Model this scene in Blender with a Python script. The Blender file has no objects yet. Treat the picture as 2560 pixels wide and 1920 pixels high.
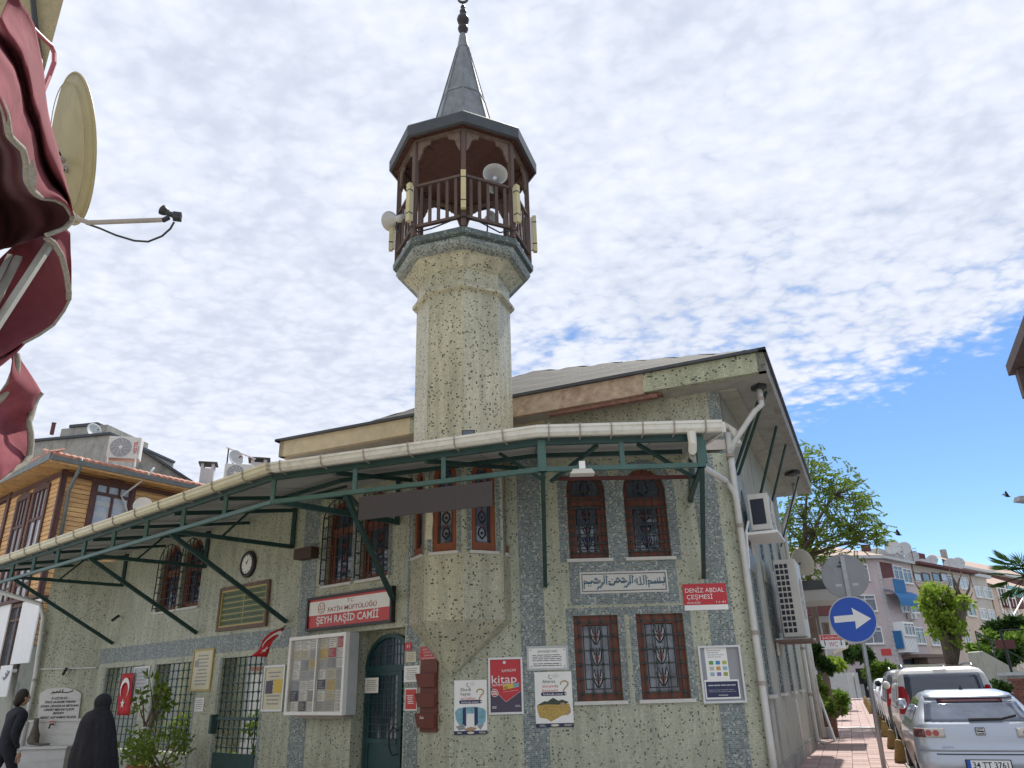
import bpy, bmesh, math, random
from mathutils import Vector, Matrix
random.seed(7)
scene = bpy.context.scene
COL = scene.collection
# ------------------------------------------------------------------ camera
S = 2560/2212
FPX, CX, CY = 1875.0, 1280.0, 960.0
EYE = Vector((0, 0, 1.65))
_up = Vector((1150-CX, 3690+CY, -FPX)).normalized()
_fw = Vector((0, 0, -1)); _fw = (_fw-_up*_fw.dot(_up)).normalized()
_rt = _fw.cross(_up)
ROT = Matrix((_rt, _fw, _up))            # camera axes -> world axes
cam_data = bpy.data.cameras.new('camera')
cam = bpy.data.objects.new('camera', cam_data); COL.objects.link(cam)
cam.matrix_world = Matrix.Translation(EYE) @ ROT.to_4x4()
cam_data.sensor_fit = 'HORIZONTAL'; cam_data.sensor_width = 36; cam_data.lens = 36*FPX/2560
cam_data.clip_start = 0.05; cam_data.clip_end = 3000
scene.camera = cam
# ------------------------------------------------------------------ sky and sun
SUN_EL, SUN_AZ = math.radians(56), math.radians(26)     # azimuth measured from +Y towards +X
world = bpy.data.worlds.new('World'); scene.world = world; world.use_nodes = True
nt = world.node_tree; nt.nodes.clear(); N = nt.nodes.new; LK = nt.links.new
out = N('ShaderNodeOutputWorld'); mixs = N('ShaderNodeMixShader')
sky = N('ShaderNodeTexSky'); sky.sky_type = 'NISHITA'; sky.sun_disc = False
sky.sun_elevation = SUN_EL; sky.sun_rotation = SUN_AZ; sky.air_density = 0.85; sky.dust_density = 0.15; sky.ozone_density = 4.0
bg1 = N('ShaderNodeBackground'); bg1.inputs['Strength'].default_value = 0.1
hsv = N('ShaderNodeHueSaturation'); hsv.inputs['Saturation'].default_value = 1.12
LK(sky.outputs[0], hsv.inputs['Color']); LK(hsv.outputs[0], bg1.inputs['Color'])
bg2 = N('ShaderNodeBackground'); bg2.inputs['Strength'].default_value = 1.0
tc = N('ShaderNodeTexCoord'); sep = N('ShaderNodeSeparateXYZ'); LK(tc.outputs['Generated'], sep.inputs[0])
def wm(op, a, b=None, c=None, clamp=False):
    n = N('ShaderNodeMath'); n.operation = op; n.use_clamp = clamp
    for i, v in enumerate((a, b, c)):
        if v is None: continue
        if isinstance(v, (int, float)): n.inputs[i].default_value = v
        else: LK(v, n.inputs[i])
    return n.outputs[0]
zc = wm('MAXIMUM', sep.outputs[2], 0.03)
zc = wm('ADD', zc, 0.11)
px_ = wm('DIVIDE', sep.outputs[0], zc); py_ = wm('DIVIDE', sep.outputs[1], zc)
cmb = N('ShaderNodeCombineXYZ'); LK(px_, cmb.inputs[0]); LK(py_, cmb.inputs[1])
def wnoise(scale, detail, rough, dist=0.0, off=(0, 0, 0), stretch=(1, 1, 1)):
    mp = N('ShaderNodeMapping'); mp.inputs['Location'].default_value = off; mp.inputs['Scale'].default_value = stretch
    mp.inputs['Rotation'].default_value = (0, 0, 0.5)
    LK(cmb.outputs[0], mp.inputs[0])
    n = N('ShaderNodeTexNoise'); n.inputs['Scale'].default_value = scale; n.inputs['Detail'].default_value = detail
    n.inputs['Roughness'].default_value = rough; n.inputs['Distortion'].default_value = dist
    LK(mp.outputs[0], n.inputs['Vector']); return n.outputs['Fac']
def smooth(v, a, b, lo=0.0, hi=1.0):
    n = N('ShaderNodeMapRange'); n.interpolation_type = 'SMOOTHSTEP'; n.clamp = True
    n.inputs['From Min'].default_value = a; n.inputs['From Max'].default_value = b
    n.inputs['To Min'].default_value = lo; n.inputs['To Max'].default_value = hi
    LK(v, n.inputs['Value']); return n.outputs[0]
def puffs(scale, off, stretch=(1, 1.25, 1), warp=.6):
    wn_ = N('ShaderNodeTexNoise'); wn_.inputs['Scale'].default_value = scale*.9; wn_.inputs['Detail'].default_value = 3
    mp = N('ShaderNodeMapping'); mp.inputs['Location'].default_value = off; mp.inputs['Scale'].default_value = stretch; mp.inputs['Rotation'].default_value = (0, 0, .5)
    LK(cmb.outputs[0], mp.inputs[0]); LK(mp.outputs[0], wn_.inputs['Vector'])
    ma = N('ShaderNodeVectorMath'); ma.operation = 'MULTIPLY_ADD'; ma.inputs[1].default_value = (warp*3/scale,)*3; LK(wn_.outputs['Color'], ma.inputs[0]); LK(mp.outputs[0], ma.inputs[2])
    vo = N('ShaderNodeTexVoronoi'); vo.feature = 'F1'; vo.voronoi_dimensions = '2D'; vo.inputs['Scale'].default_value = scale; LK(ma.outputs[0], vo.inputs['Vector'])
    return smooth(vo.outputs['Distance'], 0.0, 0.80, 1.0, 0.0)
big = wnoise(1.1, 4, 0.5, 0.3, (3.1, 1.7, 0)); mid = wnoise(6, 6, 0.58, 0.25, (0.3, 8.2, 0)); fine = wnoise(22, 5, 0.65, 0.2, (5, 2, 0))
pf = puffs(11, (1.3, 4.1, 0)); pf2 = puffs(25, (7.3, 2.1, 0))
tex = wm('ADD', wm('ADD', wm('MULTIPLY', pf, .17), wm('MULTIPLY', pf2, .13)), wm('ADD', wm('MULTIPLY', fine, .34), wm('MULTIPLY', mid, .50)))
cover = wm('ADD', wm('MULTIPLY', tex, .75), wm('MULTIPLY', big, .75))
# the deck of cloud ends along a line to the north-east; beyond it the sky is clear
CLX, CLY, CLD = 0.84, 0.54, 1.93
side = wm('SUBTRACT', wm('ADD', wm('MULTIPLY', px_, CLX), wm('MULTIPLY', py_, CLY)), CLD)
edge = wm('ADD', smooth(side, -0.40, 0.30, 0.0, 0.58), smooth(side, -1.75, -0.1, 0.0, 0.265))
dens = smooth(wm('SUBTRACT', cover, edge), 0.25, 0.56)
shade = smooth(wm('ADD', tex, wm('MULTIPLY', wnoise(1.5, 5, 0.6, 0.3, (9, 4, 0)), 0.75)), 0.55, 1.25)
ramp = N('ShaderNodeMixRGB'); ramp.inputs[1].default_value = (0.41, 0.45, 0.54, 1); ramp.inputs[2].default_value = (0.585, 0.615, 0.69, 1)
LK(shade, ramp.inputs[0]); LK(ramp.outputs[0], bg2.inputs['Color'])
LK(dens, mixs.inputs[0]); LK(bg1.outputs[0], mixs.inputs[1]); LK(bg2.outputs[0], mixs.inputs[2])
LK(mixs.outputs[0], out.inputs['Surface'])
sun_d = bpy.data.lights.new('sun', 'SUN'); sun_d.energy = 3.7; sun_d.angle = math.radians(0.6); sun_d.color = (1.0, 0.95, 0.87)
sun = bpy.data.objects.new('sun', sun_d); COL.objects.link(sun)
sdir = Vector((math.sin(SUN_AZ)*math.cos(SUN_EL), math.cos(SUN_AZ)*math.cos(SUN_EL), math.sin(SUN_EL)))
sun.rotation_euler = sdir.to_track_quat('Z', 'Y').to_euler(); sun.location = sdir*60
vs = scene.view_settings; vs.view_transform = 'Standard'; vs.look = 'None'; vs.exposure = 0.66; vs.gamma = 1; vs.use_curve_mapping = False
world.cycles.sampling_method = 'MANUAL'; world.cycles.sample_map_resolution = 512
scene.cycles.max_bounces = 6; scene.cycles.transparent_max_bounces = 6
# ------------------------------------------------------------------ geometry helpers
def V(*a): return Vector(a)
def ray(x, y):
    """direction of sight through a point of the 2212 px wide picture"""
    return ROT @ Vector((x*S-CX, -(y*S-CY), -FPX))
def brg(x, y):
    r = ray(x, y); return r.x/r.y, r.z/r.y
def aty(x, y, Y):
    r = ray(x, y); return EYE + r*(Y/r.y)
class Pl:
    """a vertical plane: o on it, u along it (rightwards seen from outside), n outwards"""
    def __init__(s, o, u, n):
        s.o = Vector((o[0], o[1], 0)); s.u = Vector(u).normalized(); s.n = Vector(n).normalized()
    def pt(s, u, z, d=0.0): return s.o + s.u*u + s.n*d + Vector((0, 0, z))
    def px(s, x, y, d=0.0):
        r = ray(x, y); t = (s.o + s.n*d + Vector((0, 0, 0)) - EYE).dot(s.n)/r.dot(s.n)
        p = EYE + r*t; q = p - s.o
        return q.dot(s.u), p.z
    def at(s, x, y, d=0.0):
        u, z = s.px(x, y, d); return s.pt(u, z, d)
class MB:
    def __init__(s): s.v = []; s.f = []
    def add(s, vs, fs):
        k = len(s.v); s.v += [Vector(p) for p in vs]; s.f += [tuple(i+k for i in f) for f in fs]; return s
    def quad(s, a, b, c, d): return s.add([a, b, c, d], [(0, 1, 2, 3)])
    def poly(s, pts): return s.add(pts, [tuple(range(len(pts)))])
    def hexa(s, p):        # 8 corners: bottom loop 0-3, top loop 4-7
        return s.add(p, [(3, 2, 1, 0), (4, 5, 6, 7), (0, 1, 5, 4), (1, 2, 6, 5), (2, 3, 7, 6), (3, 0, 4, 7)])
    def box(s, c, sz, rz=0.0):
        c = Vector(c); m = Matrix.Rotation(rz, 3, 'Z'); h = Vector(sz)/2
        return s.hexa([c+m@Vector((a*h.x, b*h.y, e*h.z)) for e in (-1, 1) for a, b in ((-1, -1), (1, -1), (1, 1), (-1, 1))])
    def wbox(s, pl, u0, u1, z0, z1, d0, d1):
        if u0 > u1: u0, u1 = u1, u0
        if z0 > z1: z0, z1 = z1, z0
        if d0 > d1: d0, d1 = d1, d0
        P = pl.pt
        return s.hexa([P(u0, z0, d1), P(u1, z0, d1), P(u1, z0, d0), P(u0, z0, d0), P(u0, z1, d1), P(u1, z1, d1), P(u1, z1, d0), P(u0, z1, d0)])
    def wquad(s, pl, u0, u1, z0, z1, d): return s.quad(pl.pt(u0, z0, d), pl.pt(u1, z0, d), pl.pt(u1, z1, d), pl.pt(u0, z1, d))
    def bar(s, p, q, w, h=None, up=(0, 0, 1)):
        p, q = Vector(p), Vector(q); h = h or w; t = (q-p).normalized(); upv = Vector(up)
        if abs(t.dot(upv)) > 0.98: upv = Vector((0, 1, 0)) if abs(t.y) < .9 else Vector((1, 0, 0))
        a = t.cross(upv).normalized()*w/2; b = a.cross(t).normalized()*h/2
        return s.hexa([p-a-b, p+a-b, q+a-b, q-a-b, p-a+b, p+a+b, q+a+b, q-a+b])
    def extrude(s, pts, vec):
        n = len(pts); vec = Vector(vec); pts = [Vector(p) for p in pts]
        return s.add(pts+[p+vec for p in pts], [tuple(reversed(range(n))), tuple(range(n, 2*n))]+[(i, (i+1) % n, n+(i+1) % n, n+i) for i in range(n)])
    def tube(s, pts, r, n=8, caps=True):
        pts = [Vector(p) for p in pts]; rs = r if isinstance(r, (list, tuple)) else [r]*len(pts)
        k = len(s.v); prev = None
        for i, p in enumerate(pts):
            t = (pts[min(i+1, len(pts)-1)]-pts[max(i-1, 0)]).normalized()
            if prev is None:
                ref = Vector((0, 0, 1)) if abs(t.z) < .95 else Vector((1, 0, 0)); a = t.cross(ref).normalized()
            else: a = (prev-t*prev.dot(t)).normalized()
            prev = a; b = t.cross(a)
            for j in range(n):
                th = 2*math.pi*j/n; s.v.append(p+(a*math.cos(th)+b*math.sin(th))*rs[i])
        for i in range(len(pts)-1):
            for j in range(n):
                s.f.append((k+i*n+j, k+i*n+(j+1) % n, k+(i+1)*n+(j+1) % n, k+(i+1)*n+j))
        if caps:
            s.f.append(tuple(k+j for j in reversed(range(n)))); e = k+(len(pts)-1)*n; s.f.append(tuple(e+j for j in range(n)))
        return s
    def lathe(s, c, prof, n=16, rot=0.0, axis=None, caps=True):
        """prof: (radius, height) list; axis: unit vector of the height direction"""
        c = Vector(c); q = (Vector(axis).to_track_quat('Z', 'Y').to_matrix() if axis is not None else Matrix.Identity(3)); k = len(s.v)
        for r, z in prof:
            for j in range(n):
                th = rot+2*math.pi*j/n; s.v.append(c+q@Vector((r*math.cos(th), r*math.sin(th), z)))
        for i in range(len(prof)-1):
            for j in range(n): s.f.append((k+i*n+j, k+i*n+(j+1) % n, k+(i+1)*n+(j+1) % n, k+(i+1)*n+j))
        if caps: s.f.append(tuple(k+j for j in reversed(range(n)))); e = k+(len(prof)-1)*n; s.f.append(tuple(e+j for j in range(n)))
        return s
    def ball(s, c, r, n=10, m=6, sc=(1, 1, 1)):
        c = Vector(c); k = len(s.v)
        for i in range(m+1):
            ph = math.pi*i/m; rr = max(math.sin(ph), 1e-3)
            for j in range(n):
                th = 2*math.pi*j/n; s.v.append(c+Vector((rr*math.cos(th)*r*sc[0], rr*math.sin(th)*r*sc[1], math.cos(ph)*r*sc[2])))
        for i in range(m):
            for j in range(n): s.f.append((k+i*n+j, k+(i+1)*n+j, k+(i+1)*n+(j+1) % n, k+i*n+(j+1) % n))
        return s
    def disc(s, c, r, nrm, n=24, thick=0.004):
        return s.lathe(Vector(c), [(r, 0), (r, thick)], n, 0, nrm)
    def grid(s, rows):
        k = len(s.v); n = len(rows[0])
        for r in rows: s.v += [Vector(p) for p in r]
        for i in range(len(rows)-1):
            for j in range(n-1): s.f.append((k+i*n+j, k+i*n+j+1, k+(i+1)*n+j+1, k+(i+1)*n+j))
        return s
    def text(s, body, pl, u, z, size, d=0.004, width=None, align='CENTER', shear=0.0, bold=0.0, ang=0.0, thick=0.0):
        """lettering with capitals `size` tall, baseline at z, on plane pl"""
        cu = bpy.data.curves.new('t', 'FONT'); cu.body = body; cu.resolution_u = 2; cu.align_x = 'LEFT'; cu.offset = bold; cu.shear = shear; cu.extrude = thick
        o = bpy.data.objects.new('t', cu); COL.objects.link(o); bpy.context.view_layer.update()
        me = bpy.data.meshes.new_from_object(o.evaluated_get(bpy.context.evaluated_depsgraph_get()))
        if me and len(me.vertices):
            xs = [v.co.x for v in me.vertices]; x0, x1 = min(xs), max(xs); sy = size/0.728; sx = sy if width is None else width/(x1-x0)
            w = (x1-x0)*sx; off = {'CENTER': -w/2, 'LEFT': 0, 'RIGHT': -w}[align]
            ca, sa = math.cos(ang), math.sin(ang); vs = []
            for v in me.vertices:
                a = (v.co.x-x0)*sx+off; b = v.co.y*sy
                vs.append(pl.pt(u+a*ca-b*sa, z+a*sa+b*ca, d+v.co.z))
            s.add(vs, [tuple(p.vertices) for p in me.polygons])
        bpy.data.objects.remove(o); bpy.data.curves.remove(cu)
        if me: bpy.data.meshes.remove(me)
        return s
    def mesh(s, name, origin, smooth=False):
        me = bpy.data.meshes.new(name); o = Vector(origin)
        me.from_pydata([v-o for v in s.v], [], s.f); me.update()
        uv = me.uv_layers.new(name='UVMap'); d = uv.data
        for p in me.polygons:
            nrm = p.normal
            if abs(nrm.z) > 0.85: ax, ay = Vector((1, 0, 0)), Vector((0, 1, 0))
            else:
                ax = Vector((-nrm.y, nrm.x, 0)).normalized(); ay = nrm.cross(ax)
            for li in p.loop_indices:
                c = me.vertices[me.loops[li].vertex_index].co+o; d[li].uv = (c.dot(ax), c.dot(ay))
        if smooth: me.polygons.foreach_set('use_smooth', [True]*len(me.polygons))
        return me
    def build(s, name, m, parent=None, smooth=False, loc=None, label=None, cat=None, group=None, kind=None):
        base = wloc(parent) if parent else (Vector(loc) if loc is not None else (s.centre() if cat else Vector((0, 0, 0))))
        me = s.mesh(name, base, smooth)
        if m is not None: me.materials.append(m)
        o = bpy.data.objects.new(name, me); COL.objects.link(o)
        if parent: o.parent = parent
        else: o.location = base
        tag(o, label, cat, group, kind); return o
    def centre(s):
        n = len(s.v); c = Vector((sum(v.x for v in s.v)/n, sum(v.y for v in s.v)/n, min(v.z for v in s.v))); return c
def wloc(o):
    p = Vector(o.location)
    while o.parent: o = o.parent; p += o.location
    return p
def tag(o, label=None, cat=None, group=None, kind=None):
    if label: o['label'] = label
    if cat: o['category'] = cat
    if group: o['group'] = group
    if kind: o['kind'] = kind
    return o
def thing(name, label, cat, loc, group=None):
    o = bpy.data.objects.new(name, None); COL.objects.link(o); o.location = loc; o.empty_display_size = .1
    return tag(o, label, cat, group)
def copy_tree(o, parent=None):
    c = o.copy(); COL.objects.link(c); c.parent = parent
    for ch in list(o.children): copy_tree(ch, c)
    return c
def linkcopy(o, loc, rot=None, parent=None):
    c = o.copy(); COL.objects.link(c); c.location = loc
    if rot is not None: c.rotation_euler = rot
    if parent is not None: c.parent = parent
    return c
# ------------------------------------------------------------------ materials
def newmat(name):
    m = bpy.data.materials.new(name); m.use_nodes = True; b = m.node_tree.nodes['Principled BSDF']; return m, m.node_tree, b
def srgb(r, g, b):
    f = lambda c: (c/255/12.92) if c/255 <= 0.04045 else ((c/255+0.055)/1.055)**2.4
    return (f(r), f(g), f(b))
def pm(name, col, rough=.6, var=.18, scale=6.0, bump=0.0, metal=0.0, spec=0.4, stretch=(1, 1, 1), rnd=0.0, dirt=None, detail=5, alpha=1.0, trans=0.0):
    m, t, b = newmat(name); n = t.nodes.new; l = t.links.new
    tcn = n('ShaderNodeTexCoord'); mp = n('ShaderNodeMapping'); mp.inputs['Scale'].default_value = stretch; l(tcn.outputs['Object'], mp.inputs[0])
    nz = n('ShaderNodeTexNoise'); nz.inputs['Scale'].default_value = scale; nz.inputs['Detail'].default_value = detail; nz.inputs['Roughness'].default_value = .62; l(mp.outputs[0], nz.inputs['Vector'])
    mr = n('ShaderNodeMapRange'); mr.inputs['From Min'].default_value = .25; mr.inputs['From Max'].default_value = .75; mr.inputs['To Min'].default_value = 1-var; mr.inputs['To Max'].default_value = 1+var; l(nz.outputs['Fac'], mr.inputs['Value'])
    fac = mr.outputs[0]
    if rnd:
        oi = n('ShaderNodeObjectInfo'); m2 = n('ShaderNodeMapRange'); m2.inputs['To Min'].default_value = 1-rnd; m2.inputs['To Max'].default_value = 1+rnd; l(oi.outputs['Random'], m2.inputs['Value'])
        mu = n('ShaderNodeMath'); mu.operation = 'MULTIPLY'; l(fac, mu.inputs[0]); l(m2.outputs[0], mu.inputs[1]); fac = mu.outputs[0]
    sc = n('ShaderNodeVectorMath'); sc.operation = 'SCALE'; sc.inputs[0].default_value = col; l(fac, sc.inputs['Scale'])
    outc = sc.outputs[0]
    if dirt:
        dcol, amt, dsc, dstretch = dirt
        mp2 = n('ShaderNodeMapping'); mp2.inputs['Scale'].default_value = dstretch; l(tcn.outputs['Object'], mp2.inputs[0])
        n2 = n('ShaderNodeTexNoise'); n2.inputs['Scale'].default_value = dsc; n2.inputs['Detail'].default_value = 6; n2.inputs['Roughness'].default_value = .7; l(mp2.outputs[0], n2.inputs['Vector'])
        r2 = n('ShaderNodeMapRange'); r2.inputs['From Min'].default_value = .5; r2.inputs['From Max'].default_value = .72; r2.inputs['To Max'].default_value = amt; l(n2.outputs['Fac'], r2.inputs['Value'])
        mx = n('ShaderNodeMixRGB'); mx.inputs[2].default_value = (*dcol, 1); l(r2.outputs[0], mx.inputs[0]); l(outc, mx.inputs[1]); outc = mx.outputs[0]
    l(outc, b.inputs['Base Color'])
    b.inputs['Roughness'].default_value = rough; b.inputs['Metallic'].default_value = metal; b.inputs['Specular IOR Level'].default_value = spec
    if trans: b.inputs['Transmission Weight'].default_value = trans
    if bump:
        bp = n('ShaderNodeBump'); bp.inputs['Strength'].default_value = 1; bp.inputs['Distance'].default_value = bump; l(nz.outputs['Fac'], bp.inputs['Height']); l(bp.outputs[0], b.inputs['Normal'])
    return m
def mosaic(name, stops, pitch=.026, grout=(.30, .31, .26), gw=.16, gfac=.75, var=.12, rough=.35):
    """small glazed tesserae: stops = [(upto, colour), ...] chosen at random per tile"""
    m, t, b = newmat(name); n = t.nodes.new; l = t.links.new
    tcn = n('ShaderNodeTexCoord'); sx = n('ShaderNodeVectorMath'); sx.operation = 'SCALE'; sx.inputs['Scale'].default_value = 1/pitch
    wob = n('ShaderNodeTexNoise'); wob.inputs['Scale'].default_value = 2.5; wob.inputs['Detail'].default_value = 2; l(tcn.outputs['UV'], wob.inputs['Vector'])
    wm_ = n('ShaderNodeVectorMath'); wm_.operation = 'MULTIPLY_ADD'; wm_.inputs[1].default_value = (.05, .05, 0); l(wob.outputs['Color'], wm_.inputs[0]); l(tcn.outputs['UV'], wm_.inputs[2])
    l(wm_.outputs[0], sx.inputs[0])
    fl = n('ShaderNodeVectorMath'); fl.operation = 'FLOOR'; l(sx.outputs[0], fl.inputs[0])
    fr = n('ShaderNodeVectorMath'); fr.operation = 'FRACTION'; l(sx.outputs[0], fr.inputs[0])
    wn = n('ShaderNodeTexWhiteNoise'); wn.noise_dimensions = '2D'; l(fl.outputs[0], wn.inputs['Vector'])
    cr = n('ShaderNodeValToRGB'); cr.color_ramp.interpolation = 'CONSTANT'; e = cr.color_ramp.elements
    pos = 0.0
    for i, (up, c) in enumerate(stops):
        el = e[0] if i == 0 else (e[1] if i == 1 else e.new(pos)); el.position = pos; el.color = (*c, 1); pos = up
    l(wn.outputs['Value'], cr.inputs[0])
    wn2 = n('ShaderNodeTexWhiteNoise'); wn2.noise_dimensions = '3D'
    ad = n('ShaderNodeVectorMath'); ad.operation = 'ADD'; ad.inputs[1].default_value = (7.3, 3.1, 0); l(fl.outputs[0], ad.inputs[0]); l(ad.outputs[0], wn2.inputs['Vector'])
    big_ = n('ShaderNodeTexNoise'); big_.inputs['Scale'].default_value = .9; big_.inputs['Detail'].default_value = 5; l(tcn.outputs['UV'], big_.inputs['Vector'])
    v1 = n('ShaderNodeMapRange'); v1.inputs['To Min'].default_value = 1-var; v1.inputs['To Max'].default_value = 1+var; l(wn2.outputs['Value'], v1.inputs['Value'])
    v2 = n('ShaderNodeMapRange'); v2.inputs['From Min'].default_value = .3; v2.inputs['From Max'].default_value = .7; v2.inputs['To Min'].default_value = .86; v2.inputs['To Max'].default_value = 1.1; l(big_.outputs['Fac'], v2.inputs['Value'])
    smp = n('ShaderNodeMapping'); smp.inputs['Scale'].default_value = (5, .45, 1); l(tcn.outputs['UV'], smp.inputs[0]); stn = n('ShaderNodeTexNoise'); stn.inputs['Scale'].default_value = 1.3; stn.inputs['Detail'].default_value = 6; stn.inputs['Roughness'].default_value = .65; l(smp.outputs[0], stn.inputs['Vector'])
    v3 = n('ShaderNodeMapRange'); v3.inputs['From Min'].default_value = .42; v3.inputs['From Max'].default_value = .70; v3.inputs['To Min'].default_value = 1.04; v3.inputs['To Max'].default_value = .66; l(stn.outputs['Fac'], v3.inputs['Value'])
    mu = n('ShaderNodeMath'); mu.operation = 'MULTIPLY'; m3 = n('ShaderNodeMath'); m3.operation = 'MULTIPLY'; l(v2.outputs[0], m3.inputs[0]); l(v3.outputs[0], m3.inputs[1]); l(v1.outputs[0], mu.inputs[0]); l(m3.outputs[0], mu.inputs[1])
    sc = n('ShaderNodeVectorMath'); sc.operation = 'SCALE'; l(cr.outputs[0], sc.inputs[0]); l(mu.outputs[0], sc.inputs['Scale'])
    sp = n('ShaderNodeSeparateXYZ'); l(fr.outputs[0], sp.inputs[0])
    def lt(sock, w):
        q = n('ShaderNodeMath'); q.operation = 'LESS_THAN'; q.inputs[1].default_value = w; l(sock, q.inputs[0]); return q.outputs[0]
    gx = n('ShaderNodeMath'); gx.operation = 'MAXIMUM'; l(lt(sp.outputs[0], gw*.75), gx.inputs[0]); l(lt(sp.outputs[1], gw*1.25), gx.inputs[1])
    pn = n('ShaderNodeTexNoise'); pn.inputs['Scale'].default_value = 2.6; pn.inputs['Detail'].default_value = 3; l(fl.outputs[0], pn.inputs['Vector']); pn.inputs['Scale'].default_value = 2.6*pitch
    pg = n('ShaderNodeMath'); pg.operation = 'GREATER_THAN'; pg.inputs[1].default_value = .765; l(pn.outputs['Fac'], pg.inputs[0]); gy = n('ShaderNodeMath'); gy.operation = 'MAXIMUM'; l(gx.outputs[0], gy.inputs[0]); l(pg.outputs[0], gy.inputs[1])
    gm = n('ShaderNodeMath'); gm.operation = 'MULTIPLY'; gm.inputs[1].default_value = gfac; l(gy.outputs[0], gm.inputs[0])
    mx = n('ShaderNodeMixRGB'); mx.inputs[2].default_value = (*grout, 1); l(gm.outputs[0], mx.inputs[0]); l(sc.outputs[0], mx.inputs[1])
    l(mx.outputs[0], b.inputs['Base Color'])
    rr = n('ShaderNodeMath'); rr.operation = 'MULTIPLY_ADD'; rr.inputs[1].default_value = .4; rr.inputs[2].default_value = rough; l(gx.outputs[0], rr.inputs[0]); l(rr.outputs[0], b.inputs['Roughness'])
    inv = n('ShaderNodeMath'); inv.operation = 'SUBTRACT'; inv.inputs[0].default_value = 1; l(gx.outputs[0], inv.inputs[1])
    bp = n('ShaderNodeBump'); bp.inputs['Strength'].default_value = .5; bp.inputs['Distance'].default_value = .003; l(inv.outputs[0], bp.inputs['Height']); l(bp.outputs[0], b.inputs['Normal'])
    b.inputs['Specular IOR Level'].default_value = .45
    return m
cg = (.475, .495, .365)
M = {}
M['mos'] = mosaic('pale_mosaic', [(.032, (.075, .085, .06)), (.058, (.20, .21, .14)), (.075, (.36, .30, .17)), (.082, (.32, .20, .12)), (.40, (.51, .525, .39)), (.72, cg), (.88, (.45, .465, .34)), (1, (.53, .54, .42))], pitch=.0235)
M['mosm'] = mosaic('minaret_mosaic', [(.05, (.045, .05, .035)), (.075, (.17, .17, .11)), (.40, (.56, .54, .39)), (.72, (.525, .51, .36)), (.88, (.50, .49, .345)), (1, (.58, .56, .43))])
M['moslip'] = mosaic('dark_lip_mosaic', [(.5, (.075, .11, .115)), (.8, (.11, .15, .15)), (.95, (.16, .2, .19)), (1, (.4, .42, .38))], grout=(.13, .15, .14))
M['mosd'] = mosaic('blue_grey_mosaic', [(.08, (.46, .48, .42)), (.20, (.30, .34, .32)), (.44, (.16, .205, .215)), (.64, (.125, .175, .195)), (.78, (.19, .26, .285)), (.90, (.22, .25, .22)), (1, (.08, .10, .10))], grout=(.36, .38, .35), gw=.17)
M['mosg'] = mosaic('grey_rim_mosaic', [(.45, (.34, .37, .34)), (.62, (.20, .24, .23)), (.78, (.12, .15, .15)), (1, (.42, .44, .38))], grout=(.10, .12, .11), gw=.2)
M['moscream'] = mosaic('cream_green_mosaic', [(.06, (.07, .09, .06)), (.6, (.40, .42, .28)), (1, (.46, .48, .34))], pitch=.032, grout=(.20, .22, .15), gw=.18)
M['render'] = pm('cream_render', (.52, .45, .31), .85, .14, 4, .004, dirt=((.30, .27, .20), .5, 3, (1, 1, 1)))
M['renderw'] = pm('grey_render', (.42, .42, .35), .85, .12, 5, .004, dirt=((.22, .21, .17), .6, 4, (1, 1, .3)))
M['peel'] = pm('peeling_fascia', (.42, .33, .24), .85, .42, 6, .012, dirt=((.27, .15, .11), .95, 3.2, (1, 1, 1)), detail=9)
M['burn'] = pm('bare_red_render', (.24, .13, .10), .9, .35, 9, .01, dirt=((.07, .06, .05), .7, 6, (1, 1, 1)))
M['lead'] = pm('lead_sheet', (.20, .215, .225), .5, .3, 5, .004, metal=.35, dirt=((.10, .085, .07), .5, 4, (2, 2, .3)))
M['roofgrey'] = pm('bitumen_roof', (.035, .035, .032), .85, .3, 14, .015)
M['eavegrey'] = pm('grey_eave_sheet', (.06, .067, .076), .5, .18, 6, .002, metal=.2)
M['wood'] = pm('red_brown_wood', (.19, .060, .036), .45, .25, 14, .002, stretch=(1, 1, .15))
M['wooddk'] = pm('dark_weathered_wood', (.105, .07, .058), .7, .3, 10, .003, stretch=(1, 1, .2), rnd=.12)
M['woodbr'] = pm('brown_bracket_wood', (.17, .12, .095), .75, .3, 9, .003)
M['ceil'] = pm('brown_ceiling_board', (.115, .052, .042), .65, .25, 8, .002, rnd=.2)
M['green'] = pm('dark_green_steel', (.022, .06, .055), .45, .25, 6, .001)
M['green2'] = pm('green_steel', (.055, .125, .11), .45, .2, 6, .001, dirt=((.09, .08, .06), .4, 12, (1, 1, 1)))
M['door'] = pm('teal_door_paint', (.018, .06, .065), .4, .2, 7, .001)
M['soffit'] = pm('pale_soffit_board', (.42, .42, .41), .7, .08, 3, 0, dirt=((.33, .31, .27), .4, 3, (1, 1, 1)))
M['gutter'] = pm('white_gutter', (.66, .65, .58), .4, .07, 4, 0, dirt=((.36, .33, .26), .45, 7, (1, 1, 1)))
M['gutter2'] = pm('cream_gutter', (.60, .56, .40), .42, .08, 4, 0, dirt=((.36, .32, .22), .4, 7, (1, 1, 1)))
M['gclip'] = pm('gutter_clip', (.34, .30, .26), .5, .2, 9)
M['pipe'] = pm('grey_white_pipe', (.60, .60, .57), .4, .07, 5, 0, dirt=((.36, .34, .28), .5, 6, (1, 1, .5)))
M['tilew'] = pm('pale_roof_sheet', (.55, .49, .44), .6, .15, 6, 0)
M['tiler'] = pm('red_roof_tile', (.42, .19, .13), .75, .25, 9, .004, rnd=.22, dirt=((.50, .43, .36), .6, 6, (1, 1, 1)))
M['marble'] = pm('white_marble', (.62, .61, .58), .4, .08, 3, 0, dirt=((.40, .39, .37), .7, 2.2, (.3, .3, 3)))
M['sill'] = pm('marble_sill', (.60, .59, .55), .5, .08, 9, 0)
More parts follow.
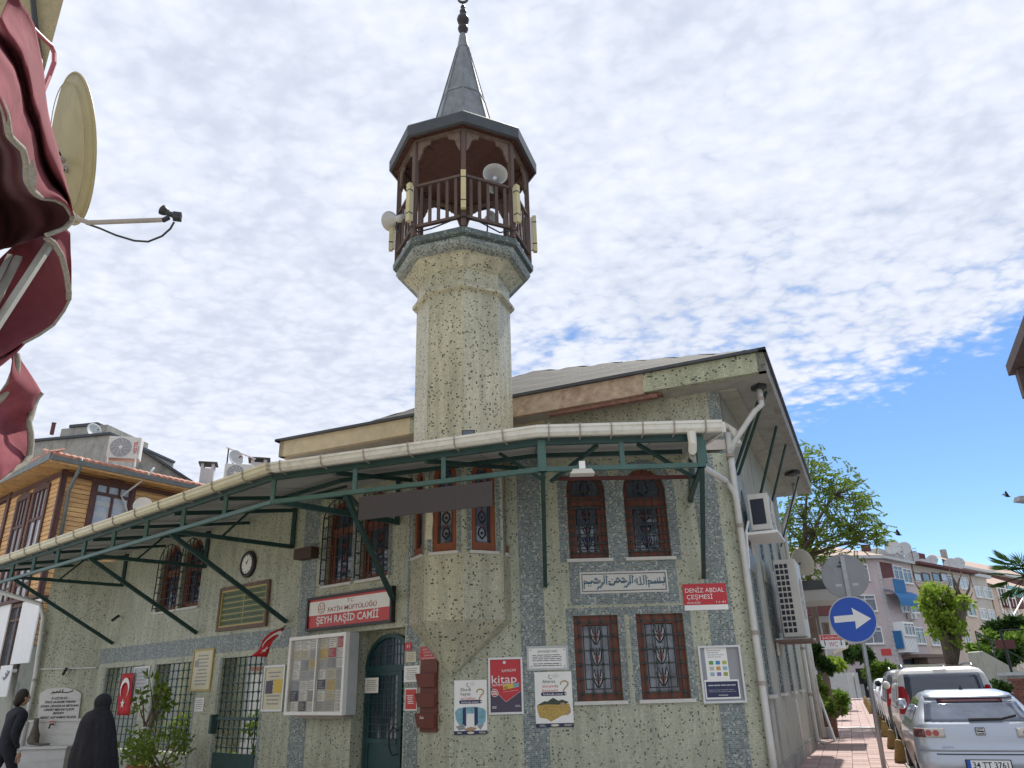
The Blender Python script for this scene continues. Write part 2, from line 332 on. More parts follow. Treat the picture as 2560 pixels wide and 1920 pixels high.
M['iron'] = pm('wrought_iron', (.05, .062, .06), .5, .25, 15, .001, metal=.3)
M['ironb'] = pm('black_iron', (.02, .022, .022), .5, .2, 12)
M['glass'] = pm('dark_window_glass', (.055, .075, .105), .06, .2, 1.5, 0, spec=.9)
M['glassp'] = pm('reflecting_glass', (.09, .11, .15), .05, .45, 3.5, 0, spec=1.0)
M['glasspale'] = pm('curtained_glass', (.42, .45, .48), .12, .22, 5, 0, spec=.7)
M['glasscurt'] = pm('curtain_behind_glass', (.15, .165, .19), .1, .95, 5, 0, spec=.8, stretch=(1, 1, .5), detail=3)
M['leadline'] = pm('lead_came', (.012, .016, .025), .5, .1)
M['stred'] = pm('stained_red', (.17, .03, .025), .2, .2, 10, spec=.7)
M['stblue'] = pm('stained_blue', (.05, .08, .28), .2, .2, 10, spec=.7)
M['stgrey'] = pm('stained_grey', (.25, .28, .33), .15, .2, 10, spec=.8)
M['white'] = pm('white_paint', (.82, .82, .80), .45, .05, 5)
M['whitet'] = pm('white_letter', (.80, .80, .78), .5, .02)
M['alu'] = pm('aluminium_frame', (.58, .59, .59), .38, .08, 7, 0, metal=.5)
M['red'] = pm('sign_red', (.52, .035, .045), .4, .05, 3)
M['red2'] = pm('board_red', (.55, .045, .04), .35, .06, 3)
M['darkred'] = pm('letter_red', (.33, .04, .035), .5, .05)
M['black'] = pm('black_print', (.02, .02, .022), .5, .1)
M['navy'] = pm('navy_print', (.03, .035, .10), .5, .1)
M['purple'] = pm('plum_print', (.075, .06, .10), .5, .1)
M['paper'] = pm('white_paper', (.84, .84, .81), .7, .05, 5)
M['cream'] = pm('cream_paper', (.66, .62, .46), .7, .06, 5)
M['yellow'] = pm('yellow_paper', (.68, .50, .10), .7, .06, 5)
M['grey'] = pm('grey_print', (.30, .31, .33), .6, .1)
M['greyl'] = pm('pale_grey_print', (.48, .50, .50), .6, .1)
M['plastic'] = pm('cream_plastic', (.58, .56, .50), .45, .06, 5)
M['darkplastic'] = pm('dark_plastic', (.03, .032, .035), .45, .1)
M['bronze'] = pm('dark_bronze', (.05, .045, .045), .4, .2, 9, 0, metal=.6)
M['concrete'] = pm('old_concrete', (.33, .32, .29), .9, .2, 3, .01, dirt=((.15, .145, .13), .7, 2.5, (1, 1, .4)))
M['asphalt'] = pm('asphalt', (.07, .07, .072), .9, .25, 30, .004, dirt=((.12, .115, .11), .5, 3, (1, 1, 1)))
def lab(mb, name, m, loc, label, cat, **k): return mb.build(name, m, None, loc=loc, label=label, cat=cat, **k)
# ================================================================== ground
mb = MB(); g = 40
mb.quad(V(-900, -900, -.02), V(900, -900, -.02), V(900, 900, -.02), V(-900, 900, -.02)); mb.build('ground', M['concrete'], None, kind='structure')
mb = MB(); mb.quad(V(-40, -30, 0), V(60, -30, 0), V(60, 140, 0), V(-40, 140, 0)); mb.build('road', M['asphalt'], None, kind='structure')
mb = MB(); mb.quad(V(-40, -30, .004), V(5.4, -30, .004), V(5.4, 11, .004), V(-40, 30, .004)); mb.build('bounce_paving', pm('pale_bounce_paving', (.40, .385, .35), .85, .15, 2, .003), None, kind='structure')  # unseen pale sheet added to bounce sunlight up onto the facade
# ================================================================== planes of the place
D = 11.9
F = Pl((0, D), (1, 0, 0), (0, -1, 0))                                  # front wall, faces the camera
A50 = math.radians(50)
L = Pl((-1.035, D), (math.sin(A50), -math.cos(A50), 0), (-math.cos(A50), -math.sin(A50), 0))   # left wing, u runs to 0 at the corner
A24 = math.radians(24)
RX = 3.50
R = Pl((RX, D), (math.sin(A24), math.cos(A24), 0), (math.cos(A24), -math.sin(A24), 0))          # side wall along the street
UL = -12.35
FO = Pl((0, L.pt(UL, 0).y), (1, 0, 0), (0, -1, 0))                     # fountain wall
ZT = 5.12
def arc_pts(u0, u1, zs, z1, n=10):
    """points of an arch springing at zs, crown z1, from u0 to u1"""
    c = (u0+u1)/2; a = (u1-u0)/2
    return [(c-a*math.cos(math.pi*i/n), zs+(z1-zs)*math.sin(math.pi*i/n)) for i in range(n+1)]
def wall(mb, pl, u0, u1, z0, z1, holes):
    """holes: (u0,u1,z0,z1,depth,arch_rise)"""
    us = sorted({u0, u1, *[h[0] for h in holes], *[h[1] for h in holes]}); zs = sorted({z0, z1, *[h[2] for h in holes], *[h[3] for h in holes]})
    for i in range(len(us)-1):
        for j in range(len(zs)-1):
            a, b, c, e = us[i], us[i+1], zs[j], zs[j+1]; cu, cz = (a+b)/2, (c+e)/2
            if any(h[0] < cu < h[1] and h[2] < cz < h[3] for h in holes): continue
            mb.wquad(pl, a, b, c, e, 0)
    for (a, b, c, e, dp, rise) in holes:
        P = pl.pt
        if rise:
            sp = e-rise; pts = arc_pts(a, b, sp, e, 12); h = len(pts)//2
            for k in range(len(pts)-1):
                cor = (a, e) if k < h else (b, e)
                mb.poly([P(*pts[k]), P(*pts[k+1]), P(*cor)])
                mb.quad(P(*pts[k]), P(*pts[k], -dp), P(*pts[k+1], -dp), P(*pts[k+1]))
            top = sp
        else:
            top = e; mb.quad(P(a, e), P(b, e), P(b, e, -dp), P(a, e, -dp))
        mb.quad(P(a, c), P(a, top), P(a, top, -dp), P(a, c, -dp)); mb.quad(P(b, top), P(b, c), P(b, c, -dp), P(b, top, -dp)); mb.quad(P(b, c), P(a, c), P(a, c, -dp), P(b, c, -dp))
mosque = thing('mosque', 'low mosque clad in pale green mosaic with blue grey bands and brown windows', 'mosque', (0.5, D+2, 0))
def upx(pl, x, y): return pl.px(x, y)[0]
def zpx(pl, x, y): return pl.px(x, y)[1]
# ---- window openings
W_low = [(upx(F, 1243, 1430), upx(F, 1341, 1430), 1.42, 2.62), (upx(F, 1380.5, 1425), upx(F, 1485, 1425), 1.42, 2.62)]
W_up = [(upx(F, 1228, 1150), upx(F, 1312, 1150), 3.47, 4.9), (upx(F, 1353, 1150), upx(F, 1446, 1150), 3.47, 4.9)]
W_dw = [(upx(L, 702, 1230), upx(L, 758, 1230), 3.43, 4.95), (upx(L, 776, 1215), upx(L, 838, 1215), 3.43, 4.95)]
W_lw = [(upx(L, 343, 1280), upx(L, 383, 1280), 3.46, 4.97), (upx(L, 391, 1275), upx(L, 431, 1275), 3.46, 4.97)]
OPEN = [(upx(L, 213, 1560), upx(L, 290, 1560), .55, zpx(L, 250, 1442)), (upx(L, 322, 1560), upx(L, 411, 1560), .55, zpx(L, 370, 1433)), (upx(L, 467, 1560), upx(L, 558, 1560), .55, zpx(L, 515, 1419))]
DO = (upx(L, 761, 1500), upx(L, 872, 1500), .0, zpx(L, 815, 1360))
mb = MB()
wall(mb, F, -1.035, RX, 0, ZT, [(a, b, c, e, .2, 0) for a, b, c, e in W_low]+[(a, b, c, e, .2, (b-a)/2*1.05) for a, b, c, e in W_up])
mb.build('front_wall', M['mos'], mosque)
mb = MB()
wall(mb, L, UL, 0, 0, ZT, [(a, b, c, e, .2, (b-a)/2*1.05) for a, b, c, e in W_dw+W_lw]+[(a, b, c, e, .32, 0) for a, b, c, e in OPEN]+[(*DO, .3, 0)])
# inner face of the wing wall, so that the openings pass right through
ih = [h for h in OPEN]
wall(mb, Pl(L.pt(0, 0, -.32), L.u, L.n), UL, -4.6, 0, ZT, [(a, b, c, e, 0.001, 0) for a, b, c, e in OPEN])
mb.build('wing_wall', M['mos'], mosque)
# side wall: tall narrow openings with dark mosaic reveals
side_w = [(.95, 1.45, 1.42, 3.35), (2.7, 3.2, 1.42, 3.35), (4.45, 4.95, 1.42, 3.35), (6.2, 6.7, 1.42, 3.35)]
side_u = [(.95, 1.45, 3.75, 4.75), (2.7, 3.2, 3.75, 4.75), (4.45, 4.95, 3.75, 4.75), (6.2, 6.7, 3.75, 4.75)]
mb = MB(); wall(mb, R, 0, 8.2, 0, 6.22, [(a, b, c, e, .25, 0) for a, b, c, e in side_w]+[(a, b, c, e, .25, .3) for a, b, c, e in side_u]); mb.build('side_wall', M['renderw'], mosque)
def window(parent, pl, u0, u1, z0, z1, arch=False, grille=True, motif='lead', pane='glassp', knots=True, frame_w=.085, nb=3, nh=7):
    """red-brown wooden window: frame > pane, lead lines, iron grille in front"""
    r = random.Random(int((u0*100+z0*10)*7) & 9999)
    f = MB(); dF, dB = -.09, -.17; w = frame_w; rise = (u1-u0)/2*1.05 if arch else 0; sp = z1-rise
    f.wbox(pl, u0, u0+w, z0, sp, dB, dF); f.wbox(pl, u1-w, u1, z0, sp, dB, dF); f.wbox(pl, u0+w, u1-w, z0, z0+w*1.15, dB, dF)
    P = pl.pt; zt = None
    if arch:
        o = arc_pts(u0, u1, sp, z1, 14); i_ = arc_pts(u0+w, u1-w, sp, z1-w, 14)
        for k in range(14):
            f.hexa([P(*o[k], dF), P(*o[k+1], dF), P(*o[k+1], dB), P(*o[k], dB), P(*i_[k], dF), P(*i_[k+1], dF), P(*i_[k+1], dB), P(*i_[k], dB)])
        zt = sp-.10; f.wbox(pl, u0+w, u1-w, zt-.15, zt, dB, dF-.004); top_in = zt-.15
        f.wbox(pl, u0+w, u0+w+.05, z0+w*1.15, top_in, dB, dF-.02); f.wbox(pl, u1-w-.05, u1-w, z0+w*1.15, top_in, dB, dF-.02)
    else:
        f.wbox(pl, u0+w, u1-w, z1-w, z1, dB, dF); top_in = z1-w
        f.wbox(pl, u0+w, u1-w, z1-w-.05, z1-w-.002, dB, dF-.02); f.wbox(pl, u0+w, u0+w+.045, z0+w*1.15, top_in-.05, dB, dF-.02); f.wbox(pl, u1-w-.045, u1-w, z0+w*1.15, top_in-.05, dB, dF-.02)
    fr = f.build('window', M['wood'], parent)
    a, b, c, e = u0+w, u1-w, z0+w, z1-w*.3
    g = MB()
    if arch:
        g.wquad(pl, a, b, c, sp, -.145); pts = arc_pts(a-.01, b+.01, sp, z1-w+.01, 12); g.poly([P(*q, -.145) for q in reversed(pts)])
    else: g.wquad(pl, a, b, c, z1-w+.01, -.145)
    g.build('pane', M[pane], fr)
    # lead lines and coloured petals
    cu = (u0+u1)/2; ia, ib = u0+w+.06, u1-w-.06; ic, ie = z0+w+.07, top_in-.05
    ln = MB(); pr = MB(); pb = MB(); dm = -.14; wd = ib-ia; ht = ie-ic; cz = (ic+ie)/2
    for (x0, x1, y0, y1) in ((ia, ib, ic, ic+.012), (ia, ib, ie-.012, ie), (ia, ia+.012, ic, ie), (ib-.012, ib, ic, ie)): ln.wbox(pl, x0, x1, y0, y1, dm, dm+.006)
    ns = 3 if not arch else 3
    for k in range(ns):
        zc_ = ic+ht*(k+.5)/ns; hh = ht/ns*.42
        for sg in (-1, 1):
            pts = [(cu+sg*wd*.03, zc_-hh), (cu+sg*wd*.15, zc_-hh*.35), (cu+sg*wd*.20, zc_+hh*.45), (cu+sg*wd*.13, zc_+hh), (cu+sg*wd*.09, zc_+hh*.2)]
            ln.tube([P(x, z, dm+.004) for x, z in pts], .0075, 4)
            (pr if (k == ns-1 and arch) else pb).poly([P(x, z, dm+.002) for x, z in (pts if sg > 0 else reversed(pts))]) if (k != 1 or not arch) else None
        pr.poly([P(cu-wd*.10, zc_-hh*.2, dm+.003), P(cu, zc_-hh*.8, dm+.003), P(cu+wd*.10, zc_-hh*.2, dm+.003), P(cu, zc_+hh*.8, dm+.003)])
        ln.tube([P(cu, zc_-hh, dm+.005), P(cu, zc_+hh, dm+.005)], .006, 4)
    if arch and zt:
        for sg in (-1, 1): ln.tube([P(cu, zt+.03, dm+.004), P(cu+sg*wd*.22, zt+.10, dm+.004), P(cu+sg*wd*.12, z1-w-.06, dm+.004), P(cu, z1-w-.12, dm+.004)], .009, 4)
    ln.build('lead_line', M['leadline'], fr); pr.build('stained_petal', M['stred'], fr)
    if pb.v: pb.build('stained_petal', M['greyl' if not arch else 'stblue'], fr)
    if grille:
        gm = MB(); d = -.035; zz1 = z1-.02
        for k in range(nb):
            x = u0+(u1-u0)*(k+.5)/nb+(0 if nb != 3 else 0)
            zt_ = (sp+rise*math.sqrt(max(0, 1-((x-cu)/((u1-u0)/2))**2))-.01) if arch else z1
            gm.bar(P(x, z0+.01, d), P(x, zt_, d), .018, .018, up=pl.n)
        for k in range(nh):
            z = z0+.10+(z1-z0-.2-(rise*.35))*k/(nh-1); gm.bar(P(u0, z, d+.006), P(u1, z, d+.006), .018, .018)
            if knots:
                for j in range(nb): gm.ball(P(u0+(u1-u0)*(j+.5)/nb, z, d+.003), .026, 6, 4)
        gm.build('grille', M['iron'], fr)
    s_ = MB(); s_.wbox(pl, u0-.05, u1+.06, z0-.05, z0-.002, -.18, .045); s_.build('sill', M['sill'], fr)
    return fr
for (a, b, c, e) in W_low: window(mosque, F, a, b, c, e, False, nb=4, nh=6, pane='glasscurt')
for (a, b, c, e) in W_up: window(mosque, F, a, b, c, e, True, nb=5, nh=9, pane='glassp')
def barred_window(pl, u0, u1, z0, z1):
    """wing window: dark frame behind a projecting black iron cage"""
    fr = window(mosque, pl, u0, u1, z0, z1, True, grille=False, pane='glass')
    g = MB(); d = .10; rise = (u1-u0)/2; sp = z1-rise; cu = (u0+u1)/2; P = pl.pt
    pts = [(u0, z0+.02)]+arc_pts(u0, u1, sp, z1, 10)+[(u1, z0+.02)]
    g.tube([P(*q, d) for q in pts], .014, 5)
    for k in range(1, 5):
        x = u0+(u1-u0)*k/5; g.bar(P(x, z0, d), P(x, sp+rise*math.sqrt(1-((x-cu)/rise)**2), d), .014, .014, up=pl.n)
    for k in range(7):
        z = z0+.08+(sp-z0)*k/6.0; g.bar(P(u0, z, d+.01), P(u1, z, d+.01), .014); 
        if k % 2 == 0: g.bar(P(u0, z, d), P(u0, z, -.02), .014); g.bar(P(u1, z, d), P(u1, z, -.02), .014)
    g.build('iron_cage', M['ironb'], fr)
for (a, b, c, e) in W_dw+W_lw: barred_window(L, a, b, c, e)
for (a, b, c, e) in side_w+side_u:
    w = MB(); w.wquad(R, a, b, c, e, -.22); w.build('window', M['glass'], mosque)
    s_ = MB()
    if c < 2: s_.wbox(R, a-.06, b+.06, c-.05, c-.002, -.2, .07); s_.build('sill', M['sill'], mosque)
# ---- bands of darker mosaic, 4 mm proud
def band(pl, u0, u1, z0, z1, d=.004, m='mosd', holes=()):
    mb = MB(); q = Pl(pl.pt(0, 0, d), pl.u, pl.n)
    us = sorted({u0, u1, *[min(max(h[0], u0), u1) for h in holes], *[min(max(h[1], u0), u1) for h in holes]}); zs = sorted({z0, z1, *[min(max(h[2], z0), z1) for h in holes], *[min(max(h[3], z0), z1) for h in holes]})
    for i in range(len(us)-1):
        for j in range(len(zs)-1):
            cu, cz = (us[i]+us[i+1])/2, (zs[j]+zs[j+1])/2
            if us[i+1]-us[i] < 1e-6 or zs[j+1]-zs[j] < 1e-6 or any(h[0] < cu < h[1] and h[2] < cz < h[3] for h in holes): continue
            mb.wquad(q, us[i], us[i+1], zs[j], zs[j+1], 0)
    return mb.build('mosaic_band', M[m], mosque)
ua = upx(F, 1123, 1290); ub = upx(F, 1175, 1290); band(F, ua, ub, .02, ZT-.02)
uc = upx(F, 1535, 1372); ud = upx(F, 1588, 1372); band(F, uc, ud, .02, ZT-.02)
(a0, b0, c0, e0), (a1, b1, c1, e1) = W_low
band(F, a0-.11, a0, c0-.04, e0+.0); band(F, b0, b0+.10, c0-.04, e0); band(F, a1-.10, a1, c1-.04, e1); band(F, b1, b1+.11, c1-.04, e1)
band(F, a0-.11, b1+.11, e0, e0+.11)
zA = zpx(F, 1350, 1305); band(F, upx(F, 1231, 1260), upx(F, 1464, 1260), zA, W_up[0][2]-.055)
for (a, b, c, e) in W_up:
    w = .15; rise = (b-a)/2*1.05; sp = e-rise
    band(F, a-w, a, c-.05, sp); band(F, b, b+w, c-.05, sp)
    mb = MB(); o = arc_pts(a-w, b+w, sp, e+w, 14); i_ = arc_pts(a, b, sp, e, 14)
    for k in range(14): mb.quad(F.pt(*i_[k], .004), F.pt(*i_[k+1], .004), F.pt(*o[k+1], .004), F.pt(*o[k], .004))
    mb.build('mosaic_band', M['mosd'], mosque)
band(L, upx(L, 658, 1150), upx(L, 690, 1150), .02, ZT-.02, holes=[(W_dw[0][0]-.3, 9, 0, 0)])
band(L, upx(L, 876, 1450), upx(L, 905, 1450), .02, ZT-.02)
bz0, bz1 = zpx(L, 430, 1415), zpx(L, 430, 1378)
band(L, UL+.02, upx(L, 628, 1370), bz0, bz1)
for k, (a, b, c, e) in enumerate(OPEN):
    band(L, a-.10, a, .02, e+.02, .005); band(L, b, b+.09, .02, e+.02, .005)
for (a, b, c, e) in W_dw: band(L, a-.12, a-.015, c, e-.42); band(L, b+.015, b+.10, c, e-.42)
band(R, .02, .26, .02, 6.2); band(R, .75, .94, .35, 5.0, m='mosg'); band(R, 1.46, 1.7, .35, 5.0, m='mosd'); band(R, .94, 1.46, 3.36, 3.74, m='mosg')
for k in range(1, 4):
    a = side_w[k][0]; band(R, a-.22, a, 1.4, 4.9, m='mosg'); band(R, a+.5, a+.7, 1.4, 4.9, m='mosd')
for (a, b, c, e) in side_w+side_u:       # reveals
    mb = MB(); P = R.pt; mb.quad(P(b-.004, c, 0), P(b-.004, c, -.22), P(b-.004, e-.32 if c > 3.5 else e, -.22), P(b-.004, e-.32 if c > 3.5 else e, 0)); mb.build('mosaic_band', M['mosd'], mosque)
pl_ = MB(); pl_.wbox(R, -.05, 8.2, 0, .42, .0, .05); pl_.build('plinth', M['concrete'], mosque)
# ---- bismillah panel: white tessera field, borders and letter tiles
panel = thing('mosaic_panel', 'white mosaic panel with blue tile Arabic lettering above the lower front windows', 'mosaic panel', F.at(1350, 1260, .0))
def zp(x, y):            # a point of the enlarged detail -> plane coordinates
    return F.px((1430+x*270/2212)/S, (1410+y*270/2212)/S)
pu0, pz1 = zp(150, 170); pu1, pz0 = zp(1985, 590)
pz0 = zp(1060, 590)[1]; pz1 = zp(1060, 150)[1]
mb = MB(); mb.wbox(F, pu0, pu1, pz0, pz1, .004, .012); mb.build('field', pm('white_tessera_field', (.60, .60, .56), .4, .07, 40), panel)
mb = MB(); TS = .0155
def tile(u, z, s=TS*.86, d0=.012, d1=.017): mb.wbox(F, u-s/2, u+s/2, z-s/2, z+s/2, d0, d1)
q = 2.2*TS
nu = int((pu1-pu0-2*q)/TS/1.25); nz_ = int((pz1-pz0-2*q)/TS/1.25)
for k in range(nu+1):
    u = pu0+q+(pu1-pu0-2*q)*k/nu; tile(u, pz0+q); tile(u, pz1-q)
for k in range(1, nz_):
    z = pz0+q+(pz1-pz0-2*q)*k/nz_; tile(pu0+q, z); tile(pu1-q, z)
mb.build('border_tile', M['black'], panel)
STK = [(250,355,250,505),(250,355,290,355),(290,380,390,380),(250,402,390,402),(400,355,425,355),(400,380,440,380),(440,375,570,375),(570,345,570,375),(450,400,530,400),(530,345,570,345),(470,300,500,300),(470,322,520,325),(340,450,340,450),(385,450,385,450),(652,245,660,390),(610,390,660,390),(610,415,640,415),(590,440,620,440),(545,468,600,468),(545,490,580,490),(525,495,525,520),(695,245,710,415),(720,268,720,268),(755,365,775,365),(755,365,755,410),(780,365,780,410),(760,412,870,410),(775,435,855,435),(818,315,818,315),(870,360,870,400),(870,360,1125,360),(870,382,945,382),(1010,382,1080,382),(905,305,960,305),(932,285,932,285),(910,335,910,335),(960,330,985,335),(1025,290,1050,290),(1025,308,1070,310),(1060,335,1100,335),(1182,235,1190,400),(1160,382,1200,382),(1150,405,1190,405),(1130,430,1160,430),(1080,458,1130,458),(1065,480,1110,480),(1226,235,1240,385),(1248,262,1248,262),(1325,300,1335,400),(1290,330,1310,330),(1285,352,1285,352),(1310,376,1310,376),(1390,270,1410,400),(1458,240,1475,395),(1355,425,1460,415),(1504,240,1525,420),(1535,278,1535,278),(1562,345,1578,470),(1562,345,1610,345),(1610,372,1890,362),(1590,397,1880,385),(1700,345,1700,345),(1745,312,1750,345),(1790,280,1800,345),(1880,280,1890,350),(1875,430,1875,430)]
mb = MB()
for x0, y0, x1, y1 in STK:
    n = max(1, int(math.hypot(x1-x0, y1-y0)/23)+1)
    for k in range(n):
        t = k/max(1, n-1); u, z = zp(x0+(x1-x0)*t, y0+(y1-y0)*t); tile(u, z, .0165)
mb.build('letter_tile', pm('blue_letter_tile', (.05, .12, .17), .3, .2, 60), panel)
# ---- fountain wall, left end
mb = MB(); fx1 = L.pt(UL, 0).x; fx0 = FO.px(84, 1400)[0]
mb.wquad(FO, fx0, fx1, 0, 4.95, 0); mb.build('fountain_wall', M['mos'], mosque)
mb = MB(); mb.quad(FO.pt(fx0, 0), FO.pt(fx0, 4.95), FO.pt(fx0, 4.95, -2), FO.pt(fx0, 0, -2)); mb.build('end_wall', M['renderw'], mosque)
mb = MB(); mb.wbox(FO, fx0+.05, fx1-.02, zpx(FO, 130, 1446), zpx(FO, 130, 1443), 0, .05); mb.build('conduit', M['pipe'], mosque)
# ---- hall above: walls, flat soffit, fascia, low hip roof
ZS = 6.23
H = Pl((RX, D), (math.cos(A24), -math.sin(A24), 0), (-math.sin(A24), -math.cos(A24), 0))     # hall front, u negative to the left
mb = MB(); mb.wquad(H, -8.1, -3.2, 4.6, ZS, 0); mb.build('hall_wall', M['render'], mosque)
mb = MB(); mb.wquad(H, -3.2, 0, 4.6, ZS, 0); mb.build('hall_wall', M['mos'], mosque)
band(H, -.2, -.01, 5.0, ZS-.01)
EF, ER = .52, .85       # overhangs
def hp(u, v, z):        # hall axes: u along the front (negative left), v along the street
    o = Vector((RX, D, z)); return o+H.u*u+R.u*v
u0h, u1h, v0h, v1h = -9.0, ER, -EF, 9.0
mb = MB(); mb.quad(hp(u0h, v0h, ZS), hp(u0h, v1h, ZS), hp(u1h, v1h, ZS), hp(u1h, v0h, ZS)); mb.build('eave_soffit', pm('stained_soffit_plaster', (.36, .355, .32), .85, .14, 4, .004, dirt=((.20, .19, .16), .55, 3, (1, 1, 1))), mosque)
ZF = 6.56
def fasc(a, b, z0, z1, m, name='fascia', push=0.0):
    mb = MB(); n = (b-a).normalized().cross(V(0, 0, 1)); p, q = a+n*push, b+n*push
    mb.hexa([V(p.x, p.y, z0), V(q.x, q.y, z0), V(q.x, q.y, z0)-n*.12, V(p.x, p.y, z0)-n*.12, V(p.x, p.y, z1), V(q.x, q.y, z1), V(q.x, q.y, z1)-n*.12, V(p.x, p.y, z1)-n*.12]); return mb.build(name, m, mosque)
fasc(hp(-1.15, v0h, 0), hp(u1h, v0h, 0), ZS-.002, ZF, M['moscream']); fasc(hp(-4.6, v0h, 0), hp(-1.15, v0h, 0), ZS-.03, ZF, M['peel']); fasc(hp(-5.8, v0h, 0), hp(-4.6, v0h, 0), ZS-.002, ZF, M['moscream'])
fasc(hp(u0h, v0h, 0), hp(-5.8, v0h, 0), ZS-.002, ZF, M['render']); fasc(hp(u1h, v0h, 0), hp(u1h, v1h, 0), ZS-.002, ZF, M['concrete']); fasc(hp(u0h, v1h, 0), hp(u0h, v0h, 0), ZS-.002, ZF, M['render'])
fasc(hp(-2.95, v0h+.06, 0), hp(-.95, v0h+.06, 0), ZS-.10, ZS-.035, M['burn'], 'damaged_edge')
mb = MB(); mb.hexa([hp(-2.6, v0h+.1, ZS-.06), hp(-.9, v0h+.1, ZS-.06), hp(-.9, -.16, ZS-.02), hp(-2.6, -.16, ZS-.02), hp(-2.6, v0h+.1, ZS-.003), hp(-.9, v0h+.1, ZS-.003), hp(-.9, -.16, ZS-.003), hp(-2.6, -.16, ZS-.003)]); mb.build('exposed_render', M['burn'], mosque)
for (a, b) in ((hp(u0h-.08, v0h-.07, 0), hp(u1h+.05, v0h-.07, 0)), (hp(u1h+.05, v0h-.07, 0), hp(u1h+.05, v1h, 0)), (hp(u0h-.08, v1h, 0), hp(u0h-.08, v0h-.07, 0))): fasc(a, b, ZF, ZF+.05, M['eavegrey'], 'roof_edge_sheet')
rg = [hp(-7.0, v0h, ZF+.04), hp(u1h, v0h, ZF+.04), hp(u1h, v1h, ZF+.04), hp(-7.0, v1h, ZF+.04), hp(-5.3, 4.5, 9.3), hp(-3.0, 5.0, 9.3)]
mb = MB()
def ripple(a, b, c, e, nx=34, ny=12, amp=.018):
    rows = []
    for i in range(ny+1):
        t = i/ny; p = a.lerp(e, t); q_ = b.lerp(c, t); rows.append([p.lerp(q_, j/nx)+V(0, 0, amp*math.sin(i*2.1+1.7*math.sin(j*.5))*(0 if i == 0 else 1)) for j in range(nx+1)])
    mb.grid(rows)
mb.quad(hp(u0h, v0h, ZF+.035), hp(-7.0, v0h, ZF+.035), hp(-7.0, v1h, ZF+.035), hp(u0h, v1h, ZF+.035)); ripple(rg[0], rg[1], rg[5], rg[4]); ripple(rg[1], rg[2], rg[5], rg[5]); ripple(rg[3], rg[0], rg[4], rg[5]); mb.build('hip_roof', M['roofgrey'], mosque)
# struts and pipes under the side eave
def strut(p, q): mb = MB(); mb.bar(p, q, .045, .03); return mb.build('eave_strut', M['green'], mosque)
for v in (.55, .9): strut(R.pt(v, 4.95, .02), hp(ER-.12, v-.45, ZS-.01))
strut(R.pt(2.9, 4.7, .02), hp(ER-.18, 2.5, ZS-.01)); strut(R.pt(4.2, 4.6, .02), hp(ER-.15, 3.9, ZS-.01)); strut(R.pt(7.0, 4.6, .02), hp(ER-.15, 6.9, ZS-.01))
mb = MB(); mb.box(hp(ER-.2, .1, ZS-.04), (.16, .2, .08), A24); mb.build('rain_outlet', M['darkplastic'], mosque)
mb = MB(); mb.box(hp(ER-.25, 6.3, ZS-.06), (.22, .3, .06), A24); mb.build('eave_lamp', M['darkplastic'], mosque)
# deeper grey panel under the side eave next to the wall
mb = MB(); mb.hexa([R.pt(.05, ZS-.02, .004), R.pt(8.1, ZS-.02, .004), R.pt(8.1, ZS-.02, .30), R.pt(.05, ZS-.02, .30), R.pt(.05, ZS-.001, .004), R.pt(8.1, ZS-.001, .004), R.pt(8.1, ZS-.001, .30), R.pt(.05, ZS-.001, .30)]); mb.build('soffit_board', M['renderw'], mosque)
# low roof of the front wing behind the canopy, and the long gutter on top of it
mb = MB(); mb.quad(F.pt(-1.0, ZT+.06, 0), F.pt(RX, ZT+.06, 0), H.pt(0, 5.35, .0), H.pt(-4.7, 5.35, .0)); mb.poly([L.pt(0, ZT+.06), H.pt(-4.7, 5.35), H.pt(-8.1, 5.35), L.pt(-7.0, ZT+.06)]); mb.build('wing_roof', M['tilew'], mosque)
mb = MB(); g0 = F.px(1215, 927, -.1); g1 = F.px(1572, 915, -.1)
mb.tube([F.pt(g0[0], g0[1]-.03, -.1), F.pt(g1[0]-.02, g1[1]-.05, -.1), F.pt(g1[0]+.06, g1[1]-.15, -.05), F.pt(g1[0]+.08, g1[1]-.42, .03)], .062, 10); mb.build('gutter', M['gutter'], mosque)
mb = MB()
for t in (.25, .5, .68, .86):
    u = g0[0]+(g1[0]-g0[0])*t; mb.wbox(F, u-.012, u+.012, g0[1]-.12, g0[1]+.04, -.17, -.03)
mb.build('gutter_clip', M['gclip'], mosque)
# ---- drain pipes
def pipe(pts, r=.05, name='drain_pipe', m='pipe', joints=()):
    mb = MB(); mb.tube(pts, r, 10); o = mb.build(name, M[m], mosque, smooth=True)
    if joints:
        for (p, dr) in joints: mb = MB(); mb.lathe(p-Vector(dr).normalized()*.03, [(r*1.22, 0), (r*1.22, .06)], 10, 0, dr); mb.build('pipe_clamp', M['gclip'], o)
    return o
FC = lambda x, y, d=.07: F.at(x, y, d)
k0 = F.pt(RX-.0, 0, .07)
cp = [V(RX+.02, D-.09, z) for z in (5.45, 4.55, 4.42, 3.9, 3.0, 2.3, 1.5, .8, .2)]
pipe([V(RX+.06, D-.02, 5.45)]+cp[1:], .052, joints=[(cp[3], (0, 0, 1)), (cp[5], (0, 0, 1)), (cp[6]+V(0, 0, .1), (0, 0, 1)), (cp[1]-V(0, 0, -.5), (0, 0, 1))])
pipe([FC(1497, 957, 2.2), FC(1494, 985, 2.05), FC(1520, 1010, 1.9), V(RX-.12, D-.14, 4.62), V(RX+.0, D-.1, 4.42), V(RX+.02, D-.09, 4.2)], .045, joints=[(V(RX-.12, D-.14, 4.62), (1, 0, -.5))])
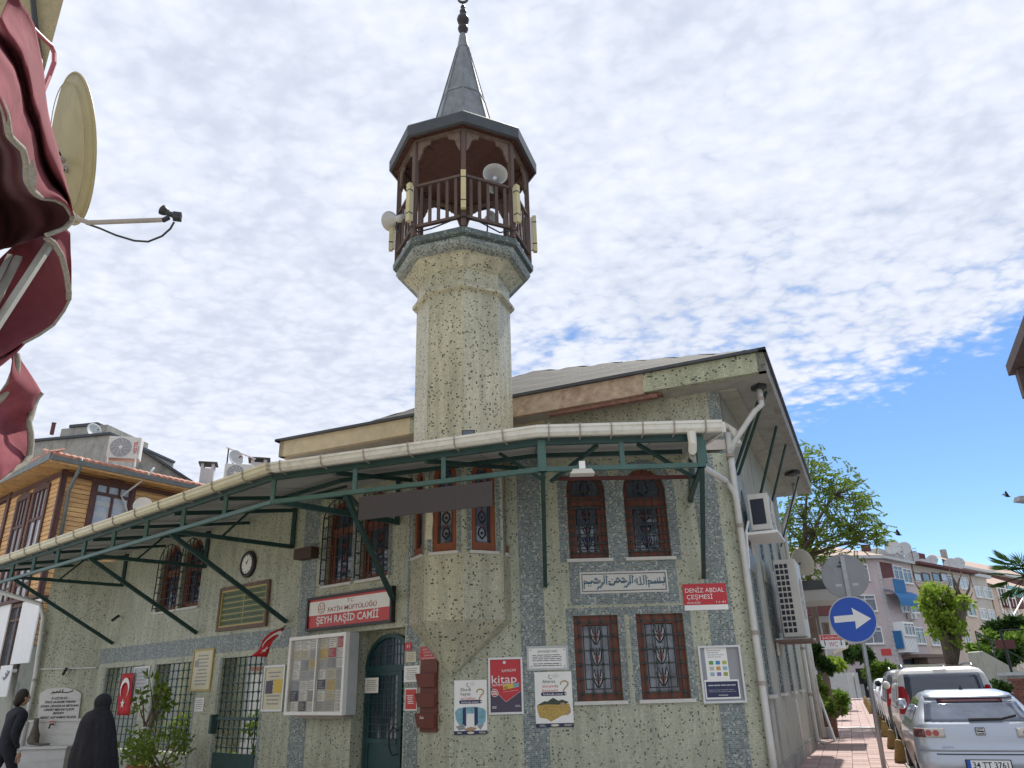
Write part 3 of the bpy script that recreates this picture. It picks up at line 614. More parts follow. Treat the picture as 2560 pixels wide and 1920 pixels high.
pipe([hp(ER-.2, .1, ZS-.05), hp(ER-.2, .1, ZS-.35), hp(ER-.32, .0, ZS-.48), V(RX+.14, D-.06, 5.30), V(RX+.05, D-.06, 5.12)], .048, joints=[(hp(ER-.2, .1, ZS-.25), (0, 0, 1))])
pipe([hp(ER-.35, 7.6, ZS-.02), hp(ER-.35, 7.6, ZS-.3), R.pt(7.55, 5.2, .1), R.pt(7.55, 4.9, .1), R.pt(7.55, .35, .09), R.pt(7.6, .27, .25)], .05, joints=[(R.pt(7.55, 3.2, .1), (0, 0, 1)), (R.pt(7.55, 1.3, .1), (0, 0, 1)), (R.pt(7.55, 2.3, .1), (0, 0, 1))])
pipe([R.pt(4.6, .2, .05), R.pt(4.6, 1.2, .05), R.pt(4.55, 1.25, .05)], .02, 'conduit', 'white')
px1 = FO.px(100, 1312)[0]; fz = FO.px(105, 1312)[1]
pipe([FO.pt(FO.px(0, 1277)[0], FO.px(0, 1277)[1], .3), FO.pt(FO.px(95, 1306)[0], FO.px(95, 1306)[1], .14), FO.pt(FO.px(101, 1325)[0], fz-.25, .1), FO.pt(FO.px(103, 1360)[0]-.02, 2.2, .1), FO.pt(FO.px(103, 1360)[0]-.02, .3, .1)], .055, joints=[(FO.pt(FO.px(103, 1360)[0]-.02, 2.1, .1), (0, 0, 1)), (FO.pt(FO.px(103, 1360)[0]-.02, 3.2, .1), (0, 0, 1))])
pipe([hp(-7.9, .0, ZS-.01), hp(-7.9, .02, ZS-.6)], .07, m='gutter2')
# ---- street door in its niche
nd = -.28
dr = MB(); u0, u1, z0, z1 = DO
dr.wquad(L, u0, u1, z0, z1, nd-.01); dr.build('niche_wall', M['mos'], mosque)
da, db = u0+.06, u1-.02; sp = z1-.55; zc1 = z1-.06; P = L.pt
mb = MB(); mb.wbox(L, da, da+.06, 0, sp, nd, nd+.07); mb.wbox(L, db-.06, db, 0, sp, nd, nd+.07); mb.wbox(L, da, db, sp-.09, sp, nd, nd+.075)
o_ = arc_pts(da, db, sp, zc1, 16); i2 = arc_pts(da+.06, db-.06, sp, zc1-.06, 16)
for k in range(16): mb.hexa([P(*o_[k], nd+.07), P(*o_[k+1], nd+.07), P(*o_[k+1], nd), P(*o_[k], nd), P(*i2[k], nd+.07), P(*i2[k+1], nd+.07), P(*i2[k+1], nd), P(*i2[k], nd)])
doorf = mb.build('door', M['door'], mosque)
mb = MB(); mb.poly([P(*q, nd+.01) for q in reversed(arc_pts(da+.05, db-.05, sp, zc1-.05, 16))]); mb.wquad(L, da+.06, db-.06, 0, sp-.09, nd+.008); mb.build('pane', M['glass'], doorf)
mb = MB()
for k in range(1, 7):
    x = da+(db-da)*k/7; zt = sp+(zc1-sp)*math.sqrt(max(0.05, 1-((x-(da+db)/2)/((db-da)/2))**2))-.03; mb.bar(P(x, sp, nd+.05), P(x, zt, nd+.05), .016, .016, up=L.n)
for k in (1, 2): z = sp+.16*k; hw = (db-da)/2*math.sqrt(1-((z-sp)/(zc1-sp))**2)-.03; mb.bar(P((da+db)/2-hw, z, nd+.055), P((da+db)/2+hw, z, nd+.055), .016)
mb.build('fanlight_bar', M['door'], doorf)
ul = da+.06+(db-da-.12)*.76
mb = MB(); mb.wbox(L, ul-.045, ul+.045, 0, sp-.09, nd+.01, nd+.065); mb.wbox(L, da+.06, da+.12, 0, sp-.09, nd+.01, nd+.06); mb.wbox(L, db-.1, db-.06, 0, sp-.09, nd+.01, nd+.06); mb.wbox(L, da+.12, ul-.045, sp-.16, sp-.09, nd+.01, nd+.06); mb.wbox(L, da+.12, db-.1, .0, .86, nd+.01, nd+.045); mb.wbox(L, da+.12, ul-.05, .86, .93, nd+.01, nd+.075); mb.build('leaf', M['door'], doorf)
mb = MB()
for k in range(1, 7):
    x = da+.12+(ul-.045-da-.12)*k/7; mb.bar(P(x, .93, nd+.045), P(x, sp-.16, nd+.045), .014, .014, up=L.n)
for k in range(1, 9): z = .93+(sp-.16-.93)*k/9; mb.bar(P(da+.12, z, nd+.052), P(db-.08, z, nd+.052), .014)
x = (ul+.045+db-.1)/2; mb.bar(P(x, .9, nd+.045), P(x, sp-.1, nd+.045), .014, .014, up=L.n); mb.build('grille', M['door'], doorf)
mb = MB(); mb.tube([P(ul-.03, 1.05, nd+.07), P(ul-.05, 1.12, nd+.14), P(ul-.10, 1.0, nd+.17), P(ul-.11, .82, nd+.16), P(ul-.06, .70, nd+.13), P(ul-.03, .72, nd+.07)], .012, 6); mb.build('handle', M['ironb'], doorf)
# ---- iron grilles in the wing openings
for k, (a, b, c, e) in enumerate(OPEN):
    g = MB(); d = -.06; n = 8; 
    for j in range(n+1): x = a+(b-a)*j/n; g.bar(L.pt(x, c, d), L.pt(x, e, d), .018, .018, up=L.n)
    nr = 11
    for j in range(nr+1):
        z = c+(e-c)*j/nr; g.bar(L.pt(a, z, d+.01), L.pt(b, z, d+.01), .018)
        if k and j:
            for i in range(n+1): g.ball(L.pt(a+(b-a)*i/n, z, d), .03, 6, 4)
    g.build('opening_grille', M['green'], mosque)
mb = MB(); a, b, c, e = OPEN[2]; mb.wbox(L, a+.02, b-.02, .02, .62, -.04, .02); mb.build('green_panel', M['green'], mosque)
mb = MB(); mb.bar(L.pt(a-.05, 1.22, .03), L.pt(b, 1.22, .03), .05, .05); mb.box(L.pt(a-.02, 1.12, .05), (.12, .12, .34), -A50); mb.build('gate_bolt', M['green'], mosque)
# ================================================================== minaret
yc = 12.15; xc = aty(1002, 933, yc).x; VA = math.atan2(-yc, -xc)      # one edge of the octagon points at the street corner
mn = thing('minaret', 'octagonal mosaic minaret with brown timber gallery, lead cone and crescent finial', 'minaret', (xc, yc, 0))
def ang(k): return VA+k*math.pi/4
def ov(r, z, k): return Vector((xc+r*math.cos(ang(k)), yc+r*math.sin(ang(k)), z))
def octa(prof, name, m, smooth=False): mb = MB(); mb.lathe((xc, yc, 0), prof, 8, VA); return mb.build(name, m, mn, smooth)
RS = .845
# lower oriel with narrow arched windows cut in the three street-side faces
class Fac(Pl): pass
def facet(k, r=RS):      # face between edge k and k+1
    a, b = ov(r, 0, k), ov(r, 0, k+1); 
    u = (b-a).normalized(); n = V(u.y, -u.x, 0)
    if n.dot((a+b)/2-V(xc, yc, 0)) < 0: u, n, a, b = -u, -n, b, a
    return Pl(((a+b)/2)[:2], u, n), (b-a).length/2
ZB = 2.57
mb = MB()
for k in range(8):
    pl, hw = facet(k)
    holes = [(-.2, .2, 3.56, 4.93, .12, .2)] if k in (0, 7, 6, 1) else []
    wall(mb, pl, -hw, hw, ZB, 5.2, holes)
mb.build('oriel_wall', M['mosm'], mn)
def slim_window(k):
    pl, hw = facet(k); P = pl.pt; u0, u1, z0, z1 = -.2, .2, 3.56, 4.93; sp = z1-.2; w = .075; dF, dB = -.02, -.09
    f = MB(); f.wbox(pl, u0, u0+w, z0, sp, dB, dF); f.wbox(pl, u1-w, u1, z0, sp, dB, dF); f.wbox(pl, u0+w, u1-w, z0, z0+.13, dB, dF)
    o = arc_pts(u0, u1, sp, z1, 12); i_ = arc_pts(u0+w, u1-w, sp, z1-w, 12)
    for j in range(12): f.hexa([P(*o[j], dF), P(*o[j+1], dF), P(*o[j+1], dB), P(*o[j], dB), P(*i_[j], dF), P(*i_[j+1], dF), P(*i_[j+1], dB), P(*i_[j], dB)])
    fr = f.build('window', pm('orange_brown_frame', (.24, .075, .035), .45, .2, 12, .002, stretch=(1, 1, .2)) if 'oframe' not in M else M['oframe'], mn)
    M['oframe'] = fr.data.materials[0]
    g = MB(); g.wquad(pl, u0+w, u1-w, z0+.13, sp, -.07); g.poly([P(*q, -.07) for q in reversed(arc_pts(u0+w, u1-w, sp, z1-w, 12))]); g.build('pane', M['glassp'], fr)
    ln = MB(); pr = MB()
    for x in (u0+w+.025, u1-w-.025): ln.bar(P(x, z0+.15, -.062), P(x, sp, -.062), .012, .008, up=pl.n)
    for j in range(5):
        zc_ = z0+.28+j*.24
        for sg in (-1, 1): ln.tube([P(0, zc_-.09, -.06), P(sg*.06, zc_-.02, -.06), P(sg*.05, zc_+.05, -.06), P(sg*.015, zc_+.09, -.06)], .010, 4)
        ln.ball(P(0, zc_, -.064), .022, 6, 4)
        pr.poly([P(-.025, zc_+.1, -.061), P(0, zc_+.06, -.061), P(.025, zc_+.1, -.061), P(0, zc_+.14, -.061)])
    ln.build('lead_line', M['leadline'], fr); pr.build('stained_petal', M['stred'], fr)
    s_ = MB(); s_.wbox(pl, u0-.04, u1+.04, z0-.045, z0-.002, -.1, .045); s_.build('sill', M['sill'], fr)
    b = MB()
    for sg in (-1, 1): q = Pl(pl.pt(0, 0, .004), pl.u, pl.n); x = sg*.245; b.wquad(q, x-.035, x+.035, z0-.02, sp+.1, 0)
    b.build('mosaic_band', M['mosd'], mn)
for k in (0, 7, 6, 1): slim_window(k)
# inverted pyramid below the oriel, running to a point on the wall corner
mb = MB(); ap = V(-1.02, 11.83, 1.80)
for k in range(8): mb.poly([ov(RS, ZB, k), ov(RS, ZB, k+1), ap] if True else [])
mb.build('corbel', M['mosm'], mn)
octa([(RS, 5.2), (.845, 7.98)], 'shaft', M['mosm'])
octa([(.846, 7.98), (.925, 8.02), (.932, 8.06), (.92, 8.09), (.85, 8.17), (.842, 8.19), (.842, 8.40), (.86, 8.42)], 'neck_ring', M['mosm'])
octa([(.86, 8.42), (.875, 8.425), (1.06, 8.60), (1.10, 8.62)], 'flare', M['mosm'])
octa([(1.10, 8.62), (1.20, 8.66), (1.245, 8.73), (1.24, 8.80), (1.22, 8.83)], 'gallery_moulding', M['mosg'])
octa([(1.22, 8.83), (1.30, 8.85), (1.31, 8.95), (1.27, 8.98), (.2, 8.99)], 'gallery_floor', M['moslip'])
RP = 1.235; ZR = 11.06
for k in range(8):
    p = ov(RP, 0, k); mb = MB(); mb.box((p.x, p.y, (8.985+ZR)/2), (.085, .085, ZR-8.985), VA+k*math.pi/4); post = mb.build('post', M['wooddk'], mn)
def scallop(x):      # profile of the carved bracket: (distance from post, height below the beam)
    return x
BR = [(0, 0), (.27, 0), (.275, -.03), (.245, -.045), (.25, -.10), (.215, -.14), (.17, -.14), (.155, -.175), (.125, -.175), (.11, -.22), (.09, -.26), (.095, -.31), (.07, -.35), (.06, -.40), (.03, -.49), (0, -.51)]
for k in range(8):
    a, b = ov(RP, 0, k), ov(RP, 0, k+1); t = (b-a).normalized(); n = t.cross(V(0, 0, 1))*.035
    for (p, tt) in ((a, t), (b, -t)):
        pts = [p+tt*(x+.05)+V(0, 0, ZR-.03+z*.82)-n/2 for x, z in BR]; mb = MB(); mb.extrude(pts, n); mb.build('carved_bracket', M['woodbr'], mn)
    mb = MB(); mb.bar(a+V(0, 0, ZR), b+V(0, 0, ZR), .08, .055); mb.build('beam', M['woodbr'], mn)
    mb = MB(); mb.bar(a+t*.05+V(0, 0, 10.05), b-t*.05+V(0, 0, 10.05), .07, .05); mb.build('top_rail', M['wooddk'], mn)
    mb = MB(); mb.bar(a+t*.05+V(0, 0, 9.20), b-t*.05+V(0, 0, 9.20), .06, .055); mb.build('bottom_rail', M['wooddk'], mn)
    for j in range(5):
        q = a.lerp(b, (j+.85)/5.7); mb = MB(); mb.box((q.x, q.y, 9.62), (.055, .03, .80), VA+(k+.5)*math.pi/4+math.pi/2); mb.build('baluster', M['wooddk'], mn)
# roof: fascia, boarded ceiling with ribs, lead skirt and cone
mb = MB(); mb.lathe((xc, yc, 0), [(1.40, 11.12), (1.40, 11.06), (1.45, 11.08), (1.455, 11.30), (1.43, 11.34), (1.30, 11.38)], 8, VA, caps=False); mb.build('eave_fascia', M['eavegrey'], mn)
ZC = 11.10
for k in range(8):
    a0_, b0_ = ov(1.40, ZC-.01, k), ov(1.40, ZC-.01, k+1); c0_ = V(xc, yc, ZC+.16); nb_ = 7
    for j in range(nb_):
        t0, t1 = j/nb_, (j+1)/nb_-.012
        mb = MB(); q4 = [a0_.lerp(c0_, t0), b0_.lerp(c0_, t0), b0_.lerp(c0_, t1), a0_.lerp(c0_, t1)]; mb.hexa(q4+[p+V(0, 0, .03) for p in q4]); mb.build('ceiling_board', M['ceil'], mn)
    mb = MB(); mb.bar(ov(1.34, ZC-.025, k), V(xc, yc, ZC+.135), .05, .04); mb.build('ceiling_rib', M['ceil'], mn)
mb = MB(); mb.lathe((xc, yc, 0), [(1.38, ZC+.02), (.3, ZC+.2)], 8, VA); mb.build('ceiling_core', M['ceil'], mn)
skirt = [(1.40, 11.35), (1.10, 11.5), (.82, 11.7), (.62, 12.05), (.52, 12.5), (.44, 12.85)]
cone = [(.445, 12.83), (.12, 14.30)]; tip = [(.128, 14.29), (.085, 14.62), (.075, 14.68)]
for nm, prof in (('lead_skirt', skirt), ('lead_cone', cone), ('lead_cap', tip)):
    for k in range(8):
        mb = MB()
        for i in range(len(prof)-1):
            (r0, z0), (r1, z1) = prof[i], prof[i+1]; mb.quad(ov(r0, z0, k), ov(r0, z0, k+1), ov(r1, z1, k+1), ov(r1, z1, k))
        mb.build('lead_sheet', M['lead'], mn)
mb = MB()
for k in range(8):
    mb.tube([ov(r+.006, z, k) for r, z in skirt]+[ov(r+.006, z, k) for r, z in cone], .014, 5)
mb.build('standing_seam', M['lead'], mn)
octa([(.455, 12.82), (.462, 12.84), (.45, 12.88)], 'lead_step', M['lead']); octa([(.135, 14.27), (.14, 14.29), (.12, 14.33)], 'lead_step', M['lead'])
mb = MB(); mb.lathe((xc, yc, 0), [(.055, 14.6), (.062, 14.72), (.05, 14.74), (.10, 14.79), (.115, 14.85), (.10, 14.91), (.05, 14.955), (.055, 14.975), (.115, 15.03), (.135, 15.11), (.115, 15.19), (.05, 15.255), (.05, 15.28), (.07, 15.31), (.075, 15.36), (.05, 15.41), (.035, 15.43), (.055, 15.47), (.05, 15.50), (.018, 15.54), (.016, 15.60)], 16); fin = mb.build('finial', M['bronze'], mn, True)
mb = MB(); 
def cres(t, r, off): return V(xc+.0, yc, 15.72+off)+V(math.sin(t)*r, 0, -math.cos(t)*r)
pts_o = [cres(math.radians(a), .12, 0) for a in range(-150, 151, 15)]; pts_i = [V(xc, yc, 15.745)+V(math.sin(math.radians(a*.97))*.092, 0, -math.cos(math.radians(a*.97))*.092) for a in range(150, -151, -15)]
n = len(pts_o)
for i in range(n-1):
    a, b, c, e = pts_o[i], pts_o[i+1], pts_i[n-2-i], pts_i[n-1-i]; h = V(0, .015, 0); mb.hexa([a-h, b-h, c-h, e-h, a+h, b+h, c+h, e+h])
mb.build('crescent', M['bronze'], fin)
mb = MB()
for k in (0, 7, 1):
    a, b = ov(RP+.06, 0, k-1 if k else 0), ov(RP+.06, 0, k if k else 1)
mb.tube([ov(RP+.07, 9.20, -1), ov(1.2, 9.1, -1)+V(.05, -.03, 0), ov(RP+.02, 9.10, -.0).lerp(ov(RP+.05, 9.05, -1), .6), ov(RP+.07, 9.16, 0), ov(RP+.05, 9.14, 0).lerp(ov(RP+.05, 9.12, 1), .3), ov(RP+.05, 9.0, 1).lerp(ov(RP+.05, 9.05, 0), .3), ov(RP+.08, 9.14, 1)], .014, 6); mb.build('cable', M['ironb'], mn)
# horn loudspeakers: separate things clamped to the posts
def horn(c, dirv, label, r=.22):
    t = thing('horn_loudspeaker', label, 'loudspeaker', c, 'horn loudspeakers on the minaret'); d = Vector(dirv).normalized(); c = Vector(c); ln = r*1.5
    mb = MB(); mb.lathe(c, [(r*1.03, .0), (r, .012), (r*.80, -ln*.25), (r*.55, -ln*.55), (r*.32, -ln*.85), (r*.28, -ln)], 24, 0, d)
    mb2 = MB(); prof = [(r*1.03, 0.0), (r*.97, -.0), (r*.76, -ln*.25), (r*.50, -ln*.55), (r*.28, -ln*.85), (.01, -ln*.86)]
    k0_ = Matrix.Identity(3); q = d.to_track_quat('Z', 'Y').to_matrix(); n = 24
    def shell(mbx, prof, flip):
        k = len(mbx.v)
        for rr, z in prof:
            for j in range(n): th = 2*math.pi*j/n; mbx.v.append(c+q@Vector((rr*math.cos(th), rr*math.sin(th), z)))
        for i in range(len(prof)-1):
            for j in range(n):
                f = (k+i*n+j, k+i*n+(j+1) % n, k+(i+1)*n+(j+1) % n, k+(i+1)*n+j); mbx.f.append(f if flip else tuple(reversed(f)))
    bell = MB(); shell(bell, [(r*1.03, 0), (r*.80, -ln*.25), (r*.55, -ln*.55), (r*.32, -ln*.85), (r*.28, -ln)], True); shell(bell, [(r*1.03, 0.001), (r*.97, 0), (r*.76, -ln*.25), (r*.50, -ln*.55), (r*.28, -ln*.85), (.01, -ln*.85)], False)
    bell.build('bell', pm('horn_grey', (.50, .50, .49), .5, .1, 8) if 'horn' not in M else M['horn'], t, True); M['horn'] = bpy.data.objects[t.children[-1].name].data.materials[0]
    mb = MB(); mb.lathe(c, [(.055, -ln*.85), (.05, -ln*.35), (.03, -ln*.32)], 12, 0, d); mb.build('phase_plug', M['alu'], t, True)
    mb = MB(); mb.lathe(c, [(r*.36, -ln*1.0), (r*.4, -ln*1.15), (r*.34, -ln*1.55), (r*.2, -ln*1.6)], 14, 0, d); mb.build('driver', M['horn'], t, True)
    mb = MB(); mb.tube([c-d*ln*.8, c-d*ln*.8+V(0, 0, -.25), c-d*ln*1.2+V(0, 0, -.3)], .015, 6); mb.build('bracket', M['iron'], t)
h1 = aty(1070, 376, yc-.80); horn(h1, (.12, -1, -.05), 'grey horn loudspeaker facing the street over the right of the gallery rail', .225)
h2 = ov(RP+.02, 0, -2); horn((h2.x-.14, h2.y+.0, 9.92), (-.62, .62, .28), 'grey horn loudspeaker at the left edge of the gallery, seen from behind', .19)
h3 = ov(.9, 0, 1); horn((h3.x-.12, h3.y-.1, 9.55), (.5, -.6, -.1), 'small horn loudspeaker low behind the gallery balusters', .11)
TL = ['tube lamp at the left edge of the gallery beside the rear-facing horn', 'tube lamp on the gallery post left of the centre post', 'tube lamp on the foremost gallery post', 'tube lamp on the gallery post right of the centre post beside the round horn', 'tube lamp at the right edge of the gallery', ]
for k, lb in zip((-2, -1, 0, 1, 2), TL):
    p = ov(RP+.11, 0, k); n = V(math.cos(ang(k)), math.sin(ang(k)), 0); t = thing('tube_lamp', 'cream '+lb, 'lamp', (p.x, p.y, 9.27), 'tube lamps round the gallery')
    q = Pl((p.x, p.y), (-n.y, n.x, 0), n)
    mb = MB(); mb.wbox(q, -.045, .045, 9.27, 10.06, -.02, .05); mb.build('diffuser', pm('yellowed_plastic', (.56, .50, .28), .45, .1, 5) if 'ylw' not in M else M['ylw'], t); M['ylw'] = t.children[0].data.materials[0]
    mb = MB(); mb.wbox(q, -.035, .035, 9.30, 10.03, -.055, -.02); mb.build('housing', M['plastic'], t)
    mb = MB()
    for z in (9.42, 9.9): mb.wbox(q, -.05, .05, z, z+.02, -.03, .053)
    mb.build('clip', M['iron'], t)
# ================================================================== street canopy round the corner
OFF = 2.45
M['redbar'] = pm('red_oxide_steel', (.10, .03, .028), .6, .2, 8)
can = thing('street_canopy', 'green iron framed canopy with pale soffit and white gutter wrapping the mosque front', 'canopy', (-1.5, 10.5, 4.2))
UBEND = -1.25
B0 = L.pt(-14.6, 0, OFF); B1 = L.pt(UBEND, 0, OFF); b2u = F.px(1167, 1012, OFF)[0]; b3u = F.px(1516, 1008, OFF)[0]
B2 = F.pt(b2u, 0, OFF); B3 = F.pt(b3u+.05, 0, OFF)
W0, W1, W2, W3 = L.pt(-14.6, 0), L.pt(UBEND, 0), F.pt(b2u, 0), F.pt(b3u+.05, 0)
WC = V(-.84, 11.3, 0)
mv = (B2-B1).normalized(); MID = Pl(B1[:2], mv, V(mv.y, -mv.x, 0))
ZL_, ZU_, ZW_ = 4.25, 4.64, 5.06
up = lambda p, z: V(p.x, p.y, z)
SEG = [(B0, B1, W0, W1), (B1, B2, W1, W2), (B2, B3, W2, W3)]
def cbar(p, q, w=.06, h=None, name='beam', m='green2'): mb = MB(); mb.bar(p, q, w, h); return mb.build(name, M[m], can)
for i, (a, b, wa, wb) in enumerate(SEG):
    cbar(up(a, ZL_), up(b, ZL_), .06, .06, 'lower_chord'); cbar(up(a, ZU_-.02), up(b, ZU_-.02), .06, .08, 'upper_chord', 'green' if i else 'green')
    ln = (b-a).length; n = max(2, round(ln/1.35))
    for k in range(n+1):
        if i == 1 and k in (0, n): continue
        p = a.lerp(b, k/n); cbar(up(p, ZL_+.03), up(p, ZU_-.06), .06, .06, 'upright')
    # purlin half way and rafters
    cbar(up(a.lerp(wa, .5), 4.80), up(b.lerp(wb, .5), 4.80), .05, .06, 'purlin', 'green')
for u in (-4.3, -7.6, -11.65):
    p, w = L.pt(u, 0, OFF), L.pt(u, 0, .04)
    cbar(up(w, 4.27), up(p, 4.27), .07, .07, 'bracket_beam', 'green'); cbar(up(w, 4.24), up(w, 5.05), .075, .06, 'wall_post', 'green')
    cbar(up(L.pt(u, 0, 1.55), 4.25), up(L.pt(u, 0, 1.0), 4.84), .035, .035, 'brace', 'green')
    cbar(up(p, ZL_-.03), up(L.pt(u, 0, .03), 2.88), .06, .07, 'brace', 'green'); cbar(up(w, 4.99), up(p, ZU_-.07), .06, .07, 'rafter', 'green')
for u in (-2.8, -5.95, -9.6, -13.2): cbar(up(L.pt(u, 0, .04), 4.99), up(L.pt(u, 0, OFF), ZU_-.07), .05, .06, 'rafter', 'green')
w = L.pt(UBEND, 0, .04)
cbar(up(w, 4.29), up(B1, 4.27), .08, .08, 'bracket_beam', 'green'); cbar(up(w, 4.24), up(w, 5.05), .075, .06, 'wall_post', 'green')
pm_ = B1.lerp(B2, .30); cbar(up(pm_, ZL_-.03), up(L.pt(UBEND-.02, 0, .05), 3.02), .065, .07, 'brace', 'green')
cbar(up(pm_, ZL_), up(L.pt(UBEND, 0, .6), 4.27), .05, .05, 'brace', 'green'); cbar(up(pm_.lerp(B1, .5), 4.27), up(L.pt(-1.7, 0, .8), 4.86), .04, .04, 'brace', 'green')
for t in (.25, .6): cbar(up(B1.lerp(B2, t), ZU_-.07), up(W1.lerp(W2, .15 if t < .5 else .9), 4.97), .05, .06, 'rafter', 'green')
# right bay
for (u, x, y) in ((b2u+.03, 1178, 1265), (b3u, 1520, 1246)):
    q = F.at(x, y, .03); cbar(F.pt(u, ZL_-.03, OFF), q, .06, .07, 'brace', 'green'); cbar(F.pt(u, ZL_-.03, OFF), F.pt(u, ZU_, OFF), .10, .08, 'corner_post')
    cbar(F.pt(q.x, ZW_-.05, .04), F.pt(u, ZU_-.06, OFF), .06, .07, 'rafter', 'green')
cbar(F.pt(F.px(1492, 960, .05)[0], 5.05, .05), F.pt(F.px(1492, 1080, .05)[0], F.px(1492, 1085, .05)[1], .05), .07, .06, 'wall_post', 'green')
cbar(F.pt(b3u, ZL_, OFF), F.at(1490, 1078, .06), .06, .06, 'brace', 'green')
rb0, rb1 = F.at(1200, 1034, 1.5), F.at(1512, 1030, 1.5); cbar(rb0, rb1, .05, .05, 'red_bar', 'redbar')
mu = (b2u+b3u)/2
cbar(F.at(1290, 962, 2.3), F.at(1190, 1040, 1.6), .05, .04, 'brace', 'green'); cbar(F.at(1378, 960, 2.3), F.at(1502, 1034, 1.6), .05, .04, 'brace', 'green')
cbar(F.at(1080, 980, 1.6), F.at(1170, 1035, 2.2), .045, .04, 'brace', 'green')
# soffit boards: one part each
def soff(a, b, wa, wb, n):
    for k in range(n):
        t0, t1 = k/n+.004, (k+1)/n-.004; p, q, r_, s_ = a.lerp(b, t0), a.lerp(b, t1), wa.lerp(wb, t1), wa.lerp(wb, t0)
        mb = MB(); lo = [up(p, 4.665), up(q, 4.665), up(r_, 5.095), up(s_, 5.095)]; mb.hexa([lo[0], lo[1], lo[2], lo[3]]+[x+V(0, 0, .02) for x in lo]); mb.build('soffit_board', M['soffit'], can)
EO = .10
n0 = L.n*EO; C0, C1 = B0+L.n*EO, B1+(L.n+MID.n).normalized()*EO; C2 = B2+(F.n+MID.n).normalized()*EO; C3 = B3+F.n*EO+V(.28, 0, 0)
soff(C0, C1, W0, W1, 11); soff(C1, C2, W1, W2, 4); soff(C2, C3, W2, W3+V(.28, 0, 0), 3)
# roof sheet with rounded tile ribs
for (a, b, wa, wb, n) in ((C0, C1, W0, W1, 30), (C1, C2, W1, W2, 9), (C2, C3, W2, W3+V(.28, 0, 0), 6)):
    mb = MB(); lo = [up(a, 4.69), up(b, 4.69), up(wb, 5.135), up(wa, 5.135)]; mb.hexa(lo+[p+V(0, 0, .02) for p in lo]); mb.build('roof_sheet', M['tilew'], can)
    for k in range(n):
        t = (k+.5)/n; p, q = up(a.lerp(b, t), 4.715), up(wa.lerp(wb, t), 5.16); d = (b-a).normalized(); nn = 7; pr = []
        mb = MB(); rows = []
        for (c, r) in ((p, .075), (q, .06)): rows.append([c+d*(math.cos(math.pi*j/nn)*r*1.5)+V(0, 0, math.sin(math.pi*j/nn)*r) for j in range(nn+1)])
        mb.grid(rows); mb.poly(rows[0]); mb.build('roof_tile', M['tilew'] if k % 4 else M['tiler'], can)
# gutter: shaped trough with clips
def gutter(pts, nm='gutter', m='gutter2'):
    prof = [(0.0, .14), (.11, .14), (.115, .105), (.10, .095), (.10, .04), (.06, .0), (.0, .0)]
    mb = MB(); rows = []
    for i, p in enumerate(pts):
        a = pts[max(i-1, 0)]; b = pts[min(i+1, len(pts)-1)]
        d0 = (p-a).normalized() if i else (b-p).normalized(); d1 = (b-p).normalized() if i < len(pts)-1 else d0
        n0 = V(d0.y, -d0.x, 0); n1 = V(d1.y, -d1.x, 0); n = (n0+n1).normalized(); sc = 1/max(.5, n.dot(n0))
        rows.append([up(p, 4.655+z)+n*x*sc for x, z in prof])
    mb.grid([list(c) for c in zip(*rows)]); mb.poly(rows[0]); mb.poly(list(reversed(rows[-1]))); return mb.build(nm, M[m], can)
gutter([C0, C1, C1.lerp(C2, .02)], m='gutter2'); g2 = gutter([C1.lerp(C2, .0), C2, C3-V(.05, 0, 0)], m='gutter')
def clip(p, n):
    mb = MB(); d = V(-n.y, n.x, 0); q = [(0, .145), (.118, .145), (.125, .10), (.108, .09), (.108, .035), (.065, -.008), (-.12, -.02)]
    mb.tube([up(p, 4.655+z)+n*x for x, z in q], .011, 5); return mb.build('gutter_clip', M['gclip'], can)
for (a, b, pl, n) in ((C0, C1, L, 15), (C1, C2, MID, 6), (C2, C3, F, 6)):
    for k in range(n):
        clip(a.lerp(b, (k+.35)/n), pl.n)
mb = MB(); p = C3-V(.45, 0, 0); mb.tube([up(p, 4.66)+V(0, -.05, 0), up(p, 4.5)+V(0, -.05, 0), up(p, 4.42)+V(.0, .0, 0), F.at(1497, 980, 2.15)], [.06, .055, .055, .05], 10); mb.build('downpipe_elbow', M['gutter'], can)
mb = MB(); mb.hexa([up(C3+V(-.03, 0, 0), 4.66), up(C3+V(.02, 0, 0), 4.66), up(W3+V(.30, 0, 0), 5.0), up(W3+V(.25, 0, 0), 5.0), up(C3+V(-.03, 0, 0), 4.80), up(C3+V(.02, 0, 0), 4.80), up(W3+V(.30, 0, 0), 5.2), up(W3+V(.25, 0, 0), 5.2)]); mb.build('barge_board', M['gutter'], can)
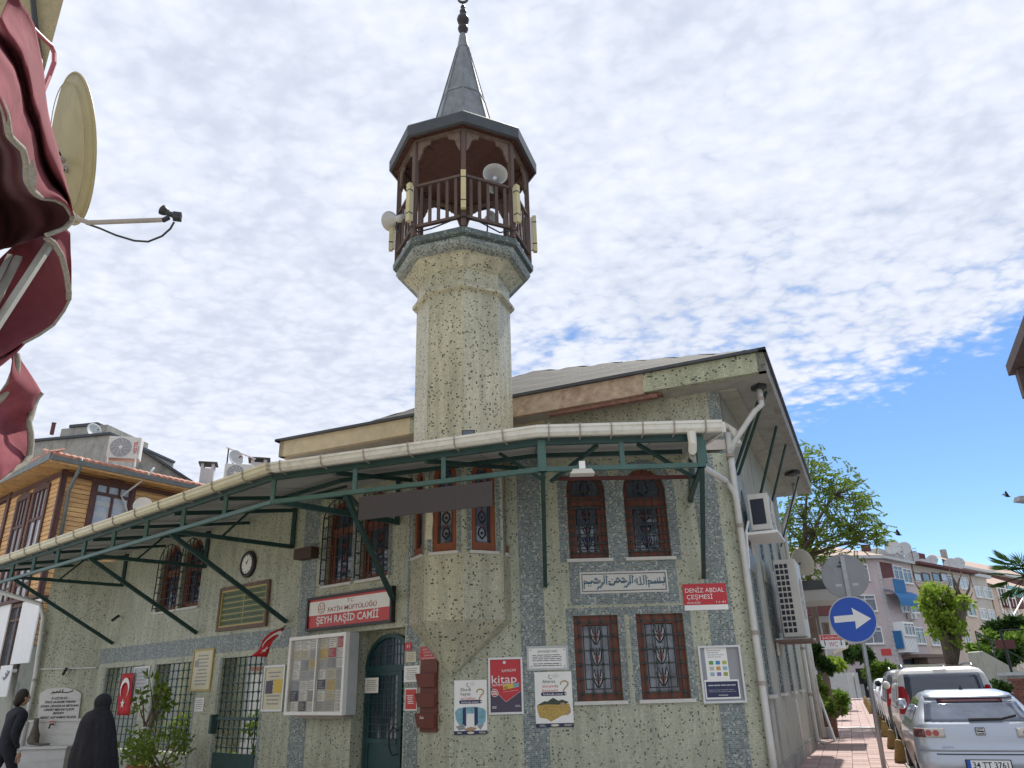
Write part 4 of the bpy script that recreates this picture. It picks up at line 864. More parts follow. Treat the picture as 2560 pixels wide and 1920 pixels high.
# things on the canopy
u0, z1 = MID.px(776, 1072, .05); u1, _ = MID.px(1063, 1043, .05); z0 = MID.px(920, 1108, .05)[1]; z1 = MID.px(920, 1056, .05)[1]
bn = thing('banner_board', 'plain dark grey board hung on the canopy chord below the minaret', 'board', MID.pt((u0+u1)/2, z0, .05))
mb = MB(); mb.wbox(MID, u0, u1, z0, z1, .035, .05); mb.build('sheet', pm('dark_grey_sheet', (.06, .052, .052), .75, .12, 25, .001), bn)
mb = MB()
for u in (u0+.02, u1-.02): mb.wbox(MID, u-.015, u+.015, z0+.01, z1-.01, .015, .034)
mb.build('batten', M['iron'], bn)
fl = thing('flood_lamp', 'small white flood lamp hanging under the right bay of the canopy', 'lamp', F.at(1258, 1018, OFF))
u, z = F.px(1258, 1018, OFF+.02)
mb = MB(); P = F.pt; mb.hexa([P(u-.16, z-.035, OFF+.06), P(u+.16, z-.035, OFF+.06), P(u+.16, z-.035, OFF-.12), P(u-.16, z-.035, OFF-.12), P(u-.12, z+.03, OFF+.04), P(u+.12, z+.03, OFF+.04), P(u+.12, z+.03, OFF-.1), P(u-.12, z+.03, OFF-.1)]); mb.build('housing', M['plastic'], fl)
mb = MB(); mb.wbox(F, u-.04, u+.04, z+.03, z+.13, OFF+.032, OFF+.05); mb.build('bracket', M['white'], fl)
u, z = F.px(1012, 939, 1.0); fl = thing('flood_light', 'black floodlight standing on the canopy roof in front of the minaret', 'lamp', F.pt(u, z-.1, 1.0))
mb = MB(); mb.wbox(F, u-.10, u+.10, z-.06, z+.06, .98, 1.05); mb.build('housing', M['darkplastic'], fl)
mb = MB(); mb.wbox(F, u-.085, u+.085, z-.045, z+.045, 1.051, 1.056); mb.build('lens', M['glass'], fl)
mb = MB(); mb.bar(F.pt(u, z-.14, .96), F.pt(u, z, .99), .02); mb.build('bracket', M['ironb'], fl)
# ================================================================== signs, posters, boards on the walls
r_ = random.Random(11)
def rect(pl, xl, xr, yt, yb, d=0.0):
    """wall coordinates of a picture rectangle"""
    ym, xm = (yt+yb)/2, (xl+xr)/2
    return pl.px(xl, ym, d)[0], pl.px(xr, ym, d)[0], pl.px(xm, yb, d)[1], pl.px(xm, yt, d)[1]
def sheet(parent, name, pl, u0, u1, z0, z1, d, m, t=.004): mb = MB(); mb.wbox(pl, u0, u1, z0, z1, d, d+t); return mb.build(name, M[m] if isinstance(m, str) else m, parent)
def frame(parent, pl, u0, u1, z0, z1, d0, d1, w, m, name='frame'):
    mb = MB(); mb.wbox(pl, u0, u0+w, z0, z1, d0, d1); mb.wbox(pl, u1-w, u1, z0, z1, d0, d1); mb.wbox(pl, u0+w, u1-w, z0, z0+w, d0, d1); mb.wbox(pl, u0+w, u1-w, z1-w, z1, d0, d1); return mb.build(name, M[m] if isinstance(m, str) else m, parent)
def lines(mb, pl, u0, u1, z0, z1, n, d, fill=.45, rag=.25, al='L'):
    for k in range(n):
        zc_ = z1-(z1-z0)*(k+.5)/n; h = (z1-z0)/n*fill/2; wd = (u1-u0)*(1-rag*r_.random())
        if al == 'C': c = (u0+u1)/2; a, b = c-wd/2, c+wd/2
        else: a, b = u0, u0+wd
        x = a
        while x < b-.004:
            w = min(b-x, (u1-u0)*r_.uniform(.10, .26)); mb.wquad(pl, x, x+w, zc_-h, zc_+h, d); x += w+(u1-u0)*.025
    return mb
def label_on(p, nm, m, f): mb = MB(); f(mb); return mb.build(nm, M[m], p)
def sgn(name, lb, cat, pl, rc, d=0.0, **k): u0, u1, z0, z1 = rc; return thing(name, lb, cat, pl.pt((u0+u1)/2, z0, d), **k)
# street name sign
rc = rect(F, 1476, 1570, 1261, 1318); u0, u1, z0, z1 = rc
t = sgn('street_sign', 'crimson street name sign with white lettering high on the right of the front wall', 'street sign', F, rc)
h = z1-z0; sheet(t, 'plate', F, u0, u1, z0+h*.20, z1, .006, 'red', .01); sheet(t, 'white_strip', F, u0, u1, z0, z0+h*.195, .006, 'white', .01)
w = u1-u0
def f(mb):
    mb.text('DENİZ ABDAL', F, u0+w*.05, z1-h*.33, h*.175, .018, width=w*.90, align='LEFT'); mb.text('ÇEŞMESİ', F, u0+w*.07, z1-h*.58, h*.175, .018, width=w*.60, align='LEFT')
    mb.text('SOKAĞI', F, u0+w*.07, z1-h*.755, h*.075, .018, width=w*.30, align='LEFT'); mb.text('1←41', F, u0+w*.95, z1-h*.75, h*.09, .018, width=w*.21, align='RIGHT')
label_on(t, 'lettering', 'whitet', f)
# mosque name board above the door
rc = rect(L, 662, 845, 1282, 1352, .09); u0, u1, z0, z1 = rc; z0, z1 = 2.66, 3.24
t = sgn('mosque_sign', 'long red and white name board of the mosque above the door', 'sign', L, (u0, u1, z0, z1))
d = .07; frame(t, L, u0, u1, z0, z1, .0, d+.02, .045, 'bronze'); w, h = u1-u0-.09, z1-z0-.09; a, b, c, e = u0+.045, u1-.045, z0+.045, z1-.045
sheet(t, 'white_panel', L, a, b, c+h*.44, e, .05, 'paper', .01); sheet(t, 'red_panel', L, a, b, c, c+h*.44, .05, 'red2', .01); sheet(t, 'red_strip', L, a, b, e-h*.075, e, .0605, 'red2', .002)
label_on(t, 'lettering', 'whitet', lambda mb: mb.text('ŞEYH RAŞİD CAMİİ', L, (a+b)/2-.03, c+h*.13, h*.25, .064, width=w*.76, bold=.02))
def f(mb):
    mb.text('T.C.', L, a+w*.53, c+h*.765, h*.13, .063, width=w*.085); mb.text('FATİH MÜFTÜLÜĞÜ', L, a+w*.25, c+h*.51, h*.155, .063, width=w*.59, align='LEFT', bold=.008)
label_on(t, 'lettering', 'darkred', f)
def f(mb):
    cx_, cz_ = a+w*.165, c+h*.68; rx, rz = w*.042, h*.19
    mb.tube([L.pt(cx_+rx*math.cos(k*math.pi/12), cz_+rz*math.sin(k*math.pi/12), .063) for k in range(25)], .006, 4)
    for x in (-.35, .35): mb.wbox(L, cx_+rx*x-.005, cx_+rx*x+.005, cz_-.0, cz_+rz*.55, .062, .065)
    mb.tube([L.pt(cx_-rx*.7, cz_-.02, .063), L.pt(cx_+rx*.7, cz_-.02, .063)], .006, 4); mb.tube([L.pt(cx_-rx*.2, cz_-.05, .063), L.pt(cx_, cz_-.07, .063), L.pt(cx_+rx*.2, cz_-.05, .063)], .005, 4)
label_on(t, 'emblem', 'darkred', f)
# glazed notice board
u0, u1 = L.px(619, 1460, .28)[0], L.px(743, 1450, .28)[0]; z0, z1 = L.px(680, 1545, .28)[1], L.px(680, 1372, .28)[1]
t = thing('notice_board', 'glazed white notice board crowded with papers left of the door', 'notice board', L.pt((u0+u1)/2, z0, 0))
d = .26; mb = MB(); mb.wbox(L, u0, u1, z0, z1, .0, .20); mb.build('box', M['greyl'], t); frame(t, L, u0, u1, z0, z1, .20, d+.02, .055, 'white'); sheet(t, 'back_panel', L, u0+.055, u1-.055, z0+.055, z1-.055, .201, 'greyl', .004)
mb = MB(); mb.wbox(L, u0+.18, u1-.06, z0-.05, z0-.002, .02, .20); mb.build('ledge', M['gclip'], t)
bw, bh = u1-u0-.11, z1-z0-.11; n = 0
mats = ['paper', 'paper', 'paper', 'paper', 'paper', 'greyl', 'paper', 'cream', 'paper', 'greyl']
special = {(3, 6): 'red', (3, 4): 'cream', (2, 2): 'yellow', (4, 4): 'yellow', (5, 4): 'cream', (4, 0): 'grey', (5, 0): 'navy', (6, 1): 'purple', (4, 3): 'purple', (5, 2): 'grey', (2, 1): 'grey', (0, 3): 'cream', (0, 5): 'red2', (1, 3): 'yellow', (2, 4): 'grey', (1, 4): 'red'}
tx = MB(); txw = MB()
for row in range(7):
    for col in range(6):
        x0 = u0+.06+bw*(col+.06*r_.random())/6; x1 = x0+bw/6*r_.uniform(.80, .95); y1 = z1-.06-bh*(row+.08*r_.random())/7; y0 = y1-bh/7*r_.uniform(.82, .96)
        m = special.get((row, col), r_.choice(mats)); dd = .206+.002*((row+col) % 2)
        mb = MB(); mb.wbox(L, x0, x1, y0, y1, dd, dd+.001); mb.build('paper_notice', M[m], t)
        lines(txw if m in ('grey', 'navy', 'purple', 'red', 'red2') else tx, L, x0+.012, x1-.012, y0+.015, y1-.015, r_.randint(4, 7), dd+.0025, .4, .5)
tx.build('print', M['grey'], t); txw.build('print', M['greyl'], t)
gl, tt, bb = newmat('clear_glass'); tr_ = tt.nodes.new('ShaderNodeBsdfTransparent'); gs_ = tt.nodes.new('ShaderNodeBsdfGlossy'); gs_.inputs['Roughness'].default_value = .03; mx_ = tt.nodes.new('ShaderNodeMixShader'); fr_ = tt.nodes.new('ShaderNodeFresnel'); fr_.inputs['IOR'].default_value = 1.35; tt.links.new(fr_.outputs[0], mx_.inputs[0]); tt.links.new(tr_.outputs[0], mx_.inputs[1]); tt.links.new(gs_.outputs[0], mx_.inputs[2]); tt.links.new(mx_.outputs[0], tt.nodes['Material Output'].inputs['Surface']); M['clear'] = gl
mb = MB(); mb.wquad(L, u0+.055, u1-.055, z0+.055, z1-.055, .255); mb.build('glass', gl, t)
frame(t, L, (u0+u1)/2-.012, (u0+u1)/2+.012, z0+.055, z1-.055, .24, .268, .012, 'white', 'sliding_stile')
# small notices round the door
def notice(name, lb, pl, px, mat_, bg=None, n=5, d=.006, ink='grey', group=None, rag=.3):
    rc = rect(pl, *px, d); t = sgn(name, lb, 'notice', pl, rc, group=group); u0, u1, z0, z1 = rc; w, h = u1-u0, z1-z0
    sheet(t, 'sheet', pl, u0, u1, z0, z1, d, mat_)
    if n: label_on(t, 'print', ink, lambda mb: lines(mb, pl, u0+w*.1, u1-w*.1, z0+h*.12, z1-h*.12, n, d+.006, .35, rag, 'C'))
    return t, rc
rc = rect(L, 788, 817, 1464, 1497, -.20); t = sgn('door_notice', 'white paper notice taped to the bars of the teal door', 'notice', L, rc); sheet(t, 'sheet', L, *rc, -.205, 'paper'); label_on(t, 'print', 'grey', lambda mb: lines(mb, L, rc[0]+.02, rc[1]-.02, rc[2]+.03, rc[3]-.03, 6, -.199, .35, .3, 'C'))
rc = rect(L, 875, 889, 1388, 1405, .01); t = sgn('house_number', 'tiny red house number plate right of the door', 'sign', L, rc); sheet(t, 'plate', L, *rc, .006, 'red', .008); label_on(t, 'lettering', 'whitet', lambda mb: mb.text('41', L, (rc[0]+rc[1])/2, rc[2]+(rc[3]-rc[2])*.3, (rc[3]-rc[2])*.45, .016, width=(rc[1]-rc[0])*.5))
notice('small_notice', 'small yellowed notice under the house number plate', L, (878, 899, 1408, 1430), 'cream', n=5)
notice('white_notice', 'wide white paper notice level with the top pocket of the wall rack', L, (873, 907, 1438, 1473), 'paper', n=6)
t, rc = notice('red_notice', 'narrow red notice with white border low beside the door', L, (875, 901, 1486, 1535), 'paper', n=0); u0, u1, z0, z1 = rc; sheet(t, 'red_field', L, u0+.015, u1-.015, z0+.02, z1-.02, .0105, 'red2', .002); label_on(t, 'print', 'whitet', lambda mb: (lines(mb, L, u0+.05, u1-.05, z1-.16, z1-.09, 2, .014, .3), lines(mb, L, u0+.07, u1-.07, z0+.09, z0+.22, 5, .014, .5)))
t, rc = notice('camera_notice', 'red warning plate with white text on top of the wall rack', L, (908, 943, 1397, 1426), 'red', n=0, d=.03); u0, u1, z0, z1 = rc; h = z1-z0
def f(mb):
    for k, s in enumerate(('CAMİMİZ 24 SAAT', 'GÜVENLİK', 'KAMERA İLE', 'GÖZETLENMEKTEDİR')): mb.text(s, L, (u0+u1)/2, z1-h*(.25+.22*k), h*.12, .036, width=(u1-u0)*(.78, .6, .5, .86)[k])
label_on(t, 'lettering', 'whitet', f)
# leather-brown wall rack with three pockets
u0, u1 = L.px(906, 1500, .03)[0], L.px(944, 1500, .03)[0]; z1, z0 = L.px(925, 1424, .03)[1], L.px(925, 1585, .03)[1]
rk = thing('wall_rack', 'red brown hanging rack with three pockets right of the door', 'rack', L.pt((u0+u1)/2, z0, 0)); lm = pm('red_brown_leather', (.15, .042, .03), .5, .15, 10, .002)
sheet(rk, 'back', L, u0+.02, u1, z0+.02, z1, .01, lm, .025)
for k in range(3):
    zz = z1-.20-(z1-z0-.20)/3*k; hh = (z1-z0-.20)/3*.70; P = L.pt
    mb = MB(); mb.hexa([P(u0+.02, zz-hh, .085), P(u1-.01, zz-hh, .085), P(u1-.01, zz-hh, .036), P(u0+.02, zz-hh, .036), P(u0-.02, zz, .11), P(u1+.01, zz, .11), P(u1+.01, zz, .036), P(u0-.02, zz, .036)]); pk = mb.build('pocket', lm, rk)
    if k == 2: mb = MB(); mb.text('Z.ab', L, (u0+u1)/2, zz-hh*.36, .035, .158, bold=.02); mb.build('lettering', M['whitet'], pk)
# posters
def hollow_pic(mb, pl, pts, d): mb.poly([pl.pt(u, z, d) for u, z in pts])
def quote_poster(name, lb, px, l1, l2, tail):
    rc = rect(F, *px, .01); u0, u1, z0, z1 = rc; w, h = u1-u0, z1-z0; t = sgn(name, lb, 'poster', F, rc); X = lambda x: u0+w*x; Z = lambda z: z1-h*z
    sheet(t, 'sheet', F, u0, u1, z0, z1, .008, 'paper', .003); sheet(t, 'navy_strip', F, u0, u1, z0, z0+h*.07, .0115, 'navy', .002)
    label_on(t, 'strip_badge', 'cream', lambda mb: (mb.poly([F.pt(X(.5)+w*.11*math.cos(k*math.pi/8), z0+h*.035+h*.022*math.sin(k*math.pi/8), .015) for k in range(16)]), lines(mb, F, X(.1), X(.27), z0+h*.015, z0+h*.055, 2, .015), lines(mb, F, X(.75), X(.97), z0+h*.015, z0+h*.055, 2, .015)))
    label_on(t, 'lettering', 'black', lambda mb: [mb.text(s, F, X(.2), Z(.205+.08*k), h*.062, .013, width=w*wd, align='LEFT') for k, (s, wd) in enumerate(l1)])
    label_on(t, 'lettering', 'red2', lambda mb: [mb.text(s, F, X(.2), Z(.205+.08*(len(l1)+k)), h*.055, .013, width=w*wd, align='LEFT') for k, (s, wd) in enumerate(l2)])
    q = [(X(.20)+h*.03*math.cos(a), Z(.405)+h*.034*math.sin(a)) for a in [math.pi/2+math.pi*k/8 for k in range(9)]]+[(X(.80)+h*.03*math.cos(a), Z(.405)+h*.034*math.sin(a)) for a in [-math.pi/2+math.pi*k/8 for k in range(9)]]
    label_on(t, 'badge', 'navy', lambda mb: mb.poly([F.pt(u, z, .0125) for u, z in q]))
    label_on(t, 'lettering', 'whitet', lambda mb: (mb.text('farkında mısın', F, X(.48), Z(.425), h*.04, .015, width=w*.52), mb.disc(F.pt(X(.81), Z(.405), .0135), h*.014, F.n, 10, .002)))
    gold = M.setdefault('gold', pm('ochre_print', (.42, .27, .10), .6, .2, 30))
    mb = MB(); qs = [(.70, .24), (.70, .20), (.76, .175), (.84, .175), (.90, .205), (.89, .25), (.83, .29), (.78, .33), (.76, .365)]; mb.tube([F.pt(X(x), Z(z), .0125) for x, z in qs], .010, 5); mb.build('question_mark', gold, t)
    label_on(t, 'emblem', 'grey', lambda mb: (mb.tube([F.pt(X(x), Z(z), .0125) for x, z in ((.42, .05), (.38, .08), (.40, .12), (.47, .13))], .006, 4), [mb.bar(F.pt(X(.46+.03*k), Z(.07+.02*k), .0125), F.pt(X(.60+.03*k), Z(.04+.02*k), .0125), .006, .003) for k in range(3)]))
    return t, X, Z
t, X, Z = quote_poster('poster', 'pale poster with blue city picture below the tip of the mosaic corbel', (981, 1052, 1469, 1587), [('Ebedi', .31), ('hayat', .30)], [('seni bekliyor', .46)], 0)
sky1 = M.setdefault('cyan', pm('pale_blue_print', (.20, .40, .48), .6, .4, 20)); 
for nm, m, pts in (('picture', sky1, [(.03, .58), (.12, .52), (.30, .50), (.70, .50), (.88, .53), (.97, .58), (.95, .76), (.85, .84), (.15, .82), (.05, .72)]), ('picture_block', M['navy'], [(.26, .52), (.36, .50), (.36, .86), (.26, .80)]), ('picture_block', M['navy'], [(.62, .50), (.72, .52), (.72, .80), (.62, .86)]), ('picture_road', M['paper'], [(.38, .62), (.60, .62), (.61, .86), (.37, .86)]), ('picture_road', M.setdefault('tan', pm('tan_print', (.42, .28, .18), .6, .2, 30)), [(.30, .90), (.50, .86), (.70, .88), (.52, .97), (.38, .95)]), ('picture_block', M['grey'], [(.05, .85), (.30, .80), (.34, .90), (.15, .92)]), ('picture_block', M['grey'], [(.68, .84), (.90, .82), (.80, .92)])):
    mb = MB(); mb.poly([F.pt(X(x), Z(z), .0115+.0006*['picture', 'picture_block', 'picture_road'].index(nm)) for x, z in reversed(pts)]); mb.build(nm, m, t)
t, X, Z = quote_poster('poster', 'pale poster with a golden field picture under the white plaque', (1156, 1237, 1451, 1571), [('Ahiret', .36)], [('dünyada', .43), ('kazanılır', .43)], 0)
field = M.setdefault('field', pm('golden_field_print', (.46, .32, .09), .6, .5, 45, stretch=(1, 1, 2.2))); hill = M.setdefault('hill', pm('dark_hill_print', (.06, .075, .05), .6, .5, 40))
for nm, m, dd, pts in (('picture_hill', hill, .0115, [(.05, .60), (.25, .53), (.32, .54), (.48, .475), (.62, .53), (.72, .51), (.90, .56), (.75, .62), (.4, .66)]), ('picture_field', field, .0121, [(.04, .61), (.3, .59), (.62, .60), (.9, .585), (.94, .70), (.86, .78), (.70, .80), (.55, .85), (.40, .90), (.30, .85), (.10, .82), (.06, .72)]), ('picture_patch', M['tan'], .0127, [(.66, .58), (.76, .56), (.80, .60), (.72, .64)]), ('picture_patch', M['tan'], .0127, [(.80, .74), (.93, .69), (.94, .74), (.84, .80)])):
    mb = MB(); mb.poly([F.pt(X(x), Z(z), dd) for x, z in reversed(pts)]); mb.build(nm, m, t)
# red framed campaign poster
rc = rect(F, 1055, 1130, 1420, 1543, .02); u0, u1, z0, z1 = rc; w, h = u1-u0, z1-z0; X = lambda x: u0+w*x; Z = lambda z: z1-h*z
t = sgn('framed_poster', 'aluminium framed red and plum poster right of the mosaic corbel tip', 'poster', F, rc); frame(t, F, u0, u1, z0, z1, .0, .03, .028, 'alu'); sheet(t, 'plum_field', F, u0+.028, u1-.028, z0+.028, z1-.028, .008, 'purple', .004)
mb = MB(); mb.poly([F.pt(X(x), Z(z), .0135) for x, z in ((.05, .04), (.05, .50), (.50, .79), (.95, .595), (.95, .04))]); mb.build('red_field', M['red'], t)
def f(mb):
    for (a, b) in (((.05, .50), (.50, .79)), ((.50, .79), (.95, .595))): mb.bar(F.pt(X(a[0]), Z(a[1]), .0145), F.pt(X(b[0]), Z(b[1]), .0145), .008, .003)
    mb.text('kitap', F, X(.10), Z(.46), h*.15, .015, width=w*.72, align='LEFT', ang=.02); mb.text('RAMAZAN', F, X(.40), Z(.265), h*.05, .015, width=w*.40, align='LEFT', ang=.05); mb.text('kampanyası', F, X(.12), Z(.51), h*.05, .015, width=w*.50, align='LEFT', ang=.06)
    mb.disc(F.pt(X(.47), Z(.09), .0145), .022, F.n, 14, .002); mb.disc(F.pt(X(.18), Z(.625), .0145), w*.105, F.n, 20, .002); lines(mb, F, X(.10), X(.24), Z(.90), Z(.855), 3, .015); lines(mb, F, X(.76), X(.93), Z(.88), Z(.84), 2, .015, .3)
    mb.bar(F.pt(X(.42), Z(.615), .0145), F.pt(X(.85), Z(.585), .0145), .008, .003)
label_on(t, 'lettering', 'whitet', f)
label_on(t, 'badge', 'red', lambda mb: (mb.disc(F.pt(X(.18), Z(.625), .0167), w*.092, F.n, 20, .001)))
label_on(t, 'badge_print', 'whitet', lambda mb: lines(mb, F, X(.11), X(.25), Z(.665), Z(.585), 2, .0185, .6, .1))
mb = MB(); mb.poly([F.pt(X(x), Z(z), .0162) for x, z in ((.43, .58), (.73, .545), (.72, .465), (.42, .49))][::-1]); mb.build('price_ticket', M['yellow'], t); mb = MB(); mb.poly([F.pt(X(x), Z(z), .0162) for x, z in ((.735, .545), (.88, .53), (.885, .455), (.735, .47))][::-1]); mb.build('gift_picture', M['cyan'], t)
label_on(t, 'lettering', 'black', lambda mb: mb.text('40', F, X(.50), Z(.57), h*.06, .0175, width=w*.12))
# white marble plaque
rc = rect(F, 1138, 1228, 1395, 1448, .02); u0, u1, z0, z1 = rc; w, h = u1-u0, z1-z0; X = lambda x: u0+w*x; Z = lambda z: z1-h*z
t = sgn('plaque', 'white framed plaque with black lettering left of the lower front windows', 'plaque', F, rc); sheet(t, 'panel', F, u0+.03, u1-.03, z0+.03, z1-.03, .008, 'white', .012); frame(t, F, u0, u1, z0, z1, .0, .03, .03, 'greyl')
label_on(t, 'lettering', 'black', lambda mb: (mb.text('ŞEYH RAŞİD CÂMİİ', F, X(.5), Z(.27), h*.085, .0225, width=w*.48), lines(mb, F, X(.13), X(.88), Z(.64), Z(.34), 4, .0225, .32, .12), lines(mb, F, X(.15), X(.88), Z(.85), Z(.69), 2, .0225, .35, .1), [mb.disc(F.pt(X(x), Z(z), .0215), .008, F.n, 8, .002) for x in (.10, .90) for z in (.18, .84)]))
# aluminium showcase right of the windows
rc = rect(F, 1513, 1606, 1394, 1519, .04); u0, u1, z0, z1 = rc; w, h = u1-u0, z1-z0; X = lambda x: u0+w*x; Z = lambda z: z1-h*z
t = sgn('showcase', 'aluminium framed showcase with a white leaflet above a navy one, under the street sign', 'notice board', F, rc); frame(t, F, u0, u1, z0, z1, .0, .055, .03, 'alu'); sheet(t, 'back_panel', F, u0+.03, u1-.03, z0+.03, z1-.03, .008, 'grey', .006)
sheet(t, 'white_leaflet', F, X(.16), X(.68), Z(.60), Z(.04), .0145, 'paper', .002); sheet(t, 'white_leaflet', F, X(.08), X(.88), Z(.93), Z(.60), .0145, 'paper', .002); sheet(t, 'navy_leaflet', F, X(.11), X(.85), Z(.90), Z(.63), .0167, 'navy', .002)
label_on(t, 'print', 'grey', lambda mb: lines(mb, F, X(.21), X(.62), Z(.22), Z(.07), 4, .0175, .3, .4)); label_on(t, 'print', 'greyl', lambda mb: (lines(mb, F, X(.16), X(.80), Z(.72), Z(.67), 1, .0195, .4, .1), lines(mb, F, X(.16), X(.80), Z(.82), Z(.76), 2, .0195, .2, .1), lines(mb, F, X(.38), X(.60), Z(.88), Z(.85), 1, .0195, .5)))
cols = [('green_swatch', (.12, .32, .10)), ('blue_swatch', (.06, .25, .50)), ('lime_swatch', (.42, .45, .08)), ('pale_swatch', (.5, .5, .45)), ('orange_swatch', (.60, .33, .08)), ('sky_swatch', (.28, .45, .55)), ('sky_swatch', (.2, .40, .55)), ('violet_swatch', (.2, .18, .42)), ('olive_swatch', (.32, .36, .06))]
for k, (nm, c) in enumerate(cols): x, y = .24+.155*(k % 3), .27+.10*(k//3); mb = MB(); mb.wbox(F, X(x), X(x+.10), Z(y+.065), Z(y), .0165, .018); mb.build('swatch', M.setdefault(nm, pm(nm, c, .6, .1)), t)
# calligraphy board, clock, gilt frame etc. on the wing
u0, u1 = L.px(474, 1310, .03)[0], L.px(580, 1300, .03)[0]; z0, z1 = L.px(527, 1358, .03)[1], L.px(527, 1262, .03)[1]
t = thing('calligraphy_board', 'brown framed green board with gold rules on the wing wall under the canopy', 'board', L.pt((u0+u1)/2, z0, 0)); frame(t, L, u0, u1, z0, z1, .0, .06, .07, 'woodbr'); frame(t, L, u0+.07, u1-.07, z0+.07, z1-.07, .0, .045, .035, M.setdefault('gilt', pm('gilt', (.45, .36, .13), .45, .15, 12)), 'gilt_edge')
sheet(t, 'green_panel', L, u0+.1, u1-.1, z0+.1, z1-.1, .008, M.setdefault('olive', pm('olive_panel', (.11, .16, .09), .6, .25, 18)), .01)
mb = MB(); um = (u0+u1)/2
for k in range(1, 6): z = z0+.1+(z1-z0-.2)*k/6; mb.wbox(L, u0+.105, u1-.105, z-.008, z+.008, .018, .022)
mb.wbox(L, um-.008, um+.008, z0+.1, z1-.1, .018, .0225); mb.build('gold_rule', M['gilt'], t)
mb = MB()
for k in range(6):
    for s_ in (0, 1):
        z = z0+.1+(z1-z0-.2)*(k+.5)/6; x0 = (u0+.14) if s_ == 0 else um+.04; lines(mb, L, x0, x0+(um-u0-.2), z-.03, z+.03, 1, .0195, .35, .2)
mb.build('script', M['hill'], t)
cu_, cz_ = L.px(535, 1219, .04); t = thing('wall_clock', 'round black rimmed clock high on the wing wall', 'clock', L.pt(cu_, cz_-.35, 0)); rr = (L.px(551, 1219, .04)[0]-L.px(519, 1219, .04)[0])/2; rz = (L.px(535, 1192, .04)[1]-L.px(535, 1246, .04)[1])/2; rr = (rr+rz)/2
mb = MB(); c = L.pt(cu_, cz_, 0); mb.lathe(c, [(rr, 0), (rr, .05), (rr*.93, .07), (rr*.70, .065), (rr*.69, .045)], 28, 0, L.n); mb.build('rim', M['darkplastic'], t, True)
mb = MB(); mb.disc(L.pt(cu_, cz_, .058), rr*.70, L.n, 28, .002); mb.build('face', M['paper'], t)
mb = MB()
for k in range(12): a = k*math.pi/6; mb.bar(L.pt(cu_+math.cos(a)*rr*.55, cz_+math.sin(a)*rr*.55, .062), L.pt(cu_+math.cos(a)*rr*.65, cz_+math.sin(a)*rr*.65, .062), .014, .003)
for a, l in ((1.2, .42), (2.2, .30)): mb.bar(L.pt(cu_, cz_, .063), L.pt(cu_+math.cos(a)*rr*l, cz_+math.sin(a)*rr*l, .063), .016, .003)
mb.build('hands_and_marks', M['black'], t)
def fpic(name, lb, px, fm, sm, n, d=.03, ink='grey', ex=None):
    rc = rect(L, *px, d); t = sgn(name, lb, 'notice', L, rc); u0, u1, z0, z1 = rc; w, h = u1-u0, z1-z0; frame(t, L, u0, u1, z0, z1, 0, d, min(.035, w*.08), fm); sheet(t, 'sheet', L, u0+.02, u1-.02, z0+.02, z1-.02, .008, sm); label_on(t, 'print', ink, lambda mb: lines(mb, L, u0+w*.18, u1-w*.18, z0+h*.12, z1-h*.12, n, .0145, .35, .35, 'C'))
    return t, rc
t, (u0, u1, z0, z1) = fpic('gilt_notice', 'tall cream notice in a gilt frame between two grilled openings', (413, 457, 1402, 1493), 'gilt', 'cream', 9); mb = MB(); mb.wbox(L, u0+.1, u0+.25, z1-.35, z1-.22, .0145, .016); mb.build('picture', M['grey'], t)
fpic('grey_notice', 'narrow silver framed grey notice beside the hanging flag', (285, 318, 1440, 1522), 'alu', 'greyl', 8)
t, (u0, u1, z0, z1) = fpic('framed_notice', 'aluminium framed notice with a yellow and a plum leaflet left of the big notice board', (567, 612, 1437, 1537), 'alu', 'cream', 9); w, h = u1-u0, z1-z0; sheet(t, 'leaflet', L, u0+w*.12, u0+w*.45, z0+h*.38, z0+h*.66, .0145, 'purple', .002); sheet(t, 'leaflet', L, u0+w*.52, u0+w*.9, z0+h*.40, z0+h*.68, .0145, 'yellow', .002)
notice('small_white_notice', 'small white paper stuck on the pier below the gilt notice', L, (421, 440, 1507, 1537), 'paper', n=5)
# flags
def flag_marks(mb, c, ax, ay, s, d):
    P = lambda a, b: c+ax*a*s+ay*b*s+d
    n = 22; ro, ri, off = .25, .20, .0625
    pts = []
    a0 = math.acos((ro*ro-ri*ri+off*off)/(2*off*ro))
    for k in range(n+1): t = a0+(2*math.pi-2*a0)*k/n; pts.append((ro*math.cos(t), ro*math.sin(t)))
    b0 = math.acos((ro*math.cos(a0)-off)/ri) if abs((ro*math.cos(a0)-off)/ri) <= 1 else 0
    inn = [];
    for k in range(n+1): t = (2*math.pi-b0)-(2*math.pi-2*b0)*k/n; inn.append((off+ri*math.cos(t), ri*math.sin(t)))
    for k in range(n): mb.quad(P(*pts[k]), P(*pts[k+1]), P(*inn[n-k-1]), P(*inn[n-k]))
    st = []
    for k in range(10): t = math.pi+k*math.pi/5; r = .125 if k % 2 == 0 else .048; st.append((.36+r*math.cos(t), r*math.sin(t)))
    mb.poly([P(*q) for q in st])
ru0, rz0 = L.px(270, 1455, .05); rw = L.px(288, 1455, .05)[0]-ru0; rz1 = L.px(270, 1545, .05)[1]
t = thing('hanging_flag', 'red flag with white crescent and star hanging vertically on the first grille', 'flag', L.pt(ru0, rz1, .05), 'national flags on the wing')
rows = [[L.pt(ru0-.08+(rw+.16)*j/6+.02*i/8, rz0+(rz1-rz0)*i/8, .06+.025*math.sin(j*1.3+i*.4)) for j in range(7)] for i in range(9)]
mb = MB(); mb.grid(rows); o = mb.build('cloth', M.setdefault('flagred', pm('flag_red', (.50, .025, .03), .7, .08, 6)), t, True); sm = o.modifiers.new('s', 'SOLIDIFY'); sm.thickness = .006
